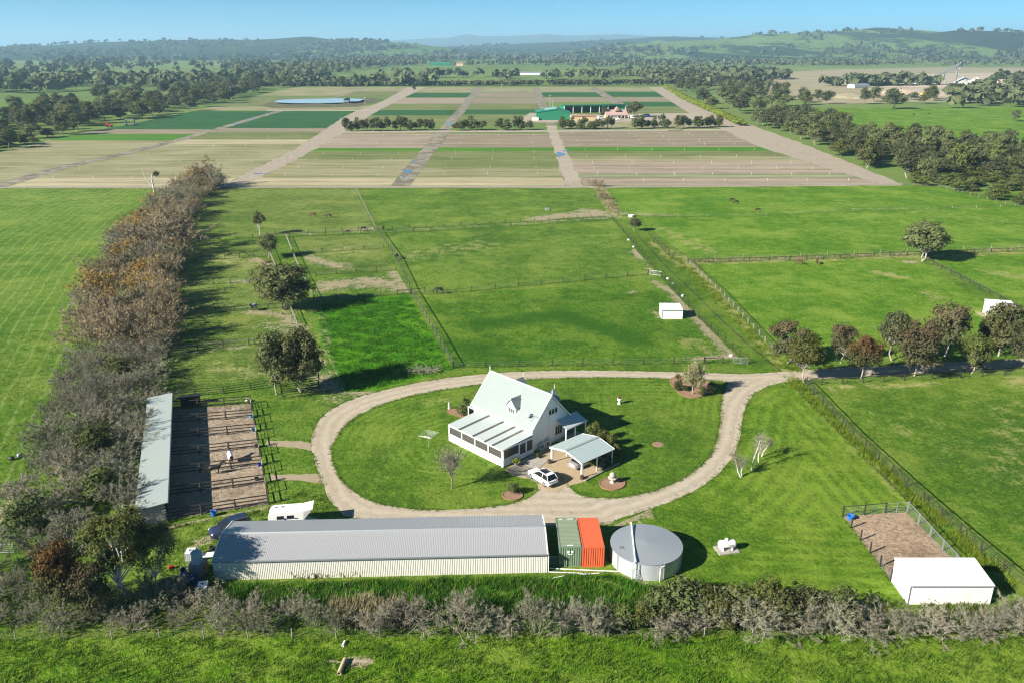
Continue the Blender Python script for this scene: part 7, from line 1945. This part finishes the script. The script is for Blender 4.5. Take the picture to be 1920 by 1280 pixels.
pole('thin pale mast behind the green shed', (1031, 205), 178); pole('second shorter mast beside the tall mast', (1036, 205), 190); pole('pole at the corner of the farm dam', (685, 203), 182); pole('pole at the far end of the garden', (940, 172), 155); pole('pale pole among the gums left of the dam', (434, 188), 162)
t = thing('pump_shed', 'small pump hut on the dam edge', 'hut', (*G(645, 196), 1.9), .1); m = MB(); m.prism([(0, 0), (5, 0), (5, 2.6), (2.5, 3.4), (0, 2.6)], 0, 14, 'y'); m.part('wall', M_steel, t, fix=True); m = MB(); m.prism([(-.4, 2.5), (2.5, 3.5), (5.4, 2.5), (5.4, 2.7), (2.5, 3.7), (-.4, 2.7)], -.4, 14.4, 'y'); m.part('roof', M_black, t, fix=True)
t = thing('field_tractor', 'red tractor at the left edge of the dark green crop', 'tractor', (*G(205, 239), .1), 0); m = MB(); m.prism([(-2, .8), (-2, 2.8), (-.3, 2.9), (0, 1.8), (2, 1.6), (2, .8)], -.8, .8, 'y'); m.part('body', M_red, t, fix=True)
for x, r in ((-1.2, .9), (1.5, .55)):
    for s in (-1, 1):
        m = MB(); m.lathe([(0, -.2), (r, -.2), (r, .2), (0, .2)], (x, s * .9, r), 16, axis='y'); m.part('wheel', M_rubber, t)
t = thing('harvest_trailer', 'dark harvest frame with crates in the dark green crop', 'trailer', (*G(245, 236), .1), 0); m = MB(); m.box((0, 0, 1.1), (9, 2.4, .3)); m.box((-3, 0, 2.8), (.2, 2.4, 3.2)); m.box((3, 0, 2.8), (.2, 2.4, 3.2)); m.box((0, 0, 4.3), (6.4, 2.6, .2)); m.part('frame', M_steel, t)
wheel4(t, .6, .2, ((-3, -1.2), (-3, 1.2), (3, -1.2), (3, 1.2)))
# irrigation risers: white stakes in rows
sm = MB(); sm.tube((0, 0, 0), (0, 0, 1.05), .035, .03, 5); sm.box((0, 0, 1.1), (.15, .15, .14)); sme = sm.mesh('sprinkler_stake', M_white)
ns = 0
for l, r, rows, lab in ((LE1, LF, (252, 258, 265, 272, 283, 295, 307, 318, 329, 340), 'white sprinkler stake in the right hand soil block'), (LD1, LE0, (256, 270, 287, 300, 315, 328), 'white sprinkler stake in the middle crop block'), (LC1, LD0, (256, 270, 290, 302, 316, 330), 'white sprinkler stake in the crop block right of the main track'), (LB1, LC0, (258, 275, 290, 305, 320, 336), 'white sprinkler stake in the big straw coloured block')):
    for y in rows:
        a, b = G(l(y), y), G(r(y), y); k = int(np.linalg.norm(b - a) / 17)
        for q in range(k):
            if ns >= 290: break
            p = a + (b - a) * (q + .5 + vr.uniform(-.05, .05)) / k
            o = inst('sprinkler_stake', sme, None, (p[0], p[1], .05), (vr.uniform(-.05, .05), vr.uniform(-.05, .05), 0)); props(o, lab, 'sprinkler', lab.replace('white sprinkler stake', 'stakes')); ns += 1
# quarry
def cone_pile(label, px, r, h, mat):
    t = thing('sand_pile', label, 'sand pile', (*G(*px), .2), 0, 'pale sand piles of the quarry'); rng = np.random.default_rng(int(px[0])); m = MB(); n = 22
    a = np.arange(n) * 2 * math.pi / n; rows = []
    for f, z in ((1, 0), (.7, .38), (.35, .78), (.06, 1.0)): rows.append(np.stack([np.cos(a) * r * f * rng.uniform(.85, 1.15, n), np.sin(a) * r * f * rng.uniform(.85, 1.15, n), np.full(n, h * z)], 1))
    V = np.vstack(rows); F = []; i = np.arange(n); j = (i + 1) % n
    for k in range(3): F.append(np.stack([i + k * n, j + k * n, j + (k + 1) * n, i + (k + 1) * n], 1))
    m.add(V, np.vstack(F)); m.add(rows[-1], [[0, k, k + 1] for k in range(1, n - 1)]); m.part('heap', mat, t)
M_ps = plain('pale_sand', (.60, .56, .48), .95, .1, .1); M_ys = plain('yellow_sand', (.45, .36, .25), .95, .15, .1)
for x, y, r, h, mt, lb in ((1735, 158, 16, 11, M_ps, 'palest pointed sand pile beside the conveyor'), (1806, 157, 16, 9, M_ps, 'pale sand pile right of the lattice mast'), (1830, 156, 14, 8, M_ps, 'second pale sand pile right of the mast'), (1880, 160, 40, 8, M_ys, 'long yellowish sand bank at the right'), (1650, 160, 20, 7, M_ys, 'low yellow sand pile behind the quarry shed'), (1590, 183, 34, 5, M_q2, 'scrubby tan mound left of the pit'), (1690, 176, 30, 5, M_ys, 'low sand bank at the pit edge')): cone_pile(lb, (x, y), r, h, mt)
gable('quarry_shed', 'long pale green quarry building', G(1660, 158), G(1720, 156), 20, 9, 11, M_tinpale, M_tinpale)
gable('quarry_hut', 'small white quarry office huts', G(1602, 166), G(1630, 165), 12, 4, 5.5, M_white, M_galv); gable('quarry_hut', 'small rust roofed quarry hut', G(1638, 161), G(1650, 161), 12, 5, 7, M_white, M_rust_roof)
t = thing('conveyor', 'grey slanting quarry conveyor tower', 'conveyor', (*G(1745, 158), .2)); m = MB(); m.prism([(0, 6), (38, 27), (38, 30), (0, 9)], -2, 2, 'y'); m.part('belt', M_steel, t, fix=True)
for x, z in ((6, 10), (20, 18), (36, 26)):
    m = MB(); m.tube((x, -2, 0), (x, -1, z), .6); m.tube((x, 2, 0), (x, 1, z), .6); m.part('leg', M_steel, t)
t = thing('lattice_mast', 'thin grey mast between the quarry sand piles', 'mast', (*G(1794, 158), .2)); m = MB()
for s in (-1, 1): m.tube((s * 2.2, 0, 0), (s * .5, 0, 32), .35, n=5)
for k in range(8): m.tube(((-1) ** k * (2.2 - .21 * k), 0, k * 4), (-(-1) ** k * (2.0 - .21 * k), 0, k * 4 + 4), .2, n=4)
m.part('frame', M_steel, t)
t = thing('excavator', 'tiny yellow excavator working in the sand pit', 'excavator', (*G(1730, 181), .35), .3); m = MB(); m.box((0, 0, .6), (5, 3.2, 1.2)); m.part('tracks', M_black, t); m = MB(); m.box((-.4, 0, 2.3), (4, 3, 2.2)); m.path([(1.5, 0, 2.5), (5, 0, 5.5), (7.5, 0, 2.0)], .45, 6); m.box((7.6, 0, 1.4), (1.4, 1.4, 1.2)); m.part('body', plain('digger_yellow', (.60, .34, .03), .5), t)
# distant houses and glasshouses
for k, (x, y, w_, d_, h_, mt, rm, lb) in enumerate(((988, 141, 70, 14, 4, M_white, M_galv, 'long pale glasshouse in the pasture beyond the garden'), (825, 124, 60, 20, 7, M_tin, M_tinroof, 'far green barn at the wood edge'), (862, 124, 20, 14, 6, M_tan_w, M_rust_roof, 'far red roofed house beside the green barn'), (180, 118, 60, 20, 7, M_white, M_white, 'far white farm buildings on the left plain'), (425, 110, 80, 20, 9, M_white, M_white, 'far white sheds at the foot of the left hill'), (1555, 111, 60, 20, 8, M_tinpale, M_tinpale, 'far pale shed below the grazing hill'), (1660, 107, 70, 20, 8, M_white, M_galv, 'far white sheds beside the right forest'), (525, 146, 18, 10, 4.5, M_white, M_white, 'tiny white hut in the pasture left of the far hedge'), (930, 99, 70, 24, 9, M_white, M_galv, 'far white house below the mountains'), (1700, 107, 60, 20, 8, M_white, M_galv, 'far long shed left of the right forest'), (260, 101, 90, 20, 12, M_tan_w, M_white, 'tiny pale house on the left hill foot'))):
    p = G(x, y); gable('farm_shed' if 'house ' not in lb else 'farm_house', lb, p - np.array([w_ / 2, 0]), p + np.array([w_ / 2, 0]), d_, h_, h_ * 1.45, mt, rm)

# ---------------------------------------------------------------- long grass with real blades
def tufts(name, poly, n, h, mat, seed, blades=9, rad=.16, z=.03, line=None, lw=1.0):
    rng = np.random.default_rng(seed)
    if line is not None:
        L = resample(np.array(line), .5, False); P = L[rng.integers(0, len(L), n)] + rng.normal(0, lw, (n, 2))
    else:
        poly = np.array(poly); lo, hi = poly.min(0), poly.max(0); out = []
        while len(out) < n:
            Q = rng.uniform(lo, hi, (n * 2, 2)); out += list(Q[inside(Q, poly)])
        P = np.array(out[:n])
    # patchy: keep denser clumps
    keep = (np.sin(P[:, 0] * .9 + np.sin(P[:, 1] * .7) * 2) + np.sin(P[:, 1] * 1.3 + P[:, 0] * .4) + rng.normal(0, .8, len(P))) > -.7
    P = P[keep]; n = len(P); sc_ = rng.uniform(.55, 1.35, (n, 1, 1))
    m = n * blades
    b = np.concatenate([np.repeat(P, blades, 0) + rng.normal(0, rad, (m, 2)), np.full((m, 1), z)], 1)
    s = np.repeat(sc_[:, 0, 0], blades)[:, None]
    a = rng.uniform(0, 2 * math.pi, (m, 1)); d = np.concatenate([np.cos(a), np.sin(a), np.zeros((m, 1))], 1); o = np.concatenate([-np.sin(a), np.cos(a), np.zeros((m, 1))], 1)
    hh = h * s * rng.uniform(.6, 1.2, (m, 1)); w = .035 * (h / .35) ** .5 * rng.uniform(.7, 1.4, (m, 1))
    tip = b + d * hh * rng.uniform(.15, .75, (m, 1)) + np.array([0, 0, 1]) * hh
    V = np.stack([b - o * w, b + o * w, tip], 1).reshape(-1, 3)
    mb = MB(); mb.add(V, np.arange(m * 3).reshape(-1, 3)); ob = mb.part(name, mat); ob['kind'] = 'stuff'; return ob
def blade(name, d, l, dry=None, amt=.3):
    a = NT(name); n1 = a.noise(.5, 4, .6); n2 = a.noise(5, 2, .6); c = a.mix(a.ss(a.math('ADD', a.math('MULTIPLY', n1, .6), a.math('MULTIPLY', n2, .4)), .36, .62), d, l)
    if dry: c = a.mix(a.math('MULTIPLY', a.ss(n2, .5, .65), amt), c, dry)
    dd = a.n('ShaderNodeBsdfDiffuse'); t = a.n('ShaderNodeBsdfTranslucent'); mx = a.n('ShaderNodeMixShader'); mx.inputs[0].default_value = .3
    a.set(dd.inputs[0], c); a.set(t.inputs[0], c); a.t.links.new(dd.outputs[0], mx.inputs[1]); a.t.links.new(t.outputs[0], mx.inputs[2]); a.t.links.new(mx.outputs[0], a.out.inputs[0]); return a.m
B_front = blade('front_blades', (.055, .13, .012), (.13, .23, .025), (.24, .24, .08), .25); B_lush = blade('lush_blades', (.035, .125, .010), (.085, .23, .018)); B_weed = blade('weed_blades', (.05, .11, .014), (.13, .20, .03), (.30, .27, .13), .5); B_dry = blade('dry_reeds', (.22, .19, .10), (.36, .32, .19)); B_yel = blade('yellow_blades', (.09, .16, .014), (.19, .25, .03)); B_pad = blade('paddock_blades', (.055, .125, .012), (.12, .205, .022), (.22, .22, .08), .25)
tufts('long_grass', GL((-60, 1200), (1980, 1192), (2050, 1330), (-120, 1330)), 5200, .34, B_front, 1, 9, .2)
tufts('weeds', GL((392, 1098), (1030, 1082), (1140, 1078), (1236, 1104), (1230, 1150), (640, 1170), (400, 1120)), 4200, .5, B_lush, 2, 10, .22)
tufts('weeds', GL((1240, 1108), (1660, 1128), (2000, 1128), (2000, 1185), (1240, 1180)), 1500, .45, B_weed, 3, 9, .2)
tufts('dry_grass', GL((540, 1084), (680, 1078), (690, 1070), (560, 1070)), 220, .9, B_dry, 4, 9, .2)
tufts('dry_grass', GL((620, 1180), (760, 1175), (740, 1120), (620, 1135)), 420, 1.1, B_dry, 5, 9, .25)
tufts('lush_grass', GL((596, 572), (766, 557), (845, 692), (705, 728), (650, 730), (604, 640)), 4200, .5, B_lush, 6, 8, .25)
tufts('drain_grass', None, 1700, .5, B_yel, 7, 9, .2, line=GL((1485, 712), (1545, 768), (1610, 832), (1700, 920), (1800, 1012), (1890, 1100)), lw=.75)
tufts('drain_grass', None, 1300, .55, B_yel, 8, 8, .25, line=GL((1230, 455), (1300, 512), (1380, 595), (1440, 660), (1485, 700)), lw=.9)
tufts('dry_grass', None, 700, .6, B_dry, 9, 8, .25, line=GL((1290, 490), (1480, 485), (1700, 477), (1920, 468)), lw=.9)
tufts('dry_grass', None, 420, .9, B_dry, 10, 8, .3, line=GL((1122, 353), (1140, 378), (1155, 400)), lw=1.3)
tufts('paddock_grass', GL((1555, 728), (2050, 700), (2050, 1180), (1935, 1105), (1800, 980)), 3600, .20, B_pad, 11, 7, .3)
tufts('paddock_grass', GL((792, 562), (1238, 530), (1370, 668), (855, 688)), 4200, .26, B_pad, 12, 7, .3)
tufts('paddock_grass', GL((-60, 620), (130, 620), (60, 800), (0, 960), (-80, 980)), 2600, .24, B_front, 13, 7, .3)
tufts('paddock_grass', GL((265, 1000), (505, 950), (590, 910), (640, 962), (430, 972), (390, 1090), (305, 1095)), 900, .28, B_front, 14, 8, .2)
tufts('paddock_grass', GL((1250, 960), (1400, 860), (1470, 735), (1680, 930), (1560, 960), (1570, 1040), (1660, 1115), (1290, 1085)), 2600, .13, B_pad, 15, 7, .25)
tufts('paddock_grass', None, 700, .45, B_weed, 16, 8, .25, line=GL((40, 935), (100, 790), (165, 620)), lw=.9)

def fence_line_grass():
    rng = np.random.default_rng(99)
    for q, (mt, n_) in enumerate(((B_pad, 3), (B_weed, 2))):
        pts = []
        for P in FLINES:
            L = resample(np.array(P), 1.0 / n_, False)
            if L[:, 1].max() < 76 or len(L) > 900: L = L[::3]
            pts.append(L + rng.normal(0, .22, L.shape))
        pts = np.vstack(pts); n = len(pts); bl = 6; m = n * bl
        b = np.concatenate([np.repeat(pts, bl, 0) + rng.normal(0, .14, (m, 2)), np.full((m, 1), .04)], 1)
        a = rng.uniform(0, 6.283, m); d = np.stack([np.cos(a), np.sin(a), np.zeros(m)], 1); o = np.stack([-np.sin(a), np.cos(a), np.zeros(m)], 1)
        h = rng.uniform(.12, .32, (m, 1)); w = rng.uniform(.02, .04, (m, 1))
        V = np.stack([b - o * w, b + o * w, b + d * h * .4 + np.array([0, 0, 1]) * h], 1).reshape(-1, 3)
        mb = MB(); mb.add(V, np.arange(m * 3).reshape(-1, 3)); ob = mb.part('fence_line_grass', mt); ob['kind'] = 'stuff'
fence_line_grass()
tufts('weeds', GL((392, 1098), (1030, 1082), (1236, 1104), (1230, 1150), (640, 1170), (400, 1120)), 1200, .6, B_weed, 22, 10, .22)

tufts('verge_grass', None, 2600, .14, B_pad, 31, 7, .12, z=.06, line=list(smooth_closed(isl, 2)), lw=.16)
tufts('verge_grass', None, 2600, .17, B_pad, 32, 7, .14, z=.05, line=list(outer_s), lw=.2)
